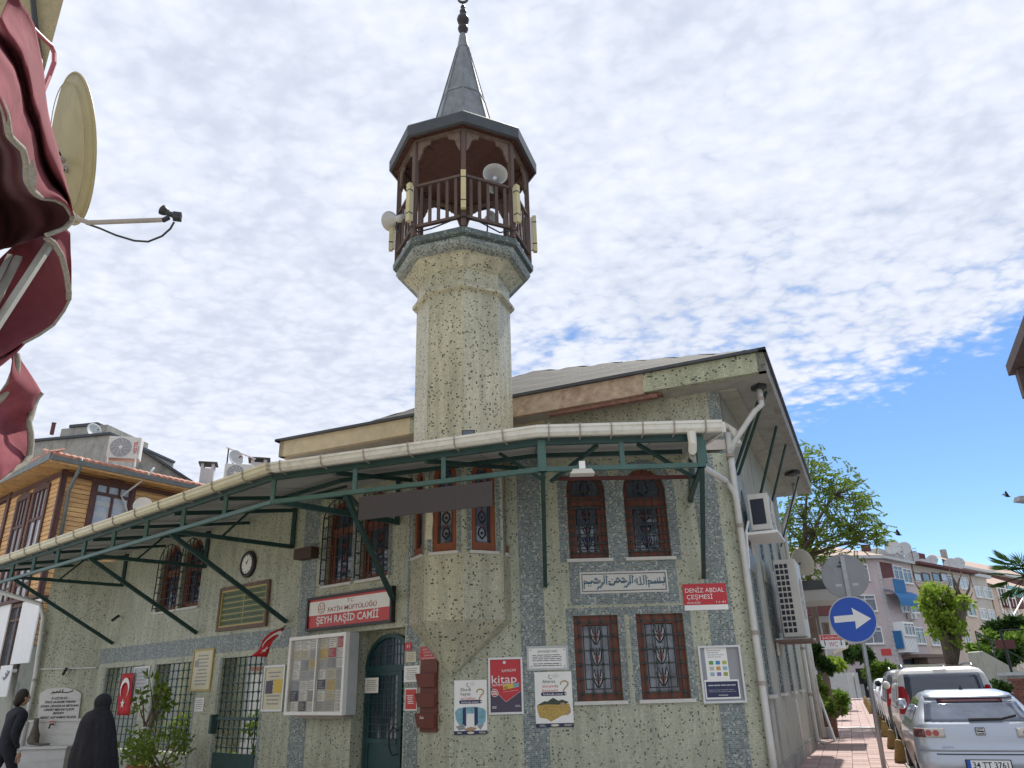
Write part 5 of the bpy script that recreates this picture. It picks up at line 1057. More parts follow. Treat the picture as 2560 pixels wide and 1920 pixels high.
mb = MB(); flag_marks(mb, L.pt(ru0+rw*.5, rz0+(rz1-rz0)*.36, .10), V(0, 0, -1), L.u, .9, V(0, 0, 0)); mb.build('crescent_and_star', M['whitet'], t)
# tilted flag sticking out above the third opening
p00, p10 = L.at(583, 1368, .45), L.at(612, 1356, .25); p01, p11 = L.at(544, 1417, .6), L.at(572, 1419, .4)
t = thing('tilted_flag', 'red flag with white crescent leaning out over the third grille', 'flag', p01, 'national flags on the wing')
rows = [[p00.lerp(p10, j/5).lerp(p01.lerp(p11, j/5), i/6)+L.n*(.04*math.sin(i*1.1+j*.9)) for j in range(6)] for i in range(7)]
mb = MB(); mb.grid(rows); o = mb.build('cloth', M['flagred'], t, True); sm = o.modifiers.new('s', 'SOLIDIFY'); sm.thickness = .006
c = (p00+p10+p01+p11)/4; ax = ((p01+p11)-(p00+p10)).normalized(); ay = ax.cross((p10-p00).cross(ax)).normalized(); nn = ax.cross(ay); nn = nn if nn.dot(EYE-c) > 0 else -nn
mb = MB(); flag_marks(mb, c-ax*.12, ax, (p10-p00).normalized(), .62, nn*.06); mb.build('crescent_and_star', M['whitet'], t)
mb = MB(); mb.tube([L.at(615, 1352, .0), p00.lerp(p10, 1.0), p00-(p10-p00)*.05], .012, 6); mb.build('staff', M['woodbr'], t)
# cameras and speaker box
def camera(name, lb, p, n, d, m='white'):
    t = thing('security_camera', lb, 'camera', p, 'security cameras'); d = Vector(d).normalized(); n = Vector(n)
    mb = MB(); mb.lathe(p, [(.05, 0), (.05, .02), (.02, .03)], 12, 0, n); mb.build('base', M['plastic'], t); e = p+n*.14; mb = MB(); mb.tube([p+n*.02, p+n*.10+V(0, 0, .02), e], .012, 6); mb.build('arm', M['plastic'], t)
    mb = MB(); mb.lathe(e-d*.09, [(.032, 0), (.034, .19), (.03, .2)], 12, 0, d); mb.build('body', M[m], t, True); mb = MB(); mb.lathe(e+d*.106, [(.026, 0), (.024, .012)], 12, 0, d); mb.build('lens', M['black'], t)
pl, hw = facet(7); camera('c', 'white bullet camera on the corner left of the oriel, level with its windowsills', L.at(918, 1236, .0)+L.n*.02, L.n, (-1.2, -.6, -.35))
camera('c', 'dark bullet camera on the plain wing wall near its left end', L.at(263, 1335, .0), L.n, (-.6, -.3, -.6), 'darkplastic'); camera('c', 'black bullet camera above the fountain plaque', FO.at(147, 1450, .0), FO.n, (.1, -.6, -.6), 'darkplastic')
c = L.at(662, 1196, .12); t = thing('speaker_box', 'brown speaker box on the blue grey band left of the wing windows', 'speaker', c-V(0, 0, .1)); mb = MB(); mb.box(c, (.46, .2, .2), -A50+.3); mb.build('case', pm('brown_case', (.07, .042, .03), .6, .2, 12), t)
mb = MB(); mb.bar(c, c-L.n*.12, .03); mb.build('bracket', M['ironb'], t)
# paper scrap hanging on the oriel
pl, hw = facet(7); a_ = pl.px(1003, 1100, .02); b_ = pl.px(1004, 1158, .02); mb = MB(); P = pl.pt
uo = -hw+.02
mb.grid([[P(uo+.055*j+.006*math.sin(i), a_[1]-(a_[1]-b_[1])*i/6, .012+.012*math.sin(i*1.3+j)) for j in range(3)] for i in range(7)])
o = lab(mb, 'torn_paper', M['cream'], P(uo+.05, b_[1], .02), 'torn pale paper strip hanging on the oriel between two slim windows', 'paper'); sm = o.modifiers.new('s', 'SOLIDIFY'); sm.thickness = .002
# ================================================================== side street on the right
KA, KB = V(6.55, 14.0, 0), V(24.58, 58.3, 0)
kd = (KB-KA).normalized(); kn = V(kd.y, -kd.x, 0)            # along the kerb, towards the road
SWZ = .2
def kp(s, d, z=0.0): return KA+kd*s+kn*d+V(0, 0, z)
SWW = 2.3
stone_m = pm('pink_paving', (.40, .29, .27), .85, .22, 5, .003, rnd=.16, dirt=((.22, .19, .17), .5, 4, (1, 1, 1)))
sw = thing('sidewalk', None, None, kp(0, 0)); sw['kind'] = 'structure'; sw.name = 'sidewalk'
mb = MB(); mb.hexa([kp(-4.2, -SWW, -.01), kp(-4.2, -.14, -.01), kp(50, -.14, -.01), kp(50, -SWW-.3, -.01), kp(-4.2, -SWW, SWZ-.012), kp(-4.2, -.14, SWZ-.012), kp(50, -.14, SWZ-.012), kp(50, -SWW-.3, SWZ-.012)]); mb.build('bedding', pm('joint_sand', (.17, .14, .12), .95, .2, 9), sw)
rr = random.Random(3)
TW, TL_ = .285, .42
ks = MB(); bev = .006
me0 = None
cnt = 0; far = MB(); near = []
for row in range(-10, 120):
    for col in range(8):
        s0 = row*TL_+(.21 if col % 2 else 0)+.03*math.sin(row*1.7+col); d0 = -.14-(col+1)*TW
        (near if (row >= -3 and cnt < 296 and row < 60) else far.v) if 0 else None
        near.append((s0, d0, row, col))
near.sort(key=lambda t: abs(t[0]-1))
def stone_shape(mb, w, l, o):
    h = .012; b = .005
    lo = [o(0, 0, -.01), o(w, 0, -.01), o(w, l, -.01), o(0, l, -.01)]; hi = [o(b, b, h), o(w-b, b, h), o(w-b, l-b, h), o(b, l-b, h)]; md = [o(0, 0, h-b), o(w, 0, h-b), o(w, l, h-b), o(0, l, h-b)]
    k = len(mb.v); mb.add(lo+md+hi, [(8, 9, 10, 11)]+[(i, (i+1) % 4, 4+(i+1) % 4, 4+i) for i in range(4)]+[(4+i, 4+(i+1) % 4, 8+(i+1) % 4, 8+i) for i in range(4)])
smb = MB(); stone_shape(smb, TW-.010, TL_-.010, lambda a, b, z: kd*b+kn*a+V(0, 0, z)); sme = smb.mesh('paving_stone', (0, 0, 0)); sme.materials.append(stone_m)
vis = [t for t in near if t[0] > -1.6]; vis.sort(key=lambda t: t[0])
for i, (s0, d0, row, col) in enumerate(vis):
    p = kp(s0, d0, SWZ-.012+rr.uniform(-.002, .003))
    if i < 298:
        o = bpy.data.objects.new('paving_stone', sme); COL.objects.link(o); o.parent = sw; o.location = p-wloc(sw)
        o.rotation_euler = (rr.uniform(-.006, .006), rr.uniform(-.006, .006), rr.uniform(-.012, .012))
    elif s0 < 49: stone_shape(far, TW-.012, TL_-.012, lambda a, b, z: p+kd*b+kn*a+V(0, 0, z))
for (s0, d0, row, col) in near:
    if s0 <= -1.6 and s0 > -4.1:
        p = kp(s0, d0, SWZ-.012); stone_shape(far, TW-.012, TL_-.012, lambda a, b, z: p+kd*b+kn*a+V(0, 0, z))
far.build('paving_stone', stone_m, sw, kind='stuff')
# kerb stones
kst = MB(); kst.hexa([V(0, 0, 0), kn*.135, kn*.135+kd*.58, kd*.58, V(0, 0, .215), kn*.125+V(0, 0, .215), kn*.125+kd*.58+V(0, 0, .215), kd*.58+V(0, 0, .215)]); kme = kst.mesh('kerb_stone', (0, 0, 0)); kme.materials.append(pm('kerb_concrete', (.36, .35, .32), .9, .2, 6, .004, rnd=.12, dirt=((.12, .15, .06), .5, 4, (1, 1, 1))))
kb = thing('kerb', None, None, kp(0, 0)); kb['kind'] = 'structure'
for k in range(-7, 80): o = bpy.data.objects.new('kerb_stone', kme); COL.objects.link(o); o.parent = kb; o.location = kp(k*.6, -.138, 0)-wloc(kb)
# yellow concrete bollards on the kerb
ym = pm('worn_yellow_paint', (.30, .20, .07), .8, .25, 9, .003, dirt=((.30, .27, .22), .8, 6, (1, 1, 1)))
bl = ['nearest worn yellow concrete kerb block, beside the silver hatchback', 'second worn yellow kerb block along the sidewalk, beside the white van', 'third worn yellow kerb block along the sidewalk', 'fourth worn yellow kerb block, beside the rear of the grey van']
bs = [1.15, 4.2, 7.9, 11.0]+[22+2.1*k for k in range(8)]
for k, s in enumerate(bs):
    c = kp(s, -.16, SWZ); t = MB(); h = .42; a, b = .14, .10
    t.hexa([c-kn*a-kd*.1, c+kn*a-kd*.1, c+kn*a+kd*.1, c-kn*a+kd*.1, c-kn*a*.35-kd*.075+V(0, 0, h*.92), c+kn*a*.35-kd*.075+V(0, 0, h*.86), c+kn*a*.35+kd*.075+V(0, 0, h*.86), c-kn*a*.35+kd*.075+V(0, 0, h*.92)])
    o = t.build('kerb_bollard', ym, None, loc=c, label=bl[k] if k < 4 else ['yellow kerb block nearest the camera in the far row beside the white car','second yellow kerb block of the far row beside the white car','third yellow kerb block of the far row beside the white car','fourth yellow kerb block of the far row at the sidewalk edge','fifth yellow kerb block of the far row at the sidewalk edge','sixth yellow kerb block of the far row at the sidewalk edge','seventh yellow kerb block of the far row, last but one','last yellow kerb block of the far row, nearest the dog'][k-4], cat='bollard', group='yellow blocks along the kerb'); bv = o.modifiers.new('b', 'BEVEL'); bv.width = .03; bv.segments = 2
# ---- sign pole
PB = V(5.88, 13.72, SWZ)
sp_ = thing('sign_post', 'leaning grey steel post carrying two round road signs on the sidewalk', 'sign post', PB)
top = aty(1836, 1222, 13.72); mb = MB(); bot = PB; mb.tube([bot, top+V(0, .0, .05)], .038, 12); pole = mb.build('pole', pm('galvanised_steel', (.36, .38, .39), .45, .15, 9, 0, metal=.5), sp_, True)
def rdisc(name, lb, x, y, rpx, Y, front, grp=None):
    c = aty(x, y, Y); r = (aty(x+rpx, y, Y)-c).length; t = thing(name, lb, 'road sign', c-V(0, 0, r)); n = (V(EYE.x, EYE.y, 0)-V(c.x, c.y, 0)).normalized(); n = (n+V(.15, 0, 0)).normalized(); q = Pl((c.x, c.y), (-n.y, n.x, 0), n); return t, c, r, n, q
t, c, r, n, q = rdisc('road_sign', 'grey back of a round road sign at the top of the leaning post', 1825, 1245, 47.5, 13.68, False)
mb = MB(); mb.lathe(c, [(r, 0), (r, .012), (r*.97, .016)], 36, 0, n); mb.build('disc', pm('grey_sign_back', (.27, .28, .29), .5, .1, 5, 0, metal=.3), t)
mb = MB()
for (du, dz, w, h) in ((-.06, .22, .10, .04), (-.10, .16, .06, .03)): mb.wbox(q, du, du+w, c.z+dz, c.z+dz+h, .017, .03)
mb.build('clamp', M['iron'], t)
for du in (-.18, .10): mb = MB(); mb.wbox(q, du, du+.10, c.z-.17, c.z-.125, .0165, .018); mb.build('sticker', M['greyl'], t)
mb = MB(); mb.wbox(q, -.16, -.11, c.z+.10, c.z+.15, .0165, .018); mb.build('sticker', M['grey'], t)
mb = MB(); mb.wbox(q, -.03, .04, c.z-r-.02, c.z+r*.9, .018, .05); mb.build('pole_strap', bpy.data.materials['galvanised_steel'], t)
t, c, r, n, q = rdisc('road_sign', 'round blue road sign with a white arrow pointing right', 1842, 1338, 48.5, 13.62, True)
bl_ = pm('road_sign_blue', (.012, .085, .46), .35, .06, 4); mb = MB(); mb.lathe(c, [(r, 0), (r, .012), (r*.965, .016)], 40, 0, n); mb.build('rim', M['greyl'], t); mb = MB(); mb.lathe(c, [(r*.95, .010), (r*.95, .018)], 40, 0, n); mb.build('blue_disc', bl_, t)
def ap_(u, z): return q.pt(u*r, c.z+z*r, .0195)
mb = MB(); mb.poly([ap_(-.78, -.12), ap_(.08, -.08), ap_(.06, -.42), ap_(.76, .0), ap_(.02, .50), ap_(.06, .20), ap_(-.78, .16)]); mb.build('arrow', M['whitet'], t)
# ---- cars: bodies lofted from horizontal slices
def car(name, lb, cat, P, hd, L_, sl, mats, rearwin, sidewins, wheels, wr=.30, extra=None, group='vehicles parked along the kerb', thingcat='car', cr=.20, sub=True):
    """P rear centre on the road, hd heading; sl: (z, y_rear, y_front, half width)"""
    hd = Vector(hd).normalized(); rt = V(hd.y, -hd.x, 0)
    t = thing(name, lb, cat, P, group); W = lambda x, y, z: Vector(P)+rt*x+hd*y+V(0, 0, z)
    def at(z):
        for i in range(len(sl)-1):
            if sl[i][0] <= z <= sl[i+1][0]:
                a, b = sl[i], sl[i+1]; f = (z-a[0])/(b[0]-a[0]); return [a[k]+(b[k]-a[k])*f for k in range(4)]
        return sl[-1] if z > sl[-1][0] else sl[0]
    def rear(x, z, off=0.0):
        _, yr, yf, w = at(z); s = min(.999, abs(x)/w); return W(x, yr+cr*(1-(1-s**3.2)**(1/3.2))-off, z)
    def front(x, z): _, yr, yf, w = at(z); s = min(.999, abs(x)/w); return W(x, yf-cr*1.3*(1-(1-s**3.2)**(1/3.2)), z)
    def side(sg, y, z, off=0.0): _, yr, yf, w = at(z); return W(sg*(w+off), y, z)
    zs = []
    for i in range(len(sl)-1):
        for k in range(3): zs.append(sl[i][0]+(sl[i+1][0]-sl[i][0])*k/3)
    zs.append(sl[-1][0]); xs = [math.sin(math.pi/2*(k/9)) for k in range(-9, 10)]; rows = []
    for z in zs:
        _, yr, yf, w = at(z); row = [rear(w*x, z) for x in xs]
        row += [side(1, yr+cr+(yf-cr*1.3-yr-cr)*k/8, z) for k in range(1, 8)]; row += [front(w*x, z) for x in reversed(xs)]; row += [side(-1, yf-cr*1.3-(yf-cr*1.3-yr-cr)*k/8, z) for k in range(1, 8)]; row.append(row[0]); rows.append(row)
    mb = MB(); mb.grid([list(reversed(r_)) for r_ in rows]); top = rows[-1][:-1]; mb.poly(top); body = mb.build('body', mats['body'], t, True)
    def rpatch(nm, x0, x1, z0, z1, m, off=.006, nx=12, nz=6, taper=(0, 0), parent=None):
        mb = MB(); rws = []
        for i in range(nz+1):
            z = z0+(z1-z0)*i/nz; f = i/nz; a, b = x0+taper[0]*f, x1-taper[1]*f; rws.append([rear(a+(b-a)*k/nx, z, off) for k in range(nx+1)])
        mb.grid(rws); o = mb.build(nm, m, parent or t, True); so = o.modifiers.new('s', 'SOLIDIFY'); so.thickness = .008; so.offset = 0; return o
    def spatch(nm, sg, y0, y1, z0, z1, m, off=.006, sh=(0, 0), parent=None):
        mb = MB(); rws = []
        for i in range(5):
            f = i/4; z = z0+(z1-z0)*f; a, b = y0+sh[0]*f, y1-sh[1]*f; rws.append([side(sg, a+(b-a)*k/4, z, off) for k in range(5)])
        mb.grid(rws if sg > 0 else [list(reversed(r_)) for r_ in rws]); return mb.build(nm, m, parent or t, True)
    if rearwin: rpatch('rear_window', *rearwin['x'], *rearwin['z'], rearwin.get('m', M['glassp']), taper=rearwin.get('t', (0, 0)), nz=8)
    for sg in (-1, 1):
        for sw_ in sidewins: spatch('side_window', sg, *sw_[:4], M['glass'], sh=sw_[4])
        for wy in wheels:
            sub_ = W(sg*(sl[2][3]-.09), wy, wr); tm = MB(); tm.lathe(sub_-rt*sg*.09, [(wr*.62, 0), (wr*.97, .01), (wr, .05), (wr, .15), (wr*.97, .185), (wr*.62, .19)], 22, 0, rt*sg); tm.build('wheel', M['rubber'], t, True)
            hm = MB(); hm.lathe(sub_+rt*sg*.085, [(wr*.62, 0), (wr*.60, .022), (wr*.2, .03), (wr*.15, .012)], 20, 0, rt*sg); hm.build('rim', M['alu'], t.children[-1], True)
            am = MB(); am.lathe(W(sg*(sl[2][3]-.02), wy, wr+.02), [(wr*1.16, -.14), (wr*1.16, .015)], 22, 0, rt*sg); am.build('wheel_arch', M['darkplastic'], t)
    mb = MB(); mb.hexa([W(-sl[0][3]+.12, .35, .16), W(sl[0][3]-.12, .35, .16), W(sl[0][3]-.12, L_-.3, .16), W(-sl[0][3]+.12, L_-.3, .16), W(-sl[0][3]+.1, .25, sl[0][0]+.06), W(sl[0][3]-.1, .25, sl[0][0]+.06), W(sl[0][3]-.1, L_-.25, sl[0][0]+.06), W(-sl[0][3]+.1, L_-.25, sl[0][0]+.06)]); mb.build('underbody', M['darkplastic'], t)
    for sg in (-1, 1):
        mb = MB(); c = side(sg, L_*.66, sl[-4][0] if len(sl) > 6 else .95, .11); mb.ball(c, .085, 10, 8, (1.1, .8, 1.0)); mb.build('wing_mirror', mats.get('mirror', mats['body']), t, True)
    if extra: extra(t, W, rear, side, rpatch, spatch, at, rt, hd)
    return t
M['rubber'] = pm('tyre_rubber', (.02, .02, .02), .85, .15, 20)
def paint(nm, c, metal=.0, rough=.28): m, tr, b = newmat(nm); b.inputs['Base Color'].default_value = (*c, 1); b.inputs['Metallic'].default_value = metal; b.inputs['Roughness'].default_value = rough; b.inputs['Coat Weight'].default_value = .6; b.inputs['Coat Roughness'].default_value = .06; nz = tr.nodes.new('ShaderNodeTexNoise'); nz.inputs['Scale'].default_value = 3; nz.inputs['Detail'].default_value = 6; mr = tr.nodes.new('ShaderNodeMapRange'); mr.inputs['To Min'].default_value = rough*.75; mr.inputs['To Max'].default_value = rough*1.5; tr.links.new(nz.outputs['Fac'], mr.inputs['Value']); tr.links.new(mr.outputs[0], b.inputs['Roughness']); return m
M['silver'] = paint('silver_car_paint', (.42, .46, .52), .5); M['vanwhite'] = paint('white_van_paint', (.66, .66, .64)); M['vangrey'] = paint('grey_van_paint', (.17, .18, .19), .4); M['carwhite'] = paint('white_car_paint', (.68, .70, .72))
M['lampred'] = pm('red_lamp_glass', (.34, .012, .02), .12, .25, 14, spec=.8); M['lampdk'] = pm('smoked_lamp_glass', (.12, .03, .035), .12, .3, 14, spec=.8); M['lampclear'] = pm('clear_lamp_glass', (.55, .52, .46), .12, .2, 14, spec=.8)
SH = V(math.sin(math.radians(22.2)), math.cos(math.radians(22.2)), 0)
SIL = [(.20, .12, 3.78, .78), (.34, .03, 3.90, .82), (.50, .0, 3.93, .845), (.62, .02, 3.93, .845), (.72, .07, 3.90, .845), (.88, .08, 3.72, .835), (.98, .10, 3.05, .80), (1.06, .20, 2.75, .765), (1.20, .42, 2.45, .69), (1.31, .56, 2.2, .625), (1.38, .72, 2.0, .57), (1.425, .95, 1.75, .46)]
def sil_extra(t, W, rear, side, rp, spt, at, rt, hd):
    q = lambda x, z, off: rear(x, z, off)
    rp('spoiler', -.57, .57, 1.325, 1.372, M['silver'], .05, 12, 2); rp('brake_light', -.42, .42, 1.275, 1.318, M['lampdk'], .02, 10, 1); rp('bumper_line', -.80, .80, .655, .672, M['grey'], .006, 16, 1)
    rp('tailgate_seam', -.60, .60, .615, .626, M['black'], .008, 12, 1)
    for sg in (-1, 1):
        a, b = (.44, .815) if sg > 0 else (-.815, -.44)
        lm_ = rp('tail_light', a, b, .825, .945, M['lampclear'], .014, 8, 3); lm_.parent = t
        a, b = (.69, .82) if sg > 0 else (-.82, -.69); rp('indicator', a, b, .83, .94, M['lampdk'], .022, 4, 3)
        for x in (.555, .645): mb = MB(); mb.disc(rear(sg*x, .885, .024), .040, -hd, 14, .010); mb.build('reflector', M['lampred'], lm_)
    mb = MB(); mb.tube([rear(.50, 1.10, .03), rear(.30, 1.055, .035), rear(-.10, 1.05, .03)], [.012, .02, .022], 6); mb.build('wiper', M['darkplastic'], t)
    mb = MB(); mb.lathe(W(-.02, 1.0, 1.42), [(.03, 0), (.02, .03), (.006, .07)], 8); mb.build('aerial', M['darkplastic'], t)
    c = rear(0, .905, .014); q2 = Pl((c.x, c.y), rt, -hd)
    mb = MB(); mb.wbox(q2, -.058, .058, .855, .955, .0, .008); mb.build('badge_plate', M['black'], t); mb = MB(); mb.wbox(q2, -.050, .050, .863, .947, .009, .012); bd = mb.build('badge', M['alu'], t)
    mb = MB(); 
    for pts in ([(.04, .935), (-.04, .935), (-.04, .912), (.04, .906)], [(-.04, .875), (.04, .875), (.04, .898), (-.04, .904)]): mb.tube([q2.pt(u, z, .014) for u, z in pts], .0055, 4)
    mb.build('emblem', M['black'], bd)
    c = rear(0, .50, .02); q2 = Pl((c.x, c.y), rt, -hd)
    mb = MB(); mb.wbox(q2, -.275, .275, .425, .56, -.01, .004); pl2 = mb.build('plate_holder', M['black'], t); mb = MB(); mb.wbox(q2, -.26, .26, .435, .55, .0045, .009); mb.build('number_plate', M['white'], pl2)
    mb = MB(); mb.wbox(q2, -.26, -.215, .435, .55, .0095, .011); mb.build('blue_strip', bl_, pl2); mb = MB(); mb.text('34 TT 3761', q2, .02, .455, .078, .0105, width=.42, bold=.012); mb.build('lettering', M['black'], pl2)
    mb = MB(); c2 = rear(-.44, .70, .012); q3 = Pl((c2.x, c2.y), rt, -hd); mb.text('IBIZA', q3, 0, .70, .02, .004, width=.14); mb.build('badge_lettering', M['grey'], t)
    for sg in (-1, 1): mb = MB(); mb.tube([side(sg, y, 1.0+.0*y, .004) for y in (.9, 1.9, 2.9)], .007, 4); mb.build('window_trim', M['black'], t); mb = MB(); mb.bar(side(sg, 1.05, .86, .02), side(sg, 1.25, .865, .02), .02, .025); mb.build('door_handle', M['silver'], t)
car('silver_hatchback', 'silver hatchback parked nearest to the camera behind the white van', 'car', (6.33, 11.45, 0), SH, 3.93, SIL, {'body': M['silver'], 'mirror': M['silver']}, {'x': (-.66, .66), 'z': (1.03, 1.27), 't': (.07, .07)}, [(.75, 1.4, 1.02, 1.30, (.12, .0)), (1.45, 2.55, 1.02, 1.32, (.0, .45))], (.68, 3.15), .30, sil_extra, cr=.24)
VAN = [(.22, .10, 4.15, .82), (.36, .02, 4.22, .88), (.55, .0, 4.25, .91), (.72, .03, 4.22, .915), (.95, .04, 4.0, .91), (1.08, .05, 3.45, .90), (1.20, .07, 3.2, .885), (1.45, .12, 2.85, .845), (1.66, .18, 2.55, .79), (1.75, .26, 2.4, .73), (1.80, .45, 2.2, .60)]
def van_extra(body):
    def f(t, W, rear, side, rp, spt, at, rt, hd):
        for sg in (-1, 1):
            mb = MB(); rws = []
            for i in range(9):
                z = .92+(1.44-.92)*i/8; w = at(z)[3]; k = .05+.06*math.sin(math.pi*i/8); rws.append([rear(sg*(w*.985-k*1.9*(1-j/4)), z, .012) for j in range(5)])
            mb.grid(rws if sg < 0 else [r_[::-1] for r_ in rws]); lm_ = mb.build('tail_light', M['lampred'], t, True)
            mb = MB(); mb.grid([[rear(sg*(at(z)[3]*.985-.12+.022*j), z, .02) for j in range(4)][::(1 if sg < 0 else -1)] for z in (1.1, 1.16, 1.22)]); mb.build('reversing_light', M['lampclear'], lm_, True)
            mb = MB(); mb.tube([W(sg*.66, .75, 1.80), W(sg*.665, .85, 1.85), W(sg*.66, 1.7, 1.865), W(sg*.62, 2.3, 1.84), W(sg*.62, 2.4, 1.79)], .022, 6); mb.build('roof_rail', M['darkplastic'], t)
            mb = MB(); mb.bar(side(sg, 1.0, 1.02, .012), side(sg, 2.6, 1.02, .012), .02, .02); mb.build('sliding_rail', M['darkplastic'], t)
        rp('tailgate_seam', -.80, .80, .60, .612, M['black'], .006, 12, 1); rp('rear_bumper', -.86, .86, .34, .56, body, .02, 14, 4); rp('number_plate', -.26, .26, .68, .78, M['white'], .02, 4, 2); rp('brake_light', -.12, .12, 1.735, 1.75, M['lampdk'], .012, 4, 1)
        mb = MB(); mb.tube([rear(-.02, 1.02, .02), rear(.0, 1.06, .04), rear(.45, 1.03, .03)], .012, 5); mb.build('wiper', M['darkplastic'], t)
    return f
VP_ = V(8.52, 16.35, 0)
car('white_van', 'white passenger van with tinted rear window between the silver hatchback and the grey van', 'van', VP_, SH, 4.25, VAN, {'body': M['vanwhite'], 'mirror': M['vanwhite']}, {'x': (-.74, .74), 'z': (1.03, 1.67), 't': (.05, .05), 'm': M['glass']}, [(.55, 1.5, 1.10, 1.58, (.05, .0)), (1.6, 2.6, 1.10, 1.58, (0, .1))], (.85, 3.4), .33, van_extra(M['vanwhite']), cr=.14)
VG = VP_+SH*4.9+V(-.02, .05, 0)
car('grey_van', 'dark grey passenger van in front of the white van', 'van', VG, SH, 4.25, VAN, {'body': M['vangrey'], 'mirror': M['darkplastic']}, {'x': (-.74, .74), 'z': (1.03, 1.67), 't': (.05, .05), 'm': M['glass']}, [(.55, 1.5, 1.10, 1.58, (.05, .0)), (1.6, 2.6, 1.10, 1.58, (0, .1))], (.85, 3.4), .33, van_extra(M['vangrey']), cr=.14)
SUV = [(.24, .10, 4.2, .82), (.40, .02, 4.3, .88), (.60, .0, 4.32, .90), (.80, .03, 4.28, .90), (1.0, .06, 3.6, .88), (1.1, .14, 3.2, .85), (1.32, .40, 2.8, .76), (1.46, .58, 2.5, .68), (1.55, .85, 2.2, .54)]
def suv_extra(t, W, rear, side, rp, spt, at, rt, hd):
    for sg in (-1, 1): rp('tail_light', *((-.86, -.52) if sg < 0 else (.52, .86)), .86, .98, M['lampred'], .012, 5, 2)
    rp('rear_bumper', -.82, .82, .28, .50, M['darkplastic'], .012, 12, 3)
GP = lambda s, off: kp(s, off, 0)
for k, (s, lb, m) in enumerate(((16.0, 'white car with red tail lights parked in front of the grey van', 'carwhite'), (21.2, 'second small white car beyond the grey van, half hidden', 'carwhite'), (26.4, 'farthest pale car in the row at the kerb', 'silver'))):
    car('parked_car', lb, 'car', GP(s, .98), kd, 4.3, SUV, {'body': M[m], 'mirror': M[m]}, {'x': (-.66, .66), 'z': (1.06, 1.42), 't': (.10, .10), 'm': M['glass']}, [(.6, 1.4, 1.06, 1.42, (.1, 0)), (1.5, 2.6, 1.06, 1.42, (0, .4))], (.85, 3.4), .34, suv_extra)
# ---- air conditioners on the side wall
def aircon(name, lb, pl, u0, u1, z0, z1, d0, d1, fan=True, group='air conditioner units'):
    t = thing(name, lb, 'air conditioner', pl.pt((u0+u1)/2, z0, 0), group); mb = MB(); mb.wbox(pl, u0, u1, z0, z1, d0, d1); o = mb.build('casing', M['acw'], t); b = o.modifiers.new('b', 'BEVEL'); b.width = .018; b.segments = 2
    P = pl.pt; cu, cz = u0+(u1-u0)*.40, (z0+z1)/2; r = min((z1-z0)*.43, (u1-u0)*.36)
    mb = MB(); mb.lathe(P(cu, cz, d1-.01), [(r*1.04, 0), (r*1.04, .018), (r, .02), (r*.98, .006)], 28, 0, pl.n); mb.build('fan_ring', M['greyl'], t)
    mb = MB(); mb.disc(P(cu, cz, d1), r*.98, pl.n, 28, .003); mb.build('fan_recess', M['grey'], t)
    mb = MB()
    for k in range(11):
        a = k*2*math.pi/11; pts = [(math.cos(a+.5*f_)*r*f_, math.sin(a+.5*f_)*r*f_) for f_ in (.2, .5, .8, .98)]; mb.tube([P(cu+x, cz+z, d1+.01) for x, z in pts], .010, 4)
    for f_ in (.45, .7): mb.tube([P(cu+r*f_*math.cos(k*math.pi/12), cz+r*f_*math.sin(k*math.pi/12), d1+.016) for k in range(25)], .005, 4)
    mb.disc(P(cu, cz, d1+.012), r*.2, pl.n, 14, .012); mb.build('fan_grille', M['acw'], t)
    mb = MB()
    for u in (u0+.08, u1-.08): mb.wbox(pl, u-.02, u+.02, z0-.045, z0-.005, .0, d1+.03); mb.wbox(pl, u-.02, u+.02, z0-.30, z0-.045, .0, .03)
    mb.build('wall_bracket', M['white'], t); return t
M['acw'] = pm('ac_casing', (.62, .61, .57), .45, .06, 5, 0, dirt=((.42, .39, .32), .35, 5, (1, 1, .5)))
def side_louvre(t, pl, u, z0, z1, d0, d1, n, m=2):
    """end panel with openings, seen from the street corner"""
    mb = MB(); w = (d1-d0)/m; h = (z1-z0)/n
    for i in range(m):
        for j in range(n): a, b = d0+w*(i+.12), d0+w*(i+.88); mb.hexa([pl.pt(u-.004, z0+h*(j+.14), a), pl.pt(u-.004, z0+h*(j+.14), b), pl.pt(u+.004, z0+h*(j+.14), b), pl.pt(u+.004, z0+h*(j+.14), a), pl.pt(u-.004, z0+h*(j+.86), a), pl.pt(u-.004, z0+h*(j+.86), b), pl.pt(u+.004, z0+h*(j+.86), b), pl.pt(u+.004, z0+h*(j+.86), a)])
    mb.build('louvre', M['navydk'], t)
M['navydk'] = pm('dark_louvre_blue', (.02, .025, .04), .5, .1)  # near-black blue of the end panel pieces
t = aircon('air_conditioner', 'upper air conditioner on brackets at the corner of the side wall', R, .75, 1.55, 3.95, 4.56, .12, .46); side_louvre(t, R, .748, 3.96, 4.55, .13, .42, 1, 1)
mb = MB(); mb.tube([R.pt(.7, 4.1, .1), R.pt(.55, 3.9, .06), R.pt(.5, 3.6, .05), R.pt(.42, 3.3, .04)], .02, 6); mb.build('hose', M['white'], t)
mb = MB(); mb.wbox(R, .6, 1.7, 3.86, 3.90, .02, .55); mb.build('shelf', M['white'], t)
t = aircon('air_conditioner', 'tall lower air conditioner with a gridded end panel on the side wall', R, 3.0, 4.0, 2.35, 3.75, .16, .56); side_louvre(t, R, 2.998, 2.42, 3.68, .18, .42, 12, 3)
mb = MB(); mb.tube([R.pt(2.95, 3.3, .1), R.pt(2.75, 3.1, .16), R.pt(2.8, 2.7, .14), R.pt(2.98, 2.45, .12)], .035, 7); mb.build('hose', M['grey'], t)
mb = MB(); mb.wbox(R, 2.8, 4.1, 2.27, 2.31, .02, .66); mb.build('shelf', M['woodbr'], t)
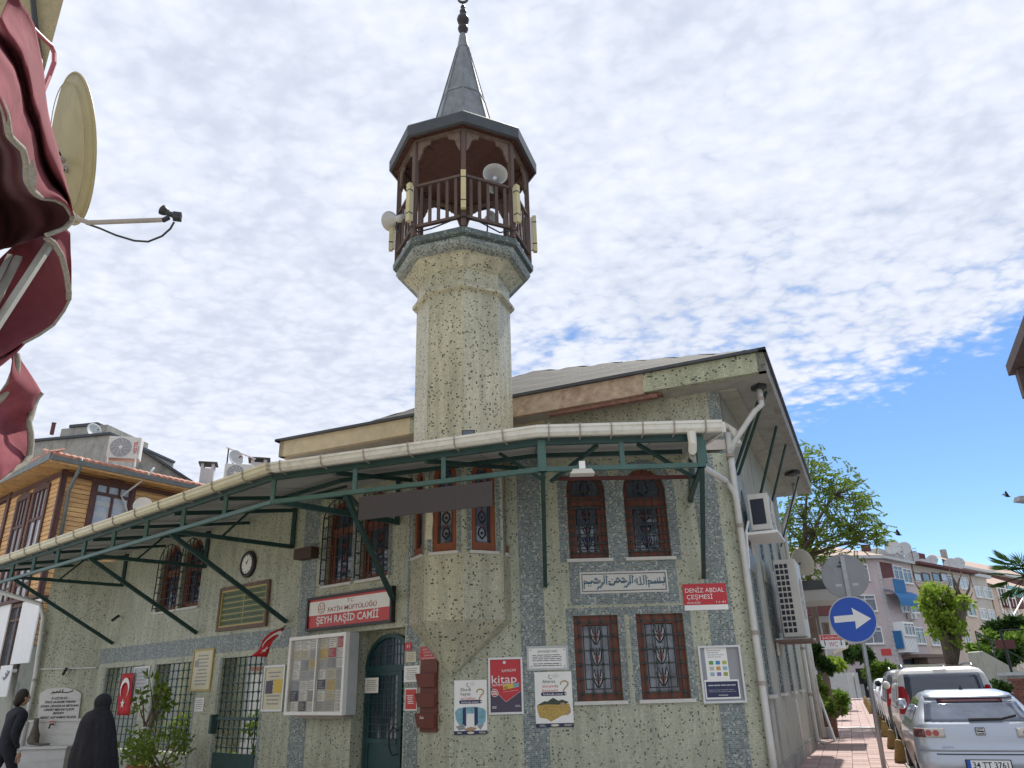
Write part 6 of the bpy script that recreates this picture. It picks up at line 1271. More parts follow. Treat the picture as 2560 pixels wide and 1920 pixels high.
c = R.pt(7.9, 4.3, .35); t = thing('satellite_dish', 'white satellite dish behind the drain pipe at the far end of the side wall', 'satellite dish', c, 'satellite dishes')
def dish(t, c, n, r, m='plastic', arm=True, upv=(0, 0, 1)):
    n = Vector(n).normalized(); c = Vector(c); mb = MB(); q = n.to_track_quat('Z', 'Y').to_matrix(); rows = []
    for i in range(7):
        rr_ = r*i/6; rows.append([c+q@Vector((rr_*.94*math.cos(a), rr_*math.sin(a), .22*r*(i/6)**2)) for a in [2*math.pi*k/28 for k in range(29)]])
    mb.grid(rows); o = mb.build('reflector', M[m], t, True); s = o.modifiers.new('s', 'SOLIDIFY'); s.thickness = .012
    if arm:
        dn = q@Vector((0, -1, 0)); e = c+n*r*1.15+dn*r*.25; mb = MB(); mb.tube([c+dn*r*.95+n*.15*r, e], .014*r/.4, 6); mb.build('arm', M['greyl'], t); mb = MB(); mb.lathe(e, [(.03, -.03), (.03, .05), (.045, .09)], 10, 0, -n); mb.build('receiver', M['darkplastic'], t)
    mb = MB(); mb.tube([c-n*.02, c-n*.16, c-n*.18-V(0, 0, r*.7)], .02, 6); mb.build('mount', M['iron'], t)
dish(t, c, (.80, .45, .30), .34)
# ---- low annexe with dark flat roof after the mosque
an_ = thing('annexe', 'low annexe with a dark flat canopy and grey pipes beyond the mosque side wall', 'building', R.pt(9.6, 0, 0))
mb = MB(); wall(mb, R, 8.25, 11.2, 0, 3.4, []); P = R.pt; mb.quad(P(8.25, 0, 0), P(8.25, 3.4, 0), P(8.25, 3.4, -3), P(8.25, 0, -3)); mb.build('wall', M['renderw'], an_)
def rx(x, y, t_): return aty(x, y, R.pt(t_, 0, 0).y)
mb = MB(); z0, z1 = rx(1745, 1300, 9.3).z, rx(1745, 1262, 9.3).z; mb.wbox(R, 9.3, 11.0, z0, z0+.28, -.3, 1.15); mb.build('canopy_soffit', M['soffit'], an_); mb = MB(); mb.wbox(R, 9.27, 11.03, z0+.282, z0+.52, -.33, 1.18); mb.build('roof_edge', M['eavegrey'], an_)
for (t_, d, zt) in ((8.9, .10, 3.0), (9.15, .14, 2.8)): mb = MB(); mb.tube([P(t_, .3, d), P(t_, zt-.3, d), P(t_+.1, zt-.1, d+.03), P(t_+.2, zt, d+.06), P(t_+.25, zt+.3, d+.08)], .055, 8); mb.build('drain_pipe', M['pipe'], an_, True)
mb = MB(); mb.wbox(R, 9.1, 9.5, 2.6, 3.1, .02, .40); mb.build('meter_box', M['woodbr'], an_)
# WC sign on a bracket
c = aty(1799, 1386, 25.5); w2 = (aty(1826, 1386, 25.5)-aty(1773, 1386, 25.5)).length; q = Pl((c.x, c.y), V(1, .05, 0), V(.05, -1, 0)); h2 = (aty(1799, 1371, 25.5)-aty(1799, 1401, 25.5)).length
t = thing('wc_sign', 'red and white toilet sign hanging over the sidewalk beside the blue arrow sign', 'sign', c-V(0, 0, h2/2)); mb = MB(); mb.wbox(q, -w2/2, w2/2, c.z-h2/2, c.z+h2/2, -.04, .0); mb.build('box', M['white'], t); mb = MB(); mb.wbox(q, -w2/2+.01, w2/2-.01, c.z+h2*.12, c.z+h2/2-.01, .001, .006); mb.build('red_panel', M['red2'], t)
label_on(t, 'lettering', 'whitet', lambda mb: mb.text('ŞADIRVAN', q, 0, c.z+h2*.19, h2*.18, .009, width=w2*.86)); label_on(t, 'lettering', 'red2', lambda mb: mb.text('WC', q, 0, c.z-h2*.36, h2*.36, .003, width=w2*.36))
def man_icon(mb):
    for sg, sk in ((-1, 0), (1, 1)):
        u = sg*w2*.34; mb.disc(q.pt(u, c.z+h2*.05, .003), h2*.045, q.n, 10, .002); mb.wquad(q, u-w2*.022, u+w2*.022, c.z-h2*.17, c.z-h2*.01, .004)
        if sk: mb.poly([q.pt(u-w2*.04, c.z-h2*.26, .0045), q.pt(u+w2*.04, c.z-h2*.26, .0045), q.pt(u, c.z-h2*.05, .0045)])
        else: mb.wquad(q, u-w2*.018, u-w2*.003, c.z-h2*.30, c.z-h2*.15, .0042); mb.wquad(q, u+w2*.003, u+w2*.018, c.z-h2*.30, c.z-h2*.15, .0042)
label_on(t, 'figure', 'navy', man_icon); mb = MB(); mb.bar(q.pt(-w2*.5, c.z+h2*.4, -.02), V(c.x-1.4, c.y+.4, c.z+h2*.4), .03); mb.build('bracket', M['iron'], t)
# planter, leaning boards, white slab
c = V(8.12, 21.85, SWZ); t = thing('planter', 'square brown planter standing on the sidewalk against the wall', 'planter', c); mb = MB(); mb.box(c+V(0, 0, .25), (.40, .40, .50), -A24); mb.build('tub', pm('brown_planter', (.20, .10, .07), .7, .2, 9), t); mb = MB()
for sx, sy in ((0, -1), (0, 1), (-1, 0), (1, 0)): mb.box(c+V(sx*.2, sy*.2, .53), (.46 if sx == 0 else .06, .06 if sx == 0 else .46, .07), 0)
mb.build('rim', M['woodbr'], t)
t = thing('leaning_boards', 'pale grey boards leaning on the wall beside the planter', 'boards', V(7.35, 20.9, SWZ))
for k in range(3): a = R.pt(9.25+.17*k, SWZ, .36); mb = MB(); mb.bar(a, R.pt(9.2+.17*k, 1.55, .10), .14, .03, up=R.n); mb.build('board', M['greyl'], t)
c = V(9.8, 24.9, SWZ+.003); mb = MB(); mb.box(c+V(.3, 0, .02), (1.1, .5, .04), -A24); lab(mb, 'stone_slab', M['marble'], c, 'white stone slab lying across the sidewalk behind the planter', 'slab')
mb = MB(); c = V(7.85, 21.3, SWZ); mb.lathe(c, [(.12, 0), (.15, .22), (.14, .26), (.10, .26)], 14); lab(mb, 'water_bottle', pm('grey_plastic_bottle', (.30, .32, .34), .3, .15, 8), c, 'squat grey plastic container at the foot of the planter', 'container')
# ================================================================== buildings at the end of the street
def simple_window(parent, pl, u0, u1, z0, z1, cols=2, d=.0, w=.09, fm='white', transom=True, name='window'):
    if u0 > u1: u0, u1 = u1, u0
    if z0 > z1: z0, z1 = z1, z0
    mb = MB(); a, b = d+.01, d+.09
    mb.wbox(pl, u0, u0+w, z0, z1, a, b); mb.wbox(pl, u1-w, u1, z0, z1, a, b); mb.wbox(pl, u0+w, u1-w, z0, z0+w, a, b); mb.wbox(pl, u0+w, u1-w, z1-w, z1, a, b)
    for k in range(1, cols): u = u0+(u1-u0)*k/cols; mb.wbox(pl, u-w*.35, u+w*.35, z0+w, z1-w, a, b-.01)
    if transom: z = z0+(z1-z0)*.74; mb.wbox(pl, u0+w, u1-w, z-w*.3, z+w*.3, a, b-.015)
    f = mb.build(name, M[fm], parent); mb = MB(); mb.wquad(pl, u0+w*.5, u1-w*.5, z0+w*.5, z1-w*.5, d+.03); mb.build('pane', M['glassp'] if (int(u0*7+z0*3) % 3) else M['glasspale'], f)
    mb = MB(); mb.wbox(pl, u0-.08, u1+.08, z0-.1, z0-.005, d+.0, d+.16); mb.build('sill', M['sill'], f); return f
def pw(parent, pl, x0, x1, y0, y1, **k):
    xm, ym = (x0+x1)/2, (y0+y1)/2; return simple_window(parent, pl, pl.px(x0, ym)[0], pl.px(x1, ym)[0], pl.px(xm, y1)[1], pl.px(xm, y0)[1], **k)
M['pink'] = pm('pink_render', (.54, .455, .455), .85, .08, 2, .003, dirt=((.30, .25, .25), .4, .6, (1, 1, .3)))
M['peach'] = pm('peach_render', (.60, .48, .39), .85, .08, 2, .003, dirt=((.32, .28, .24), .4, .6, (1, 1, .3)))
M['greyr'] = pm('warm_grey_render', (.50, .46, .42), .85, .08, 2, .003, dirt=((.25, .23, .22), .4, .6, (1, 1, .3)))
M['maroon'] = pm('maroon_render', (.13, .05, .05), .85, .15, 2)
M['blueaw'] = pm('blue_awning', (.03, .16, .36), .7, .1, 4)
tile_far = pm('far_roof_tile', (.36, .26, .21), .85, .3, 2.2, .03, stretch=(1, 1, 1), dirt=((.28, .23, .20), .7, 1.5, (1, 1, 1)))
YP = 76; pc = aty(1898, 1214, YP)
PA = Pl((pc.x, pc.y), (1, .12, 0), (.12, -1, 0)); a49 = math.radians(49); PB_ = Pl((pc.x, pc.y), (math.sin(a49), math.cos(a49), 0), (math.cos(a49), -math.sin(a49), 0))
def block(parent, pl, u0, u1, z0, z1, dep, m, name='wall'): mb = MB(); mb.wbox(pl, u0, u1, z0, z1, -dep, 0); return mb.build(name, M[m], parent)
zt = PB_.px(1898, 1208)[1]
ap = thing('apartment_house', 'pink rendered apartment house with white windows, blue awning and tiled roof at the street bend', 'building', (pc.x, pc.y, 0))
uR = PB_.px(1968, 1225)[0]
mb = MB(); q0 = PA.pt(-14, 0); mb.extrude([q0, PA.pt(0, 0), PB_.pt(uR, 0), PB_.pt(uR, 0, -10), PA.pt(-14, 0, -10)], V(0, 0, zt)); mb.build('wall', M['pink'], ap)
mb = MB(); mb.hexa([PA.pt(-14.4, zt+.02, .5), PA.pt(.4, zt+.02, .55), PB_.pt(uR, zt+.02, .5), PB_.pt(uR, zt+.02, .2), PA.pt(-14.4, zt+.3, .5), PA.pt(.4, zt+.3, .55), PB_.pt(uR, zt+.3, .5), PB_.pt(uR, zt+.3, .2)]); mb.build('cornice', M['greyl'], ap)
rp_ = PB_.pt(uR*.5, zt+2.4, -6); rq = PA.pt(-8, zt+2.2, -6)
mb = MB(); mb.quad(PA.pt(-14.4, zt+.31, .5), PA.pt(.4, zt+.31, .55), rp_, rq); mb.quad(PA.pt(.4, zt+.31, .55), PB_.pt(uR, zt+.31, .5), PB_.pt(uR, zt+2.2, -6), rp_); mb.build('roof', tile_far, ap)
for k in range(26): z = .8+k*(zt-1)/26; mb = MB(); mb.wbox(PA, -.34, -.02, z, z+.26, .0, .04); mb.build('quoin', M['greyl'], ap)
for (x0, x1, y0, y1) in ((1859, 1876, 1219, 1254), (1846, 1892, 1285, 1321), (1862, 1906, 1354, 1391)): pw(ap, PA, x0, x1, y0, y1, cols=2)
for (x0, x1, y0, y1) in ((1930, 1949, 1223, 1258), (1950, 1968, 1229, 1260), (1945, 1962, 1306, 1322), (1964, 1981, 1293, 1324), (1958, 1974, 1356, 1389), (1976, 1996, 1355, 1391)): pw(ap, PB_, x0, x1, y0, y1, cols=2)
u0, u1 = PB_.px(1903, 1232)[0], PB_.px(1928, 1232)[0]; za, zb = PB_.px(1915, 1251)[1], PB_.px(1915, 1216)[1]
mb = MB(); mb.wquad(PB_, u0, u1, za, zb, .02); mb.build('loggia', M['maroon'], ap); mb = MB(); mb.wbox(PB_, u0-.1, u1+.1, za-1.5, za, .0, .9); mb.build('balcony', M['pink'], ap)
mb = MB(); mb.grid([[PB_.pt(u0+(u1-u0)*k/10, za-1.4+1.3*j/2, .93+.07*(k % 2)) for k in range(11)] for j in range(3)]); mb.build('balcony_cloth', M['blueaw'], ap)
u0, u1 = PB_.px(1913, 1300)[0], PB_.px(1962, 1300)[0]; z0, z1 = PB_.px(1940, 1305)[1], PB_.px(1925, 1276)[1]
mb = MB(); rows = []
for j in range(6): a = j/5*math.pi/2; rows.append([PB_.pt(u0+(u1-u0)*k/6, z0+(z1-z0)*math.cos(a), .05+1.3*math.sin(a)) for k in range(7)])
mb.grid(rows); mb.grid([rows[-1], [p-V(0, 0, .35) for p in rows[-1]]]); o = mb.build('window_awning', M['blueaw'], ap); sm = o.modifiers.new('s', 'SOLIDIFY'); sm.thickness = .03
mb = MB(); mb.wbox(PB_, u0+.2, u1-1.6, z0-4.2, z0-2.6, .0, .7); mb.build('balcony', M['blueaw'], ap)
u0, u1 = PB_.px(1933, 1375)[0], PB_.px(1958, 1375)[0]; z0, z1 = PB_.px(1945, 1410)[1], PB_.px(1940, 1345)[1]
q = Pl(PB_.pt(0, 0, .9), PB_.u, PB_.n); mb = MB(); mb.wbox(PB_, u0, u1, z0, z1, .0, .9); bay = mb.build('bay', M['white'], ap); simple_window(ap, q, u0+.1, u1-.1, z0+1.5, z1-.1, cols=3)
mb = MB()
for k in range(8): u = u0+(u1-u0)*(k+.5)/8; mb.wbox(q, u-.03, u+.03, z0, z0+1.4, .001, .02)
mb.build('panel_rib', M['greyl'], bay)
u0, u1 = PB_.px(1950, 1428)[0], PB_.px(2020, 1428)[0]; mb = MB(); z = PB_.px(1975, 1417)[1]; mb.wbox(PB_, u0, u1, z-.2, z+.1, .0, 1.6); mb.wbox(PB_, u0+2, u1-1, z-.75, z-.21, .2, 1.5); mb.build('shop_canopy', M['woodbr'], ap); mb = MB(); mb.wquad(PB_, u0, u1, 0, z-.3, .03); mb.build('shop_front', M['glass'], ap)
ac = aircon('air_conditioner', 'small air conditioner on the pink apartment house below the blue awning', PB_, PB_.px(1957, 1330)[0], PB_.px(1970, 1330)[0], PB_.px(1963, 1338)[1], PB_.px(1963, 1326)[1], .1, .5)
mb = MB(); c = PA.at(1917, 1410, .05); u, z = PA.px(1900, 1409); mb.wbox(PA, -1.6, -.6, z-.3, z+.3, .01, .04); t = lab(mb, 'street_plate', M['red2'], PA.pt(-1.1, z, .03), 'tiny red street plate on the pink apartment house', 'sign')
# second house: peach with glazed roof storey
u2 = PB_.px(2100, 1260)[0]; zt2 = PB_.px(1990, 1252)[1]; b2 = thing('apartment_house', 'peach apartment house with a brown glazed roof terrace behind the pollarded tree', 'building', PB_.pt((uR+u2)/2, 0))
block(b2, PB_, uR+.03, u2, 0, zt2, 9, 'peach'); za = PB_.px(2040, 1232)[1]; block(b2, PB_, uR+.5, u2-.3, zt2, za, 7, 'greyr', 'terrace_storey'); mb = MB(); mb.wbox(PB_, uR+.2, u2, za+.005, za+.25, -8, .9); mb.build('roof', M['maroon'], b2)
ub = PB_.px(2044, 1240)[0]
for (x0, x1) in ((1974, 1990), (1992, 2008), (2014, 2030), (2032, 2046)): pw(b2, PB_, x0, x1, 1238, 1256, cols=1, fm='woodbr', transom=False)
for (x0, x1, y0, y1) in ((2046, 2062, 1243, 1268), (2072, 2090, 1247, 1272), (1985, 1996, 1290, 1322), (2010, 2026, 1297, 1328), (2088, 2106, 1302, 1331), (2009, 2026, 1363, 1394), (2082, 2094, 1362, 1388), (2066, 2080, 1300, 1330)): pw(b2, PB_, x0, x1, y0, y1)
wt = PB_.px(1968, 1208)[1]; block(b2, PB_, uR+.05, PB_.px(2042, 1225)[0], zt2+.01, wt, 8.5, 'white', 'parapet_wall') if 0 else None
mb = MB(); a_, b_ = PB_.px(1968, 1206)[1], PB_.px(2040, 1225)[1]; ue = PB_.px(2042, 1225)[0]; mb.hexa([PB_.pt(uR+.1, zt2, -3), PB_.pt(ue, zt2, -3), PB_.pt(ue, zt2, -9), PB_.pt(uR+.1, zt2, -9), PB_.pt(uR+.1, a_+1.5, -3), PB_.pt(ue, b_+1.2, -3), PB_.pt(ue, b_+1.2, -9), PB_.pt(uR+.1, a_+1.5, -9)]); mb.build('gable_wall', M['greyl'], b2)
# third: warm grey
u3 = PB_.px(2140, 1290)[0]; zt3 = PB_.px(2110, 1247)[1]; b3 = thing('apartment_house', 'warm grey apartment house with paired white windows right of the peach house', 'building', PB_.pt((u2+u3)/2, 0)); block(b3, PB_, u2+.03, u3, 0, zt3, 9, 'greyr'); mb = MB(); mb.wbox(PB_, u2+.1, u3+.4, zt3+.005, zt3+.35, -9, .5); mb.build('roof', M['greyl'], b3)
for (x0, x1, y0, y1) in ((2106, 2120, 1267, 1290), (2124, 2142, 1269, 1293), (2116, 2130, 1314, 1338), (2135, 2150, 1317, 1342), (2128, 2142, 1374, 1396)): pw(b3, PB_, x0, x1, y0, y1)
# fourth: cream with white outside stair and green glass balcony
u4 = PB_.px(2262, 1300)[0]; zt4 = PB_.px(2170, 1270)[1]; b4 = thing('apartment_house', 'cream house with a white iron outside stair and green glass balcony', 'building', PB_.pt((u3+u4)/2, 0)); block(b4, PB_, u3+.5, u4, 0, zt4, 9, 'peach')
mb = MB(); mb.quad(PB_.pt(u3+.2, zt4+.01, .6), PB_.pt(u4, zt4+.01, .6), PB_.pt(u4, zt4+3.0, -6), PB_.pt(u3+.2, zt4+3.0, -6)); mb.build('roof', tile_far, b4)
ua_, ub_ = PB_.px(2156, 1283)[0], PB_.px(2196, 1288)[0]; z = PB_.px(2176, 1292)[1]; mb = MB(); mb.wbox(PB_, ua_, ub_, z-1.2, z, .0, 1.2); mb.build('balcony', M['maroon'], b4); mb = MB(); mb.wbox(PB_, ua_, ub_, z+.01, z+1.3, 1.12, 1.2); mb.build('balcony_glass', pm('green_glass', (.06, .26, .22), .2, .2, 2), b4)
for (x0, x1, y0, y1) in ((2198, 2210, 1278, 1304), (2182, 2194, 1320, 1336)): pw(b4, PB_, x0, x1, y0, y1)
mb = MB(); us_, ue_ = PB_.px(2142, 1330)[0], PB_.px(2176, 1330)[0]
for lv in range(6):
    z = zt4-1.5-lv*2.4
    if z < 1: break
    mb.bar(PB_.pt(us_, z, 1.3), PB_.pt(ue_, z-2.4 if lv % 2 else z, 1.3), .12); mb.bar(PB_.pt(us_, z+1, 1.3), PB_.pt(ue_, z+1 if lv % 2 == 0 else z-1.4, 1.3), .1); mb.bar(PB_.pt(us_, z-2.4, 2.2), PB_.pt(ue_, z, 2.2), .1)
    for k in range(6): u = us_+(ue_-us_)*k/5; mb.bar(PB_.pt(u, z-1, 1.3), PB_.pt(u, z+1, 1.3), .06)
for u in (us_, ue_): 
    for d in (1.3, 2.2): mb.bar(PB_.pt(u, 0, d), PB_.pt(u, zt4-.3, d), .12)
mb.build('outside_stair', M['white'], b4)
# far maroon house with tiled roof
mf = thing('far_house', 'maroon walled house with a broad tiled roof behind the grey apartment house', 'building', PB_.pt(u3, 0, -14)); qm = Pl(PB_.pt(0, 0, -13), PB_.u, PB_.n); ma, mbb = qm.px(2072, 1240)[0], qm.px(2240, 1240)[0]; zm = qm.px(2140, 1236)[1]; mb = MB(); mb.wbox(qm, ma, mbb, 5, zm, -8, 0); mb.build('wall', M['maroon'], mf)
zr = qm.px(2150, 1212)[1]; mb = MB(); mb.quad(qm.pt(ma-.8, zm+.02, .8), qm.pt(mbb, zm+.02, .8), qm.pt(mbb, zr+1.2, -6), qm.pt(ma+4, zr+1.0, -6)); mb.build('roof', tile_far, mf); mb = MB(); mb.wbox(qm, ma-.8, mbb, zm-.4, zm, .0, .85); mb.build('eave', M['greyl'], mf)
mb = MB(); uc_ = qm.px(2108, 1218)[0]; mb.wbox(qm, uc_-.4, uc_+.4, zm, zr+1.8, -5, -4.2); mb.build('chimney', M['concrete'], mf)
# roof furniture: chimneys with pots, dishes, aerial
def chimney(x0, x1, y0, y1, pl, d, lb):
    u0, u1 = pl.px(x0, y1, d)[0], pl.px(x1, y1, d)[0]; z0, z1 = pl.px(x0, y1, d)[1], pl.px(x0, y0, d)[1]; t = thing('chimney_stack', lb, 'chimney', pl.pt((u0+u1)/2, z0, d)); mb = MB(); mb.wbox(pl, u0, u1, z0-1.5, z1-.7, d-1, d); mb.build('stack', M['greyl'], t)
    for k in range(4): mb = MB(); u = u0+(u1-u0)*(k+.5)/4; mb.lathe(pl.pt(u, z1-.7, d-.5), [(.16, 0), (.14, .75), (.17, .8)], 8); mb.build('pot', M['maroon'], t)
chimney(1935, 1953, 1182, 1205, PB_, -2, 'white chimney stack with four brown pots on the pink house roof')
chimney(1993, 2010, 1195, 1214, PB_, -4, 'white chimney stack with brown pots above the peach house')
chimney(1868, 1888, 1177, 1192, PA, -5, 'white chimney stack with pots half hidden by the tree on the pink house')
dl = ['satellite dish left of the white chimney on the pink house', 'satellite dish close right of the white chimney on the pink house', 'low satellite dish between the two chimneys', 'satellite dish right of the second chimney', 'left one of two dishes on the far end of the peach house roof', 'right one of two dishes on the far end of the peach house roof']
for (x, y, r), lb in zip(((1929, 1184, .85), (1953, 1187, .85), (1971, 1205, .8), (2014, 1212, .7), (2054, 1220, .8), (2070, 1219, .85)), dl):
    c = PB_.at(x, y, -1.5); t = thing('satellite_dish', lb, 'satellite dish', c, 'satellite dishes'); dish(t, c, (-.5, -.6, .35), r, 'greyl')
t = thing('roof_aerial', 'thin rooftop aerial beside the second dish on the pink house', 'aerial', PB_.at(1969, 1208, -1)); c = PB_.at(1969, 1192, -1); mb = MB(); mb.tube([c-V(0, 0, 1.5), c+V(0, 0, .4)], .04, 5); mb.build('mast', M['iron'], t); mb = MB(); [mb.tube([c+V(-1.2, 0, -.3+.3*k), c+V(.6, 0, .1+.3*k)], .03, 4) for k in range(2)]; mb.build('boom', M['iron'], t)
# things on the right edge
rb = thing('corner_building', 'eave and bay of a brown house at the right edge of the view', 'building', aty(2230, 1000, 15)); Y = 15; z0, z1 = aty(2190, 812, Y).z, aty(2180, 790, Y).z; x0 = aty(2174, 800, Y).x
brn = pm('brown_render', (.16, .115, .105), .8, .15, 5, .003); ck = aty(2175, 800, Y); sd = V(.42, .91, 0).normalized(); sn = V(sd.y, -sd.x, 0)
qe = Pl((ck.x, ck.y), -sd, -sn)      # street face of the eave, running back towards the camera
mb = MB(); mb.wbox(qe, 0, 6, z0, z1, -3.2, 0); mb.build('eave', brn, rb); zb = aty(2186, 868, Y).z; mb = MB(); mb.wbox(qe, .12, .42, zb, z0-.004, -.34, -.10); mb.build('bracket', brn, rb)
mb = MB(); mb.wbox(qe, .5, 5.5, 0, z0-.004, -3.2, -1.45); mb.build('wall', brn, rb); zc_ = aty(2200, 930, Y).z; mb = MB(); mb.wbox(qe, .30, .42, zc_, zb+.3, -.60, -.48); mb.build('post', M['pipe'], rb); mb = MB(); mb.bar(qe.pt(.36, z0-.05, -.2), qe.pt(.4, zc_+.2, -.75), .08); mb.build('bracket', M['pipe'], rb)
c = aty(2200, 1078, 16); t = thing('street_lamp', 'pale flat head of a street lamp entering at the right edge', 'street lamp', (c.x+2.2, c.y, 0)); mb = MB(); mb.hexa([c+V(-.05, -.12, -.05), c+V(.75, -.12, -.16), c+V(.75, .12, -.16), c+V(-.05, .12, -.05), c+V(-.02, -.1, .05), c+V(.75, -.1, .02), c+V(.75, .1, .02), c+V(-.02, .1, .05)]); mb.build('head', M['greyl'], t); mb = MB(); mb.tube([c+V(.7, 0, -.06), c+V(1.9, 0, -.3), c+V(2.2, 0, -.7), V(c.x+2.2, c.y, 0)], .05, 8); mb.build('pole', M['iron'], t)
# stair wall and brick planter across the road
t = thing('stair_wall', 'pale sloping side wall of outdoor steps across the road from the parked cars', 'wall', aty(2150, 1430, 38)); q = Pl((0, 38), (1, 0, 0), (0, -1, 0)); g = lambda x, y: q.at(x, y)
pts = [g(2120, 1408), g(2122, 1406), g(2205, 1452), g(2212, 1456), g(2230, 1470)]; base = [V(p.x, p.y, 0) for p in (pts[-1], pts[0])]; mb = MB(); mb.extrude([base[1], base[0], pts[-1], pts[3], pts[2], pts[1], pts[0]], V(0, 1.2, 0)); mb.build('side', M['renderw'], t)
mb = MB(); mb.bar(pts[1]+V(0, .2, .9), pts[4]+V(0, .2, .9), .05); [mb.bar(pts[1].lerp(pts[4], f_)+V(0, .2, 0), pts[1].lerp(pts[4], f_)+V(0, .2, .9), .04) for f_ in (0, .33, .66, 1)]; mb.build('handrail', M['iron'], t)
t = thing('brick_planter', 'brick wall with a pale coping beyond the white van', 'wall', aty(2200, 1490, 27)); q = Pl((0, 27), (1, 0, 0), (0, -1, 0)); u0, z1 = q.px(2173, 1460); zc_ = q.px(2190, 1452)[1]; mb = MB(); mb.wbox(q, u0, u0+6, zc_-.1, zc_, -.5, .06); mb.build('coping', M['greyl'], t)
brickm = pm('red_brick', (.22, .09, .065), .85, .2, 12, .003, rnd=.25); mb = MB(); mb.wbox(q, u0+.02, u0+6, 0, zc_-.11, -.45, -.012); mb.build('core', M['concrete'], t)
bm_ = MB(); bm_.hexa([V(0, 0, 0), V(.225, 0, 0), V(.225, .03, 0), V(0, .03, 0), V(0, 0, .065), V(.225, 0, .065), V(.225, .03, .065), V(0, .03, .065)]); bme = bm_.mesh('brick', (0, 0, 0)); bme.materials.append(brickm); w0 = wloc(t)
nb_ = 0
for row in range(int((zc_-.12)/.077)):
    for col in range(8):
        o = bpy.data.objects.new('brick', bme); COL.objects.link(o); o.parent = t; o.location = q.pt(u0+.02+col*.236+(.118 if row % 2 else 0), .01+row*.077, .018)-w0
# ================================================================== trees, shrubs, dog, birds
def leafmat(nm, c, c2, tr=.45):
    m = bpy.data.materials.new(nm); m.use_nodes = True; t = m.node_tree; t.nodes.clear(); n = t.nodes.new; l = t.links.new
    o = n('ShaderNodeOutputMaterial'); mx = n('ShaderNodeMixShader'); d = n('ShaderNodeBsdfDiffuse'); tl = n('ShaderNodeBsdfTranslucent'); mx.inputs[0].default_value = tr
    g = n('ShaderNodeNewGeometry'); r = n('ShaderNodeMixRGB'); r.inputs[1].default_value = (*c, 1); r.inputs[2].default_value = (*c2, 1); l(g.outputs['Random Per Island'], r.inputs[0])
    l(r.outputs[0], d.inputs[0]); l(r.outputs[0], tl.inputs[0]); l(d.outputs[0], mx.inputs[1]); l(tl.outputs[0], mx.inputs[2]); l(mx.outputs[0], o.inputs[0]); return m
LF = {'mid': leafmat('green_leaf', (.12, .19, .035), (.21, .28, .06), .5), 'lime': leafmat('lime_leaf', (.15, .24, .03), (.27, .36, .06)), 'dark': leafmat('dark_leaf', (.025, .055, .018), (.06, .11, .03), .3), 'fresh': leafmat('fresh_leaf', (.07, .15, .02), (.17, .25, .05))}
BARK = pm('brown_bark', (.14, .11, .085), .9, .35, 8, .02, stretch=(1, 1, .3))
def leaf(mb, p, d, l, w, rnd):
    d = d.normalized(); a = d.cross(V(rnd.uniform(-1, 1), rnd.uniform(-1, 1), rnd.uniform(-1, 1)))
    if a.length < .01: return
    a = a.normalized()*w; k = len(mb.v); mb.v += [p, p+d*l*.5+a, p+d*l, p+d*l*.5-a]; mb.f.append((k, k+1, k+2, k+3))
def rv(rnd): return V(rnd.gauss(0, 1), rnd.gauss(0, 1), rnd.gauss(0, 1)).normalized()
def crown(mb, c, r, n, l, w, rnd, flat=1.0, droop=.0):
    for _ in range(n):
        p = rv(rnd)*r*rnd.random()**.45; p.z *= flat; leaf(mb, c+p, rv(rnd)+p.normalized()*.8+V(0, 0, -droop), l*rnd.uniform(.7, 1.3), w*rnd.uniform(.7, 1.2), rnd)
def tree(name, lb, base, forks, clusters, lm, seed, ln=.25, lw=.06, per=60, tr=.2, group=None, pinnate=False, bare=0):
    """forks: points on the limbs the twigs start from; clusters: (centre, radius)"""
    rnd = random.Random(seed); t = thing(name, lb, 'tree', base, group); mb = MB(); base = Vector(base)
    mid = forks[0]; mb.tube([base-V(0, 0, .1), base.lerp(mid, .4)+V(rnd.uniform(-.1, .1), 0, 0), mid], [tr*1.25, tr, tr*.85], 10)
    for f_ in forks[1:]: mb.tube([mid-V(0, 0, .1), mid.lerp(f_, .5)+rv(rnd)*.15, f_], [tr*.75, tr*.5, tr*.3], 8)
    lv = MB()
    for c, r in clusters:
        f_ = min(forks, key=lambda q: (q-c).length+(2 if q.z > c.z+.5 else 0)); m_ = f_.lerp(c, .55)+rv(rnd)*(c-f_).length*.10-V(0, 0, .05*(c-f_).length); mb.tube([f_, m_, c], [tr*.26, tr*.13, tr*.05], 5, False)
        if pinnate:
            for _ in range(per):
                p = c+rv(rnd)*r*rnd.random()**.4; d = (p-c).normalized()*.7+rv(rnd)*.5+V(0, 0, -.15); d.normalize(); side = d.cross(V(0, 0, 1)).normalized() if abs(d.z) < .95 else V(1, 0, 0); q = ln*2.2
                for k in range(7):
                    for sg in (-1, 1): leaf(lv, p+d*q*k/7, side*sg+d*.35+V(0, 0, -.35), ln*rnd.uniform(.7, 1.1), lw, rnd)
        else: crown(lv, c, r, per, ln, lw, rnd, .85, .2)
    for _ in range(bare):
        f_ = rnd.choice(forks[1:] or forks); e = f_+V(rnd.uniform(-.9, .9), rnd.uniform(-.9, .9), rnd.uniform(.8, 1.9)); mb.tube([f_, f_.lerp(e, .5)+rv(rnd)*.15, e], [tr*.22, tr*.15, tr*.06], 5)
    mb.build('trunk', BARK, t, True); lv.build('crown', lm, t, kind='stuff'); return t
rnd = random.Random(21)
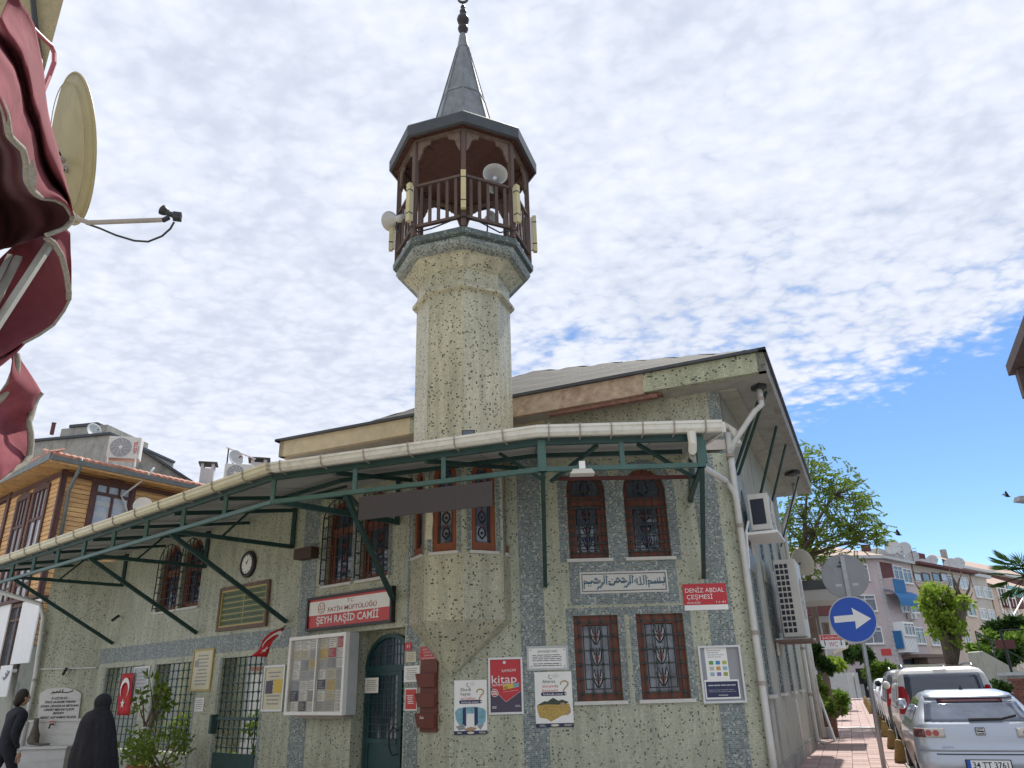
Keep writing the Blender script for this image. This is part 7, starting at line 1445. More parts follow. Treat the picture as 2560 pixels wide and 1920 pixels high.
# tall pinnate-leaved tree behind the mosque
Y1 = 27; W1_ = lambda x, y, dy=0: aty(x, y, Y1+dy)
f0 = W1_(1738, 1200); fk = [f0, W1_(1735, 1120, .3), W1_(1760, 1150, -.5), W1_(1790, 1120, .5), W1_(1830, 1150, -.3), W1_(1745, 1040, .2), W1_(1800, 1070, 0), W1_(1700, 1140, .8), W1_(1850, 1170, .4)]
cl = []
def blob(x, y, rx, ry, n, W, dep, r0):
    for _ in range(n):
        a, b = rnd.uniform(-1, 1), rnd.uniform(-1, 1)
        if a*a+b*b <= 1: cl.append((W(x+a*rx, y+b*ry, rnd.uniform(-dep, dep)), r0*rnd.uniform(.7, 1.25)))
for (x, y, rx, ry, n) in ((1745, 1000, 20, 25, 8), (1762, 1010, 26, 25, 8), (1800, 1040, 40, 32, 18), (1845, 1070, 34, 28, 12), (1770, 1070, 60, 35, 26), (1850, 1120, 36, 30, 13), (1880, 1145, 32, 24, 11), (1770, 1130, 80, 40, 26), (1720, 1150, 40, 60, 18), (1840, 1172, 60, 20, 12), (1745, 1225, 46, 30, 16), (1710, 1080, 22, 50, 10), (1735, 1190, 40, 40, 14), (1790, 1190, 40, 24, 10)): blob(x, y, rx, ry, n, W1_, 1.3, .40)
for (x, y) in ((1741, 966), (1760, 986), (1783, 984), (1838, 1022), (1853, 1045), (1875, 1072), (1880, 1075), (1868, 1110), (1897, 1130), (1905, 1150), (1918, 1165)): cl.append((W1_(x, y), .30))
tree('tall_tree', 'tall loose tree with feathery leaves behind the far end of the mosque', V(f0.x, f0.y, 0), fk, cl, LF['mid'], 5, .125, .028, 6, .11, pinnate=True)
# pollarded lime green tree across the road
Y2 = 44; W2_ = lambda x, y, dy=0: aty(x, y, Y2+dy); cl = []
for (x, y, rx, ry, n) in ((2022, 1284, 24, 18, 16), (2006, 1312, 26, 24, 15), (2050, 1322, 30, 26, 16), (2030, 1352, 26, 20, 9), (2068, 1306, 20, 16, 8), (2066, 1350, 16, 24, 6), (2008, 1345, 16, 18, 5), (2060, 1385, 6, 8, 3)): blob(x, y, rx, ry, n, W2_, 1.0, .42)
f0 = W2_(2055, 1436); fk = [f0, W2_(2036, 1370, -.3), W2_(2066, 1372, .3), W2_(2070, 1330, .3), W2_(2022, 1330, -.2), W2_(2046, 1330, .2), W2_(2080, 1300, .2), W2_(2066, 1290, 0), W2_(2010, 1300, 0), W2_(2090, 1290, .3)]
tree('pollarded_tree', 'pollarded street tree with bright lime leaves and bare stubs', V(f0.x-.2, f0.y, 0), fk, cl, LF['lime'], 8, .27, .10, 40, .40, bare=13)
b_ = MB(); 
def shrub(name, lb, c, r, n, lm, ln, lw, cat='shrub', blobs=9, group=None, flat=1.0):
    rnd = random.Random(int(c[0]*31+c[1]*17) & 9999); t = thing(name, lb, cat, (c[0], c[1], c[2]), group); mb = MB(); lv = MB(); c = Vector(c)
    for k in range(blobs):
        q = c+V(rnd.uniform(-1, 1)*r[0], rnd.uniform(-1, 1)*r[1], r[2]*rnd.uniform(.25, 1.75)); mb.tube([c+V(rnd.uniform(-.1, .1), 0, 0), c.lerp(q, .6)+rv(rnd)*.08, q], [.02, .014, .006], 5, False); crown(lv, q, min(r)*.62, n//blobs, ln, lw, rnd, flat)
    mb.build('stem', BARK, t); lv.build('foliage', lm, t, kind='stuff'); return t
gp = lambda x, y, Y: aty(x, y, Y)
def shrub_px(name, lb, x, ytop, ybot, half, Y, lm, n=700, ln=.22, lw=.06, dep=.6, **k):
    a, b = aty(x, ytop, Y), aty(x, ybot, Y); w = (aty(x+half, ybot, Y)-b).length; h = max(.2, (a.z-b.z)/2*.82); return shrub(name, lb, (b.x, b.y, b.z), (w*.75, dep, h), n, lm, ln, lw, **k)
shrub_px('climbing_plant', 'dark green climber hanging beside the toilet sign on the annexe', 1772, 1380, 1460, 18, 25.5, LF['dark'], 1200, .16, .05, .4)
shrub_px('climbing_plant', 'tall leafy climber on the wall behind the planter', 1780, 1430, 1550, 18, 23.5, LF['mid'], 1500, .14, .045, .4)
shrub_px('potted_bush', 'green bush growing out of the brown planter', 1790, 1515, 1552, 18, 21.9, LF['mid'], 700, .13, .04, .25)
shrub_px('verge_bush', 'bright low bush spilling over the left edge of the sidewalk', 1812, 1480, 1545, 18, 30, LF['fresh'], 1000, .18, .05, .5)
shrub_px('garden_bush', 'lime green bush under the toilet sign', 1806, 1408, 1450, 14, 36, LF['lime'], 500, .22, .07, .6)
shrub_px('garden_tree', 'dark conifer-like bush left of the sign post at the end of the sidewalk', 1840, 1386, 1432, 34, 58, LF['dark'], 1100, .45, .12, 1.2)
shrub_px('garden_bush', 'rounded fresh green bush at the end of the row of cars', 1898, 1428, 1462, 26, 60, LF['fresh'], 1100, .4, .12, 1.3)
shrub_px('garden_tree', 'dark evergreen at the right edge below the palm', 2190, 1335, 1372, 36, 46, LF['dark'], 1100, .4, .11, 1.2)
shrub_px('garden_tree', 'large bright evergreen behind the stair wall at the right edge', 2195, 1355, 1425, 42, 42, LF['fresh'], 1500, .35, .08, 1.3)
shrub_px('ivy_bank', 'dark ivy hanging over the top of the stair wall', 2180, 1390, 1432, 40, 39.5, LF['dark'], 1000, .28, .1, .4)
shrub_px('garden_bush', 'leafy twig bush just left of the stair wall', 2118, 1390, 1412, 14, 40, LF['fresh'], 300, .28, .08, .5)
shrub_px('garden_bush', 'dark bush beside the brick wall behind the white van', 2162, 1470, 1500, 14, 26, LF['dark'], 500, .14, .05, .3)
# palm at the right edge
c = aty(2216, 1245, 30); t = thing('palm_tree', 'fan palm reaching in at the right edge', 'tree', (c.x, c.y, 0)); mb = MB(); mb.tube([V(c.x, c.y, 0), V(c.x-.05, c.y, c.z*.5), c], [.22, .17, .15], 10); mb.build('trunk', BARK, t); rnd = random.Random(4); lv = MB()
for k in range(26):
    a = rnd.uniform(0, 2*math.pi); el = rnd.uniform(-.6, 1.0); d = V(math.cos(a)*math.cos(el), math.sin(a)*math.cos(el), math.sin(el)); e = c+d*.75; lv.tube([c, e], .018, 4)
    sd = d.cross(V(0, 0, 1)).normalized(); upv = sd.cross(d)
    for j in range(-7, 8): b = j*.15; dd = (d*math.cos(b)+sd*math.sin(b)*1.0-V(0, 0, .15)); leaf(lv, e, dd, .75, .035, rnd)
lv.build('frond', LF['dark'], t, kind='stuff')
# garden wall with gate posts at the end of the sidewalk
q = Pl((0, 62), (1, 0, 0), (0, -1, 0)); t = thing('garden_wall', 'low white garden wall with pale posts and black railings at the end of the sidewalk', 'wall', q.at(1830, 1505)); zb_ = 0
for (x0, x1, y0) in ((1808, 1832, 1478), (1850, 1868, 1478)): mb = MB(); mb.wbox(q, q.px(x0, 1490)[0], q.px(x1, 1490)[0], 0, q.px(x0, y0)[1], -.25, 0); mb.build('wall', M['greyl'], t)
for x in (1826, 1835, 1846): u, z = q.px(x, 1453); mb = MB(); mb.wbox(q, u-.16, u+.16, 0, z, -.16, .16); mb.build('post', M['white'], t)
mb = MB()
for x0, x1, y0 in ((1806, 1828, 1448), (1850, 1872, 1444), (1837, 1845, 1456)):
    ua_, z = q.px(x0, y0); ub_ = q.px(x1, y0)[0]; n = 9
    for k in range(n+1): u = ua_+(ub_-ua_)*k/n; mb.bar(q.pt(u, .2, -.1), q.pt(u, z, -.1), .07)
    mb.bar(q.pt(ua_, z-.1, -.1), q.pt(ub_, z-.1, -.1), .06)
mb.build('railing', M['ironb'], t)
# annexe garden front: white house wall with arched ironwork behind the toilet sign
q = Pl((0, 40), (1, 0, 0), (0, -1, 0)); t = thing('white_house', 'white walled house front half hidden by climbers beyond the annexe', 'building', q.at(1790, 1480)); u0, u1 = q.px(1762, 1400)[0], q.px(1818, 1400)[0]; mb = MB(); mb.wbox(q, u0, u1, 0, q.px(1790, 1325)[1], -6, 0); mb.build('wall', M['greyl'], t)
mb = MB(); a = q.px(1790, 1330)[1]; mb.wbox(q, u0-.3, u1+.4, a, a+.5, -6, .6); mb.build('eave', M['maroon'], t); simple_window(t, q, q.px(1776, 1355)[0], q.px(1790, 1355)[0], q.px(1783, 1378)[1], q.px(1783, 1345)[1], fm='woodbr')
mb = MB(); mb.hexa([q.at(1800, 1414, 1.2), q.at(1832, 1400, 1.2), q.at(1832, 1400, 0), q.at(1800, 1414, 0), q.at(1800, 1406, 1.2), q.at(1834, 1392, 1.2), q.at(1834, 1392, 0), q.at(1800, 1406, 0)]); mb.build('porch_roof', M['peach'], t)
# signboard on a dark post at the right
c = aty(2172, 1392, 33); t = thing('sign_board', 'small dark signboard on a black iron post at the right', 'sign', V(aty(2160, 1380, 33).x, c.y, 0)); a = aty(2160, 1362, 33); mb = MB(); mb.tube([V(a.x+.1, a.y, 0), a], .05, 6); mb.tube([a, a+V(.9, 0, .02)], .04, 6); mb.build('post', M['ironb'], t); mb = MB(); mb.box(c, (.78, .06, .34)); mb.build('panel', M['maroon'], t)
# skin-modifier bodies
def skin(name, m, parent, J, E, loc=None, root=0, sub=2, label=None, cat=None):
    me = bpy.data.meshes.new(name); base = wloc(parent) if parent else Vector(loc); ks = list(J); me.from_pydata([Vector(J[k][0])-base for k in ks], [(ks.index(a), ks.index(b)) for a, b in E], []); me.update()
    o = bpy.data.objects.new(name, me); COL.objects.link(o); o.parent = parent
    if not parent: o.location = base
    md = o.modifiers.new('skin', 'SKIN'); md.use_smooth_shade = True
    if not me.skin_vertices: me.skin_vertices.new() if hasattr(me.skin_vertices, 'new') else None
    sv = me.skin_vertices[0].data
    for i, k in enumerate(ks): r = J[k][1]; sv[i].radius = r if isinstance(r, tuple) else (r, r); sv[i].use_root = (i == root)
    s = o.modifiers.new('sub', 'SUBSURF'); s.levels = s.render_levels = sub; me.materials.append(m); tag(o, label, cat); return o
# black dog far down the sidewalk
c = V(26.9, 62.2, SWZ); f_ = V(.93, .35, 0); s_ = V(.35, -.93, 0); D_ = lambda f, s, z: c+f_*f*1.15+s_*s*1.15+V(0, 0, z*1.15)
t = thing('dog', 'black dog with a raised curled tail walking at the far end of the sidewalk', 'dog', c); dogm = pm('black_fur', (.018, .016, .015), .8, .3, 30)
J = {'hip': (D_(-.28, 0, .52), (.11, .13)), 'belly': (D_(0, 0, .54), (.10, .12)), 'chest': (D_(.26, 0, .53), (.11, .16)), 'neck': (D_(.42, 0, .66), .075), 'head': (D_(.54, 0, .70), .08), 'nose': (D_(.70, 0, .65), .04)}
E_ = [('hip', 'belly'), ('belly', 'chest'), ('chest', 'neck'), ('neck', 'head'), ('head', 'nose')]
for sg, nm, o_ in ((-1, 'a', .05), (1, 'b', -.07)):
    J['sh'+nm] = (D_(.26+o_*.3, .09*sg, .42), .055); J['wr'+nm] = (D_(.27+o_, .09*sg, .20), .032); J['pf'+nm] = (D_(.30+o_*1.5, .09*sg, .03), .035); J['st'+nm] = (D_(-.24-o_*.3, .09*sg, .36), .065); J['hk'+nm] = (D_(-.36-o_, .09*sg, .19), .034); J['pr'+nm] = (D_(-.31-o_*1.2, .09*sg, .03), .035)
    E_ += [('chest', 'sh'+nm), ('sh'+nm, 'wr'+nm), ('wr'+nm, 'pf'+nm), ('hip', 'st'+nm), ('st'+nm, 'hk'+nm), ('hk'+nm, 'pr'+nm)]
    J['ear'+nm] = (D_(.52, .06*sg, .83), .022); E_.append(('head', 'ear'+nm))
J['t1'] = (D_(-.42, 0, .66), .035); J['t2'] = (D_(-.55, 0, .84), .03); J['t3'] = (D_(-.68, 0, .88), .025); J['t4'] = (D_(-.76, 0, .80), .02); E_ += [('hip', 't1'), ('t1', 't2'), ('t2', 't3'), ('t3', 't4')]
skin('body', dogm, t, J, E_)
# two birds
for (x, y), lb in (((1942, 1154), 'dark bird flying low over the pink apartment house'), ((2177, 1071), 'dark bird flying high near the right edge')):
    c = aty(x, y, 32); t = thing('bird', lb, 'bird', c, 'birds in the sky'); k = .7; mb = MB(); mb.lathe(c-V(.2*k, 0, 0), [(.01, 0), (.05*k, .08*k), (.06*k, .2*k), (.04*k, .32*k), (.01, .42*k)], 8, 0, (1, .2, -.1)); mb.build('body', dogm, t, True)
    for w in ((.0, .28, .22), (-.05, -.1, .30)): mb = MB(); mb.poly([c+V(-.08, 0, 0)*k, c+V(.10, 0, 0)*k, c+V(w[0]-.05, w[1], w[2])*k, c+V(w[0]-.16, w[1], w[2]*.6)*k]); o = mb.build('wing', dogm, t); sm = o.modifiers.new('s', 'SOLIDIFY'); sm.thickness = .01
# ================================================================== wooden house and roofs behind the left wing
hc = aty(141, 1004, 24); a51, a34 = math.radians(50.8), math.radians(33.6)
HL = Pl((hc.x, hc.y), (math.sin(a51), -math.cos(a51), 0), (-math.cos(a51), -math.sin(a51), 0)); HR = Pl((hc.x, hc.y), (math.sin(a34), math.cos(a34), 0), (math.cos(a34), -math.sin(a34), 0))
house = thing('wooden_house', 'honey coloured timber clad house with brown windows behind the left end of the mosque', 'house', (hc.x, hc.y, 0))
plank_m = pm('honey_pine', (.68, .41, .17), .6, .25, 5, .003, stretch=(1, 1, 9), rnd=.14, dirt=((.16, .06, .025), .75, 2.2, (1.2, 1.2, 22)))
brn_w = pm('maroon_trim', (.10, .045, .038), .55, .2, 8, .002)
zE = HR.px(141, 1004)[1]
ul0 = HL.px(20, 1100)[0]; ur1 = 9.0; zlo = HL.px(100, 1300)[1]
zlo = 3.2
WL = [(HL.px(67, 1120)[0], HL.px(92, 1120)[0], zlo+.2, HL.px(80, 1065)[1]), (HL.px(33, 1130)[0], HL.px(53, 1130)[0], zlo+.2, HL.px(43, 1085)[1])]
WR_ = [(HR.px(200, 1095)[0], HR.px(278, 1090)[0], HR.px(235, 1140)[1]-.1, HR.px(240, 1052)[1])]
zwall = zE-.15
lw_ = MB(); lw_.wquad(HR, 0, ur1, 0, zlo, -.03); lw_.build('lower_wall', M['renderw'], house)
back = MB(); back.wquad(HL, ul0-6, 0, zlo, zwall+.4, -.03); back.wquad(HR, 0, ur1, zlo, zwall+.4, -.03); back.build('wall', brn_w, house)
def planks(pl, u0, u1, z0, z1, holes, ph=.155):
    z = z0; k = 0; rnd = random.Random(2)
    while z < z1-.02:
        h = min(ph, z1-z); segs = [(u0, u1)]
        for (a, b, c, e) in holes:
            if c < z+h and e > z:
                ns = []
                for (p, q) in segs:
                    if b <= p or a >= q: ns.append((p, q)); continue
                    if a > p: ns.append((p, a))
                    if b < q: ns.append((b, q))
                segs = ns
        for (p, q) in segs:
            if q-p > .05: mb = MB(); t = rnd.uniform(-.004, .004); mb.wbox(pl, p, q, z+.010, z+h-.010, -.028, .004+t); mb.build('plank', plank_m, house)
        z += ph
holL = [(a-.16, b+.16, c, e+.02) for a, b, c, e in WL]; holR = [(a-.16, b+.16, c-.2, e+.02) for a, b, c, e in WR_]
planks(HL, ul0, -.12, zlo, zwall, holL); planks(HR, .12, ur1, zlo, zwall, holR); planks(HL, ul0-5, ul0-.25, zlo, zwall-.3, [])
mb = MB(); mb.wbox(HL, -.12, .0, zlo, zwall, -.03, .035); mb.build('corner_board', brn_w, house); mb = MB(); mb.wbox(HR, .03, .13, zlo, zwall, -.03, .036); mb.build('corner_board', brn_w, house); mb = MB(); mb.wbox(HL, ul0-.25, ul0, zlo-2, zwall, -.03, .07); mb.build('corner_board', brn_w, house)
def house_window(pl, a, b, c, e):
    mb = MB(); w = .16
    mb.wbox(pl, a-w, a, c, e, -.02, .06); mb.wbox(pl, b, b+w, c, e, -.02, .06); m_ = (a+b)/2; P = pl.pt
    for d0, d1 in ((-.02, .065),): mb.extrude([P(a-w, e, d0), P(b+w, e, d0), P(b+w+.02, e+.14, d0), P(m_, e+.30, d0), P(a-w-.02, e+.14, d0)], pl.n*(d1-d0))
    zt = c+(e-c)*.80; mb.wbox(pl, a, b, zt-.05, zt+.05, -.02, .045); mb.wbox(pl, m_-.04, m_+.04, c, zt-.05, -.02, .045)
    for f_ in (1/3, 2/3): u = a+(b-a)*f_; mb.wbox(pl, u-.03, u+.03, zt+.05, e, -.02, .045)
    mb.wbox(pl, a, a+.05, c, e, -.02, .04); mb.wbox(pl, b-.05, b, c, e, -.02, .04); mb.wbox(pl, a+.05, b-.05, c+(e-c)*.36-.03, c+(e-c)*.36+.03, -.02, .042) if (e-c) > 2.2 else None
    f = mb.build('window', brn_w, house); mb = MB(); mb.wquad(pl, a, b, c, e, -.01); mb.build('pane', M['glasspale'], f); mb = MB()
    for k in range(3): mb.wquad(pl, a+.08, b-.08, c+(e-c)*(.05+.24*k), c+(e-c)*(.15+.24*k), -.006)
    mb.build('blind', M['greyl'], f)
for w in WL: house_window(HL, *w)
for w in WR_: house_window(HR, *w)
# eaves: boarded soffit, fascia, gutter and roof tiles
EV = .75
def ev(pl, u, z, d): return pl.pt(u, z, d)
cn = (HL.n+HR.n).normalized(); ck = Vector((hc.x, hc.y, 0))+cn*EV/max(.4, cn.dot(HL.n))
zs0 = zwall; eL, eR = HL.pt(ul0-6, 0, EV), HR.pt(ur1+1, 0, EV)
mb = MB(); mb.quad(V(ck.x, ck.y, zs0), V(eR.x, eR.y, zs0), HR.pt(ur1+1, zs0+.01, 0), HR.pt(0, zs0+.01, 0)); mb.quad(V(eL.x, eL.y, zs0), V(ck.x, ck.y, zs0), HL.pt(0, zs0+.01, 0), HL.pt(ul0-6, zs0+.01, 0)); mb.build('soffit', plank_m, house)
mb = MB(); mb.wbox(HR, .0, ur1, zs0-.22, zs0-.06, .0, .05); mb.wbox(HL, ul0-6, 0, zs0-.22, zs0-.06, .0, .05); mb.build('frieze', brn_w, house)
def hg(p, q, nm, m, z0, z1, out, n): mb = MB(); o = n*out; mb.hexa([V(p.x, p.y, z0), V(q.x, q.y, z0), V(q.x, q.y, z0)+o, V(p.x, p.y, z0)+o, V(p.x, p.y, z1), V(q.x, q.y, z1), V(q.x, q.y, z1)+o*1.3, V(p.x, p.y, z1)+o*1.3]); return mb.build(nm, m, house)
gm_ = pm('zinc_gutter', (.17, .185, .18), .5, .2, 5, 0, metal=.3)
hg(ck, eR, 'gutter', gm_, zs0-.0, zs0+.15, .10, HR.n); hg(eL, ck, 'fascia', gm_, zs0, zs0+.24, .03, HL.n); hg(ck, eR, 'fascia', plank_m, zs0-.06, zs0-.002, .04, HR.n)
rid = HR.pt(3, zs0+1.5, -3.5); rt2 = HR.pt(ur1+1, zs0+1.5, -3.5); rl = HL.pt(ul0-6, zs0+1.5, -3.5)
mb = MB(); mb.quad(V(ck.x, ck.y, zs0+.16), V(eR.x, eR.y, zs0+.16), rt2, rid); mb.quad(V(eL.x, eL.y, zs0+.2), V(ck.x, ck.y, zs0+.2), rid, rl); mb.build('roof', M['tiler'], house)
tl = MB(); nn = 6; rows = []
for (y, z, r) in ((0, 0, .085), (.42, .17, .075)): rows.append([V(math.cos(math.pi*j/nn)*r*1.25, y, z+math.sin(math.pi*j/nn)*r) for j in range(nn+1)])
tl.grid(rows); tl.poly(rows[0]); tme = tl.mesh('roof_tile', (0, 0, 0)); tme.materials.append(M['tiler'])
slope = math.atan2(1.34, 3.5+EV)
nT = int((eR-ck).length/.235)
for k in range(nT):
    for rw in (0, 1):
        p = ck.lerp(eR, (k+.5)/nT)-HR.n*(-.06+.42*rw)+V(0, 0, zs0+.17+.135*rw); o = bpy.data.objects.new('roof_tile', tme); COL.objects.link(o); o.parent = house; o.location = p-wloc(house); o.rotation_euler = (0, 0, math.atan2(HR.u.y, HR.u.x))
nT = int((ck-eL).length/.235)
for k in range(max(0, nT-22), nT):
    p = eL.lerp(ck, (k+.5)/nT)-HL.n*(-.04)+V(0, 0, zs0+.24); o = bpy.data.objects.new('roof_tile', tme); COL.objects.link(o); o.parent = house; o.location = p-wloc(house); o.rotation_euler = (0, 0, math.atan2(HL.u.y, HL.u.x))
def hpipe(pts, r, m, nm='drain_pipe'): mb = MB(); mb.tube(pts, r, 8); mb.build(nm, m, house, True)
hpipe([HR.at(175, 990, .82), HR.at(172, 1012, .75), HR.at(148, 1062, .16), HR.at(146, 1075, .1), HR.at(131, 1160, .1)], .06, gm_)
hpipe([HR.at(333, 1010, .9), HR.at(318, 1030, .8), HR.at(262, 1072, .1), HR.at(270, 1085, .1), HR.at(276, 1115, .1)], .035, M['pipe'], 'hose')
# lower floor with white shutters
mb = MB(); mb.wbox(HL, ul0-5, -.4, 0, zlo-.1, -.02, .0); mb.build('lower_wall', M['renderw'], house)
PQ = Pl(HL.pt(0, 0, .35), HL.u, HL.n)
def lp(x0, x1, y0, y1, d): xm, ym = (x0+x1)/2, (y0+y1)/2; return PQ.px(x0, ym)[0], PQ.px(x1, ym)[0], PQ.px(xm, y1)[1], PQ.px(xm, y0)[1]
u0, u1, z0, z1 = lp(36, 74, 1300, 1432, 0); mb = MB(); mb.wbox(PQ, u0, u1, z0, z1, -.04, .0); mb.build('shutter', M['white'], house)
u0, u1, z0, z1 = lp(-14, 8, 1310, 1445, 0); mb = MB(); mb.wbox(PQ, u0, u1, z0, z1, -.04, .0); mb.build('shutter', M['white'], house)
u0, u1, z0, z1 = lp(6, 38, 1306, 1445, 0); q = Pl(HL.pt(0, 0, .2), HL.u, HL.n); f = simple_window(house, q, u0, u1, z0, z1, cols=2, fm='woodbr', w=.12)
mb = MB(); u0, u1, z0, z1 = lp(-20, 80, 1296, 1303, 0); mb.wbox(PQ, u0, u1, z0, z1, -.3, .05); mb.build('jetty_board', brn_w, house)
u0, u1, z0, z1 = lp(-2, 22, 1438, 1505, 0); t = thing('wall_notice', 'white panel with loose black script on the wooden house beside the walking man', 'poster', PQ.pt(u1, z0)); mb = MB(); mb.wbox(PQ, u0, u1, z0, z1, .0, .03); mb.build('panel', M['paper'], t); mb = MB()
um, zm = (u0+u1)/2, (z0+z1)/2; w_, h_ = u1-u0, z1-z0
for pts in ([(.1, .25), (.2, .1), (.3, .25), (.2, .32)], [(.25, .15), (.4, .3)], [(-.1, .12), (.05, .05), (.15, .12)]): mb.tube([PQ.pt(um+w_*x, zm+h_*y, .035) for x, y in pts], .03, 4)
mb.build('script', M['grey'], t)
# ---- grey concrete buildings behind
def zt_(y, x, Y): return aty(x, y, Y).z
t = thing('concrete_building', 'weathered grey concrete building with stepped parapets behind the timber house', 'building', aty(180, 960, 36)); Y = 36; q = Pl((0, Y), (1, -.18, 0), (-.18, -1, 0))
u0, u1 = q.px(40, 950)[0], q.px(236, 950)[0]; mb = MB(); mb.wbox(q, u0, u1, 0, q.px(150, 948)[1], -6, 0); mb.build('wall', M['concrete'], t); mb = MB(); mb.wbox(q, u0-.1, u1+.1, q.px(150, 948)[1]+.004, q.px(150, 943)[1], -6, .15); mb.build('coping', M['eavegrey'], t)
q2 = Pl(q.pt(0, 0, -3), q.u, q.n); ua, ub = q2.px(132, 930)[0], q2.px(230, 930)[0]; mb = MB(); mb.wbox(q2, ua, ub, 4, q2.px(180, 922)[1], -4, 0); mb.build('wall', M['concrete'], t); ua, ub = q2.px(152, 920)[0], q2.px(212, 920)[0]; mb = MB(); mb.wbox(q2, ua, ub, q2.px(180, 922)[1]+.004, q2.px(180, 916)[1], -4, .1); mb.build('roof_slab', M['eavegrey'], t)
mb = MB(); c = q2.at(115, 922, .2); mb.lathe(c-V(0, 0, .5), [(.12, 0), (.12, .7), (.15, .75)], 8); mb.build('chimney_pot', M['maroon'], t)
q3 = Pl((0, 40), (1, .35, 0), (.35, -1, 0)); mb = MB(); a, b = q3.px(300, 970), q3.px(445, 1035); mb.hexa([q3.pt(a[0], 3, 0), q3.pt(b[0], 3, 0), q3.pt(b[0], 3, -3), q3.pt(a[0], 3, -3), q3.pt(a[0], a[1], 0), q3.pt(b[0], b[1]-.6, 0), q3.pt(b[0], b[1]-.6, -3), q3.pt(a[0], a[1], -3)]); t = thing('roof_parapet', 'sloping grey parapet running down behind the timber house roof', 'wall', q3.pt(a[0], 3)); mb.build('wall', M['concrete'], t); mb = MB(); mb.bar(q3.pt(a[0], a[1]+.04, .1), q3.pt(b[0], b[1]-.55, .1), .25, .1); mb.build('coping', M['eavegrey'], t)
c = q.at(201, 932, -1); t = thing('satellite_dish', 'small grey satellite dish on the concrete building parapet', 'satellite dish', c, 'satellite dishes'); dish(t, c, (.85, -.5, .25), .48, 'greyl')
# air conditioners on the roofs
qa = Pl((0, 29), (1, .30, 0), (.30, -1, 0)); u0, u1 = qa.px(233, 962)[0], qa.px(303, 968)[0]; z0, z1 = qa.px(268, 990)[1], qa.px(268, 943)[1]; t = aircon('air_conditioner', 'large air conditioner with red lettering on the timber house roof', qa, u0, u1, z0, z1, -.45, .0)
w = u1-u0; mb = MB(); mb.text('VESTEL', qa, u0+w*.905, z0+(z1-z0)*.22, w*.115, .006, width=(z1-z0)*.60, align='LEFT', ang=math.pi/2, bold=.02); mb.build('lettering', M['red2'], t); mb = MB(); mb.wquad(qa, u0+w*.93, u0+w*.955, z0+(z1-z0)*.2, z0+(z1-z0)*.6, .004); mb.build('small_print', M['grey'], t)
qa = Pl((0, 31), (1, .25, 0), (.25, -1, 0)); u0, u1 = qa.px(484, 1018)[0], qa.px(545, 1022)[0]; z0, z1 = qa.px(515, 1042)[1], qa.px(515, 1002)[1]; t = aircon('air_conditioner', 'air conditioner half hidden by the canopy gutter beside a rooftop aerial', qa, u0, u1, z0, z1, -.4, .0); w = u1-u0; mb = MB(); mb.disc(qa.pt(u0+w*.88, z0+(z1-z0)*.55, .002), w*.06, qa.n, 12, .006); mb.build('red_mark', M['red2'], t)
def cowl(x0, x1, yc_, yb, Y, lb):
    a, b = aty(x0, yc_, Y), aty(x1, yc_, Y); cx_ = (a.x+b.x)/2; w = (b.x-a.x)/2; zb = aty((x0+x1)/2, yb, Y).z; z = a.z; t = thing('chimney_cowl', lb, 'chimney', (cx_, Y, zb), 'chimneys behind the canopy'); mb = MB(); q = .3
    mb.box((cx_, Y, zb-.5+.1), (w*1.3, w*1.3, 1.2), q); mb.build('stack', M['greyl'], t); mb = MB(); h = z-zb-.2
    for sx in (-1, 1):
        for sy in (-1, 1): p = Matrix.Rotation(q, 3, 'Z')@V(sx*w*.52, sy*w*.52, 0); mb.box((cx_+p.x, Y+p.y, zb+.2+h/2), (w*.3, w*.3, h), q)
    mb.build('legs', M['greyl'], t); mb = MB(); mb.lathe((cx_, Y, z-.02), [(w*1.3, 0), (w*1.3, .05), (w*.2, w*.34)], 4, q+math.pi/4); mb.build('cap', M['eavegrey'], t)
cowl(430, 471, 1004, 1024, 33, 'stone chimney cowl left of the roof aerial'); cowl(536, 585, 996, 1012, 33, 'stone chimney cowl right of the roof aerial')
c = aty(494, 969, 31); t = thing('roof_aerial', 'long rooftop television aerial behind the canopy', 'aerial', aty(489, 1010, 31)); mb = MB(); mb.tube([aty(488, 1020, 31), c], .03, 6); mb.build('mast', M['iron'], t); mb = MB(); e = aty(552, 992, 31); mb.tube([aty(490, 967, 31), e], .03, 6); [mb.tube([c.lerp(e, f_)-V(.0, .25, .0), c.lerp(e, f_)+V(.0, .25, .0)], .012, 4) for f_ in (.1, .25, .4, .55, .7, .85)]; mb.build('boom', M['alu'], t)
c = aty(508, 990, 30.6); t = thing('satellite_dish', 'satellite dish standing behind the half hidden air conditioner', 'satellite dish', c, 'satellite dishes'); dish(t, c, (.8, -.6, .2), .36, 'greyl')
c = aty(308, 1094, 20.6); t = thing('satellite_dish', 'cream satellite dish peeping over the canopy gutter in front of the timber house', 'satellite dish', c, 'satellite dishes'); dish(t, c, (.35, -.9, .25), .26, 'plastic', False)
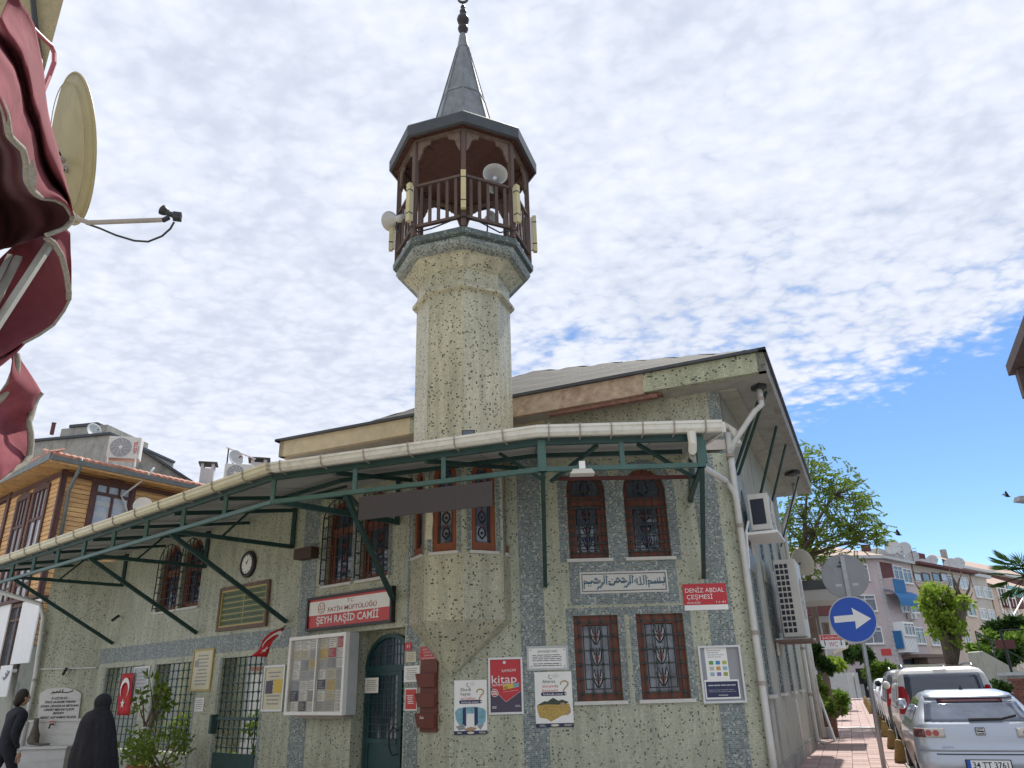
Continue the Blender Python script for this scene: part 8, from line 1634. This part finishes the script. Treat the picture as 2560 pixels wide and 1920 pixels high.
# ---- courtyard behind the grilles, fountain, plants
t = thing('courtyard_wall', 'bright white courtyard wall seen through the grilles', 'wall', L.pt(-9, 0, -5)); mb = MB(); mb.wbox(Pl(L.pt(0, 0, -5), L.u, L.n), -13.5, -5.2, 0, 2.3, -.2, 0); mb.build('wall', M['white'], t); mb = MB(); mb.wbox(Pl(L.pt(0, 0, -5), L.u, L.n), -13.5, -5.2, 2.3, 2.4, -.3, .1); mb.build('coping', M['tiler'], t)
mb = MB(); q = Pl(L.pt(0, 0, -2.2), L.u, L.n)
for u in (-12.0, -9.6, -7.2): mb = MB(); mb.wbox(q, u-.16, u+.16, 0, 3.0, -.16, .16); lab(mb, 'porch_column', M['mos'], q.pt(u, 0), 'mosaic porch column behind the '+{-12.0: 'first grille from the left', -9.6: 'middle grille', -7.2: 'grille next to the notice board'}[u], 'column', group='porch columns behind the grilles')
for k, u in enumerate((-12.3, -10.9, -9.2, -8.0, -6.6)): c = L.pt(u, .05, -1.4-.5*(k % 2)); shrub('courtyard_plant', 'leafy plant in the courtyard behind the '+['left end of the first grille', 'right end of the first grille', 'middle grille', 'right end of the middle grille', 'third grille'][k], c, (.35, .35, .55+.15*(k % 2)), 420, LF['mid'], .14, .04, blobs=6)
pot_m = pm('terracotta', (.32, .11, .06), .8, .2, 9)
def potted(name, lb, p, r, h, n, lm, ln=.12, lw=.035, blobs=10):
    shrub(name, lb, p, r, n, lm, ln, lw, cat='plant', blobs=blobs); mb = MB(); mb.lathe(p+V(0, 0, -.35), [(.14, 0), (.19, .3), (.21, .3), (.21, .36), (.17, .36)], 14); lab(mb, 'flower_pot', pot_m, p+V(0, 0, -.35), 'terracotta pot of the '+lb, 'pot')
pp = L.at(300, 1640, .75); pp.z = .4; potted('tall_potted_plant', 'tall leafy plant between the first two grilles', pp, (.36, .34, .34), .4, 210, LF['mid'], .12, .04)
p2 = L.at(345, 1640, .8); p2.z = .4; potted('potted_plant', 'bushy fresh green plant at the middle grille', p2, (.48, .4, .28), .4, 420, LF['mid'], .09, .03)
p3 = L.at(306, 1540, .6); shrub('climbing_plant', 'thin climbing stems rising beside the hanging flag', (pp.x+.1, pp.y, 1.1), (.25, .2, .52), 170, LF['mid'], .14, .045, cat='plant')
# fountain: marble inscription, back panel and basin on the fountain wall
fu = lambda x, y, d=0: FO.px(x, y, d)
ft = thing('fountain', 'white marble wall fountain with an inscribed plaque and a ledge', 'fountain', FO.at(130, 1640, .2))
pts = [(84, 1557), (89, 1498), (96, 1494), (104, 1489), (118, 1486), (136, 1485), (150, 1486), (166, 1490), (173, 1494), (178, 1499), (171, 1555)]
mb = MB(); mb.extrude([FO.pt(*fu(x, y), .01) for x, y in pts], FO.n*.05); mb.build('plaque', M['marble'], ft)
u0, z1 = fu(62, 1560, .06); u1 = fu(178, 1556, .06)[0]; zb = fu(110, 1610, .06)[1]
mb = MB(); mb.wbox(FO, u0, u1, zb, z1, .0, .08); mb.build('back_panel', M['marble'], ft); mb = MB(); mb.wbox(FO, u0-.02, u1+.02, z1, z1+.05, .0, .12); mb.build('ledge', M['marble'], ft)
zc_ = fu(110, 1612, .55)[1]; mb = MB(); mb.wbox(FO, u0-.35, u1+.05, zc_-.05, zc_, .081, .62); mb.build('ledge', M['marble'], ft); mb = MB(); mb.wbox(FO, u0-.3, u1, 0, zc_-.052, .082, .56); mb.build('basin', M['marble'], ft)
tx = [('SU DİYOR Kİ !', 132, 1508, 36), ('ÖNCE AKARDIM YABANA', 133, 1516, 66), ('SONRA ÇIKARDILAR MEYDANA', 131.5, 1524.5, 82), ('CENNET MEKANI OLSUN', 130, 1532.5, 65), ('BENDEN', 129, 1540, 23), ('ABDEST ALIP NAMAZ KILANA', 127.5, 1549, 78)]
mb = MB()
for s, x, y, w in tx: u, z = fu(x, y+2.5); wu = fu(x+w/2, y)[0]-fu(x-w/2, y)[0]; mb.text(s, FO, u, z, .052, .064, width=wu, bold=.03, shear=.15)
mb.build('lettering', M['black'], ft); mb = MB()
for pp_ in ([(114, 1499), (118, 1494), (122, 1497), (126, 1493), (130, 1497)], [(118, 1497), (128, 1495), (138, 1495.5), (150, 1496), (159, 1493), (161, 1490)], [(132, 1496), (133, 1490)], [(138, 1495), (139, 1489)]): mb.tube([FO.pt(*fu(x, y), .064) for x, y in pp_], .011, 4)
mb.build('script', M['black'], ft); c = FO.pt(*fu(120, 1564), .1); mb = MB(); mb.tube([c, c+FO.n*.12, c+FO.n*.14-V(0, 0, .09)], .02, 8); mb.build('tap', M['bronze'], ft); mb = MB(); mb.box(c+FO.n*.07+V(0, 0, .06), (.1, .03, .03)); mb.build('tap_handle', M['red2'], ft)
# ================================================================== near left: tan building corner, dish, folded awning
kx = sum(brg(x, y)[0] for x, y in ((130, 0), (90, 205)))/2; Yb = 5.6; bx = kx*Yb
tan_m = pm('tan_stucco', (.36, .30, .17), .9, .12, 9, .0, dirt=((.22, .17, .09), .55, 26, (1, 1, 1))); 
t_ = tan_m.node_tree; b_ = t_.nodes['Principled BSDF']; vn = t_.nodes.new('ShaderNodeTexNoise'); vn.inputs['Scale'].default_value = 38; vn.inputs['Detail'].default_value = 3; vn.inputs['Distortion'].default_value = 1.5; bp = t_.nodes.new('ShaderNodeBump'); bp.inputs['Distance'].default_value = .012; tcx = t_.nodes.new('ShaderNodeTexCoord'); t_.links.new(tcx.outputs['Object'], vn.inputs['Vector']); t_.links.new(vn.outputs['Fac'], bp.inputs['Height']); t_.links.new(bp.outputs[0], b_.inputs['Normal'])
tb = thing('tan_building', 'corner of a tan stuccoed building above the maroon awning', 'building', (bx-1, Yb, 0)); mb = MB(); x3 = kx*(Yb+3)-.7; mb.hexa([V(bx-4, Yb+.3, 0), V(bx, Yb, 0), V(x3, Yb+3, 0), V(bx-5, Yb+3, 0), V(bx-4, Yb+.3, 13), V(bx, Yb, 13), V(x3, Yb+3, 13), V(bx-5, Yb+3, 13)]); mb.build('wall', tan_m, tb)
mb = MB()
for dx, m in ((0, .022), (4.5, .012)): mb.tube([aty(x+dx, y, Yb-.04) for x, y in ((66, -20), (70, 0), (74, 40), (79, 85), (84, 120), (86, 150), (83, 200))], m, 6)
lab(mb, 'wall_cable', M['ironb'], aty(74, 60, Yb), 'black cable running down the tan building', 'cable')
# satellite dish seen from behind
c = aty(134, 319, 4.2); vdir = (c-EYE).normalized(); rgt = V(vdir.y, -vdir.x, 0).normalized(); nd_ = (rgt*.93+V(vdir.x, vdir.y, 0).normalized()*.10+V(0, 0, .27)).normalized()
t = thing('satellite_dish', 'big tan satellite dish seen from behind beside the maroon awning', 'satellite dish', c); r = (aty(155, 170, 4.2)-aty(157, 468, 4.2)).length/2*.86; tanm = pm('yellowed_dish_enamel', (.34, .285, .145), .5, .12, 4, 0, dirt=((.20, .15, .07), .45, 5, (1, 1, .4)))
q = nd_.to_track_quat('Z', 'Y').to_matrix(); rows = []
for i in range(9):
    rr_ = r*i/8; rows.append([c+q@V(rr_*math.cos(a)*.93, rr_*math.sin(a), .20*r*(i/8)**2-.07*r) for a in [2*math.pi*k/48 for k in range(49)]])
mb = MB(); mb.grid(rows); o = mb.build('reflector', tanm, t, True); s = o.modifiers.new('s', 'SOLIDIFY'); s.thickness = .008
mb = MB(); mb.tube([c+q@V(r*math.cos(a)*.93, r*math.sin(a), .135*r) for a in [2*math.pi*k/48 for k in range(49)]], .009, 6, False); mb.build('rim', tanm, t, True)
mb = MB(); mb.tube([c+q@V(r*.86*math.cos(a)*.93, r*.86*math.sin(a), .075*r-.014) for a in [2*math.pi*k/48 for k in range(49)]], .003, 5, False); mb.build('pressed_ring', tanm, t, True)
back = c-nd_*.05; mb = MB()
for p, q_ in (((128, 308), (133, 345)), ((133, 345), (147, 362)), ((136, 318), (140, 372)), ((140, 372), (150, 358)), ((130, 330), (142, 352))): mb.bar(aty(*p, 4.16), aty(*q_, 4.16), .022, .016)
mb.tube([aty(135, 345, 4.1), aty(105, 350, 4.0)], .025, 8); mb.build('mount', M['gclip'], t)
mb = MB(); mb.tube([aty(160, 464, 4.2), aty(172, 474, 4.22), aty(192, 481, 4.25), aty(350, 475, 4.4)], .017, 8); mb.build('arm', M['gclip'], t)
e = aty(362, 466, 4.42); mb = MB(); mb.lathe(aty(354, 455, 4.42), [(.025, -.025), (.036, .0), (.038, .016), (.025, .024)], 14, 0, (-.85, -.3, .45)); mb.tube([aty(356, 458, 4.42), aty(372, 464, 4.42), aty(388, 470, 4.42)], [.018, .02, .026], 10); mb.box(aty(383, 468, 4.42), (.055, .05, .05), .3); mb.tube([aty(352, 476, 4.4), aty(364, 470, 4.42)], .018, 8); mb.build('receiver', M['darkplastic'], t)
mb = MB(); mb.tube([aty(x, y, 4.3) for x, y in ((186, 483), (215, 493), (250, 508), (290, 520), (320, 522), (350, 510), (368, 494), (376, 480))], .007, 6); mb.build('cable', M['ironb'], t)
# awning of the corner shop: folded maroon cloth, scalloped hem with pale trim, aluminium frame
aw_m = pm('maroon_awning_cloth', (.175, .038, .050), .95, .16, 12, .0008, dirt=((.33, .10, .12), .5, 3, (1, 1, 1)))
trim = pm('frayed_pale_trim', (.24, .22, .18), .9, .3, 60, .001); bar_m = pm('aged_aluminium', (.30, .29, .25), .5, .15, 8, 0, metal=.3)
aw = thing('awning', 'folded maroon shop awning with pale scalloped trim at the left edge', 'awning', aty(60, 600, 2.3))
def interp(pl, n):
    ls = [0]
    for i in range(1, len(pl)): ls.append(ls[-1]+math.hypot(pl[i][0]-pl[i-1][0], pl[i][1]-pl[i-1][1]))
    out = []
    for k in range(n+1):
        s = ls[-1]*k/n; i = next((j for j in range(1, len(ls)) if ls[j] >= s-1e-9), len(ls)-1); f_ = (s-ls[i-1])/max(1e-6, ls[i]-ls[i-1]); out.append(tuple(pl[i-1][m]+(pl[i][m]-pl[i-1][m])*f_ for m in range(3)))
    return out
def cloth(nm, A, B, prof, n=26, m=14, mat_=None):
    """surface between outline A and outline B (x, y, distance); prof(t, s) adds distance for the folds"""
    a, b = interp(A, n), interp(B, n); rows = []
    for i in range(n+1):
        row = []
        for j in range(m+1):
            s = j/m; x, y, d = (a[i][k]+(b[i][k]-a[i][k])*s for k in range(3)); row.append(aty(x, y, d+prof(i/n, s)))
        rows.append(row)
    mb = MB(); mb.grid(rows); o = mb.build(nm, mat_ or aw_m, aw, True); so = o.modifiers.new('s', 'SOLIDIFY'); so.thickness = .004; return o
def hem(pts, w=.010): mb = MB(); mb.tube([aty(*p) for p in interp(pts, 40)], w, 6); return mb.build('trim', trim, aw, True)
out1 = [(30, -25, 1.70), (44, 6, 1.74), (60, 24, 1.80), (76, 56, 1.86), (86, 105, 1.92), (95, 150, 2.0), (98, 195, 2.05), (104, 240, 2.12), (113, 280, 2.18), (126, 325, 2.26), (140, 380, 2.36), (152, 430, 2.44), (157, 466, 2.5)]
hem1 = [(-45, 150, 1.55), (-20, 190, 1.62), (0, 213, 1.68), (13, 247, 1.76), (20, 293, 1.85), (33, 307, 1.9), (50, 323, 1.96), (57, 350, 2.02), (57, 390, 2.10), (70, 413, 2.2), (90, 427, 2.3), (120, 430, 2.38), (143, 442, 2.44), (157, 466, 2.5)]
def fold1(t, s):
    g_ = .20*math.exp(-((s-.52+.1*t)/.07)**2); return g_+.05*math.sin(s*9+t*4)*(1-s)+.03*math.sin(t*9+s*3)
cloth('cloth', out1, hem1, fold1, 40, 26); hem(hem1, .011)
low1 = [(157, 466, 2.5), (155, 478, 2.52), (140, 493, 2.5), (115, 503, 2.46), (100, 508, 2.44)]; hem(low1)
shade_m = pm('shade_dark_awning_cloth', (.06, .016, .02), .9, .15, 20)  # shade under the awning put into the colour as dark maroon
cloth('cloth_underside', hem1+low1[1:], [(-60, 150, 1.9), (-60, 300, 2.1), (-60, 400, 2.35), (-60, 560, 2.6)], lambda t, s: .16*math.sin(math.pi*s)+.05*math.sin(s*14), 40, 16, shade_m)
hem2 = [(98, 512, 2.5), (118, 528, 2.54), (133, 553, 2.6), (143, 590, 2.68), (149, 630, 2.76), (148, 646, 2.8)]; hem(hem2, .012)
cloth('cloth', [(100, 508, 2.5), (140, 494, 2.55), (152, 500, 2.6), (153, 553, 2.68), (152, 640, 2.8)], hem2, lambda t, s: .02*math.sin(s*3), 20, 6)
low2 = [(152, 640, 2.8), (140, 668, 2.8), (118, 700, 2.78), (85, 722, 2.74), (52, 742, 2.70), (38, 758, 2.68), (0, 790, 2.62), (-40, 815, 2.55)]
cloth('cloth', hem2+low2[1:5], [(60, 505, 2.75), (0, 560, 2.75), (-60, 640, 2.7), (-60, 760, 2.66), (0, 770, 2.66), (45, 742, 2.7)], lambda t, s: .14*math.sin(math.pi*s)*(1-.3*t), 30, 14, pm('shade_toned_awning_cloth', (.15, .032, .042), .9, .15, 20))  # inner side of the scallop coloured darker to paint in its shade
cloth('cloth', low2, [(100, 690, 2.9), (40, 720, 2.85), (-50, 740, 2.8)], lambda t, s: .05*math.sin(math.pi*s), 20, 6)
hem([(150, 648, 2.8), (138, 672, 2.8), (116, 702, 2.78), (84, 724, 2.74), (50, 742, 2.7)], .006)
hem3 = [(32, 764, 2.75), (36, 778, 2.76), (34, 800, 2.78), (22, 830, 2.8), (4, 856, 2.8), (-20, 880, 2.8)]; hem(hem3, .016)
out4 = [(34, 762, 2.8), (46, 778, 2.84), (62, 802, 2.88), (78, 826, 2.94), (90, 847, 3.0)]
hem4 = [(90, 847, 3.0), (80, 858, 3.0), (74, 872, 3.0), (66, 902, 2.98), (61, 912, 2.96), (66, 935, 2.98), (67, 960, 3.0), (64, 985, 3.0), (50, 1005, 2.96), (22, 1020, 2.9), (6, 1032, 2.86), (-20, 1050, 2.8)]; hem(hem4, .013)
cloth('cloth', out4+hem4[1:], [(30, 770, 2.72), (20, 830, 2.75), (-30, 880, 2.75), (-60, 960, 2.75), (-60, 1060, 2.75)], lambda t, s: .10*math.exp(-((t-.52)/.08)**2)*(1-s)+.03*math.sin(t*12+s*4), 36, 14)
for (p, q_, w) in (((-20, 722), (112, 520), .030), ((-20, 672), (40, 556), .026), ((-16, 622), (22, 552), .02)): mb = MB(); mb.bar(aty(*p, 2.35), aty(*q_, 2.55), w*.95, w*.6); mb.build('frame_bar', bar_m, aw)
mb = MB(); mb.poly([aty(x, y, 1.955) for x, y in ((70, 342), (80, 372), (77, 420), (64, 398), (60, 366))][::-1]); mb.build('torn_patch', trim, aw)
mb = MB(); mb.tube([aty(x, y, d) for x, y, d in ((40, 28, 1.9), (52, 40, 1.95), (75, 65, 2.0), (95, 85, 2.05), (110, 98, 2.1), (117, 115, 2.12), (117, 135, 2.12), (106, 165, 2.12), (90, 203, 2.1), (84, 225, 2.1))], .0085, 8); lab(mb, 'red_hose', pm('faded_red_plastic', (.36, .09, .10), .45, .15, 8), aty(110, 100, 2.1), 'faded red plastic pipe looping out above the awning', 'pipe')
# ================================================================== two walkers and a cat
def head(parent, c, f, hairm, skinm, r=.105, hood=False):
    """head with features; f = facing direction"""
    f = Vector(f).normalized(); s = V(f.y, -f.x, 0); mb = MB(); mb.ball(c, r, 16, 12, (.82, .9, 1.12)); mb.build('head', skinm, parent, True)
    mb = MB(); mb.lathe(c+f*r*.78-V(0, 0, r*.05), [(.018, -.02), (.016, .01), (.006, .028)], 8, 0, (f+V(0, 0, -.15)).normalized()); mb.build('nose', skinm, parent, True)
    for sg in (-1, 1):
        mb = MB(); mb.ball(c+f*r*.76+s*sg*.036+V(0, 0, .015), .011, 8, 6); mb.build('eye', M['black'], parent); mb = MB(); mb.ball(c+s*sg*r*.83, .028, 8, 6, (.4, .8, 1.1)); mb.build('ear', skinm, parent, True)
    mb = MB(); mb.bar(c+f*r*.8-s*.022-V(0, 0, .05), c+f*r*.8+s*.022-V(0, 0, .05), .01, .012); mb.build('mouth', M['darkred'], parent)
skinm = pm('skin', (.42, .25, .18), .55, .08, 12); clothd = pm('black_blue_cloth', (.018, .020, .030), .9, .3, 14, .003); hairm = pm('dark_hair', (.018, .013, .011), .6, .3, 40, .004, stretch=(1, 1, .2)); capem = pm('charcoal_cape_wool', (.022, .023, .032), .95, .35, 9, .006, stretch=(2, 2, .4))
# man at the left edge walking right
Ym = 13.2; mx = aty(26, 1560, Ym).x; f = V(.62, .78, 0).normalized(); s = V(f.y, -f.x, 0); B_ = lambda a, b, z: V(mx, Ym, 0)+f*a+s*b+V(0, 0, z)
t = thing('person', 'dark haired man in dark clothes striding past the fountain at the left edge', 'person', (mx, Ym, 0), 'people walking past the mosque')
J = {'pel': (B_(0, 0, .98), (.175, .14)), 'wst': (B_(.01, 0, 1.12), (.175, .14)), 'chs': (B_(.05, 0, 1.34), (.205, .15)), 'upc': (B_(.06, 0, 1.47), (.16, .11)), 'nck': (B_(.075, 0, 1.56), .06)}
E_ = [('pel', 'wst'), ('wst', 'chs'), ('chs', 'upc'), ('upc', 'nck')]
for sg, n_, fw_, kn_, ft_ in ((1, 'r', .16, .20, .33), (-1, 'l', -.14, -.16, -.46)):
    J['hip'+n_] = (B_(.01, .10*sg, .90), .10); J['kne'+n_] = (B_(fw_, .10*sg, .50), .068); J['ank'+n_] = (B_(ft_, .09*sg, .10), .048); J['toe'+n_] = (B_(ft_+.15, .10*sg, .045), .042); E_ += [('pel', 'hip'+n_), ('hip'+n_, 'kne'+n_), ('kne'+n_, 'ank'+n_), ('ank'+n_, 'toe'+n_)]
    J['sho'+n_] = (B_(.05, .20*sg, 1.45), .072); J['elb'+n_] = (B_(-.06*sg+.02, .265*sg, 1.16), .052); J['wri'+n_] = (B_(-.02*sg+.10, .25*sg, .93), .036); E_ += [('upc', 'sho'+n_), ('sho'+n_, 'elb'+n_), ('elb'+n_, 'wri'+n_)]
skin('clothes', clothd, t, J, E_)
hc_ = B_(.10, 0, 1.68); head(t, hc_, f, hairm, skinm)
mb = MB(); mb.ball(hc_-f*.028+V(0, 0, .022), .118, 14, 10, (.86, .90, 1.08)); mb.ball(hc_-f*.075-V(0, 0, .05), .085, 10, 8, (.8, .8, .95)); mb.build('hair', hairm, t, True)
for sg in (1, -1):
    w = B_(-.02*sg+.11, .25*sg, .90); JJ = {'w': (w, .030), 'p': (w+V(0, 0, -.075)+f*.015, (.042, .022))}; EE = [('w', 'p')]
    for k in range(4): b0 = w+V(0, 0, -.095)+f*(.028-.019*k+.01); ln_ = (.075, .085, .08, .062)[k]; JJ['f%d' % k] = (b0, .009); JJ['g%d' % k] = (b0+V(0, 0, -ln_*.55)+f*.008-s*sg*.006, .008); JJ['h%d' % k] = (b0+V(0, 0, -ln_)-s*sg*.02, .007); EE += [('p', 'f%d' % k), ('f%d' % k, 'g%d' % k), ('g%d' % k, 'h%d' % k)]
    JJ['t0'] = (w+V(0, 0, -.04)+f*.035, .011); JJ['t1'] = (w+V(0, 0, -.085)+f*.052-s*sg*.01, .009); EE += [('w', 't0'), ('t0', 't1')]; skin('hand', skinm, t, JJ, EE, sub=1)
for ft_, sg in ((.33, 1), (-.46, -1)): mb = MB(); c = B_(ft_+.06, .095*sg, 0); mb.hexa([c-f*.13-s*.045+V(0, 0, .0), c-f*.13+s*.045, c+f*.16+s*.05, c+f*.16-s*.04, c-f*.11-s*.035+V(0, 0, .09), c-f*.11+s*.035+V(0, 0, .09), c+f*.10+s*.035+V(0, 0, .06), c+f*.10-s*.03+V(0, 0, .06)]); o = mb.build('shoe', M['rubber'], t); bv = o.modifiers.new('b', 'BEVEL'); bv.width = .02; bv.segments = 2
# woman in a hooded cape walking away
Yw = 12.0; wx = aty(215, 1580, Yw).x; f = V(-.25, .97, 0).normalized(); s = V(f.y, -f.x, 0)
t = thing('person', 'person in a long dark hooded cape seen from behind in front of the first grille', 'person', (wx, Yw, 0), 'people walking past the mosque')
rows = []; prof = [(.30, 151, 253, 1705), (.30, 151, 253, 1660), (.29, 152.5, 252.5, 1638), (.275, 158, 252, 1615), (.25, 163, 251.5, 1598), (.235, 168, 250, 1578), (.22, 173.5, 248, 1560), (.19, 180, 244, 1547), (.15, 188, 240, 1538), (.115, 202, 236, 1532), (.095, 207, 233, 1526)]
rnd = random.Random(9)
for i, (dp, xl, xr, y) in enumerate(prof):
    a, b = aty(xl, y, Yw), aty(xr, y, Yw); c = (a+b)/2; w = (b-a).length/2*.93; fold = max(0, (len(prof)-4-i))*.011; row = []
    for k in range(49):
        th = 2*math.pi*k/48; r_w = 1+fold*(math.sin(th*7+.6)+.6*math.sin(th*11+i*.15)); row.append(V(c.x, Yw, 0)+V(math.cos(th)*w*r_w, math.sin(th)*dp*r_w, c.z+.015*math.sin(th*5)*(i < 2)))
    rows.append(row)
mb = MB(); mb.grid(rows); mb.poly(rows[-1][:-1]); o = mb.build('cape', capem, t, True); so = o.modifiers.new('s', 'SOLIDIFY'); so.thickness = .01
hc_ = aty(222.5, 1517, Yw); rr_ = (aty(222, 1501, Yw)-hc_).length; head(t, hc_+f*.02-V(0, 0, .01), f, hairm, skinm, .10)
mb = MB(); mb.ball(hc_, rr_*1.2, 16, 12, (.95, 1.0, 1.0)); mb.ball(hc_-V(0, 0, .11), .12, 14, 10, (.95, 1.0, 1.05)); mb.build('hood', capem, t, True)
J = {'pel': (V(wx, Yw, .80), .13), 'chs': (V(wx, Yw, 1.2), .13)}; E_ = [('pel', 'chs')]
for sg, n_, dy in ((1, 'r', .12), (-1, 'l', -.16)): J['kne'+n_] = (V(wx, Yw, 0)+s*sg*.09+f*dy*.6+V(0, 0, .46), .07); J['ank'+n_] = (V(wx, Yw, 0)+s*sg*.09+f*dy+V(0, 0, .09), .05); J['toe'+n_] = (V(wx, Yw, 0)+s*sg*.10+f*(dy+.15)+V(0, 0, .05), .042); E_ += [('pel', 'kne'+n_), ('kne'+n_, 'ank'+n_), ('ank'+n_, 'toe'+n_)]
skin('legs', clothd, t, J, E_)
# cat sitting on the fountain ledge
cx_, cz_ = FO.px(64, 1611, .4); c = FO.pt(cx_, zc_f, .36) if 'zc_f' in globals() else FO.pt(cx_, cz_, .36); c.z = FO.px(110, 1612, .55)[1]; k = 1.25
t = thing('cat', 'grey tabby cat sitting on the fountain ledge with its tail stretched out', 'cat', c); catm = pm('tabby_fur', (.12, .105, .085), .9, .45, 16, .004, stretch=(1, 1, 3)); C_ = lambda x, y, z: c+V(x*k, y*k, z*k)
J = {'rump': (C_(0, 0, .10), (.11, .10)), 'back': (C_(.01, .02, .21), (.10, .09)), 'shou': (C_(0, .04, .31), (.075, .07)), 'neck': (C_(-.01, .06, .37), .055), 'head': (C_(-.03, .08, .42), .06), 'muz': (C_(-.06, .12, .40), .03), 'tl1': (C_(.12, -.04, .04), .032), 'tl2': (C_(.22, -.06, .025), .026), 'tl3': (C_(.33, -.05, .03), .024), 'tl4': (C_(.38, -.02, .035), .018)}
E_ = [('rump', 'back'), ('back', 'shou'), ('shou', 'neck'), ('neck', 'head'), ('head', 'muz'), ('rump', 'tl1'), ('tl1', 'tl2'), ('tl2', 'tl3'), ('tl3', 'tl4')]
for sg, n_ in ((-1, 'l'), (1, 'r')): J['fl'+n_] = (C_(.05*sg, .10, .16), .035); J['fp'+n_] = (C_(.05*sg, .13, .02), .028); J['hl'+n_] = (C_(.09*sg, .04, .06), .05); J['er'+n_] = (C_(-.03+.04*sg, .075, .49), .018); E_ += [('shou', 'fl'+n_), ('fl'+n_, 'fp'+n_), ('rump', 'hl'+n_), ('head', 'er'+n_)]
skin('body', catm, t, J, E_)
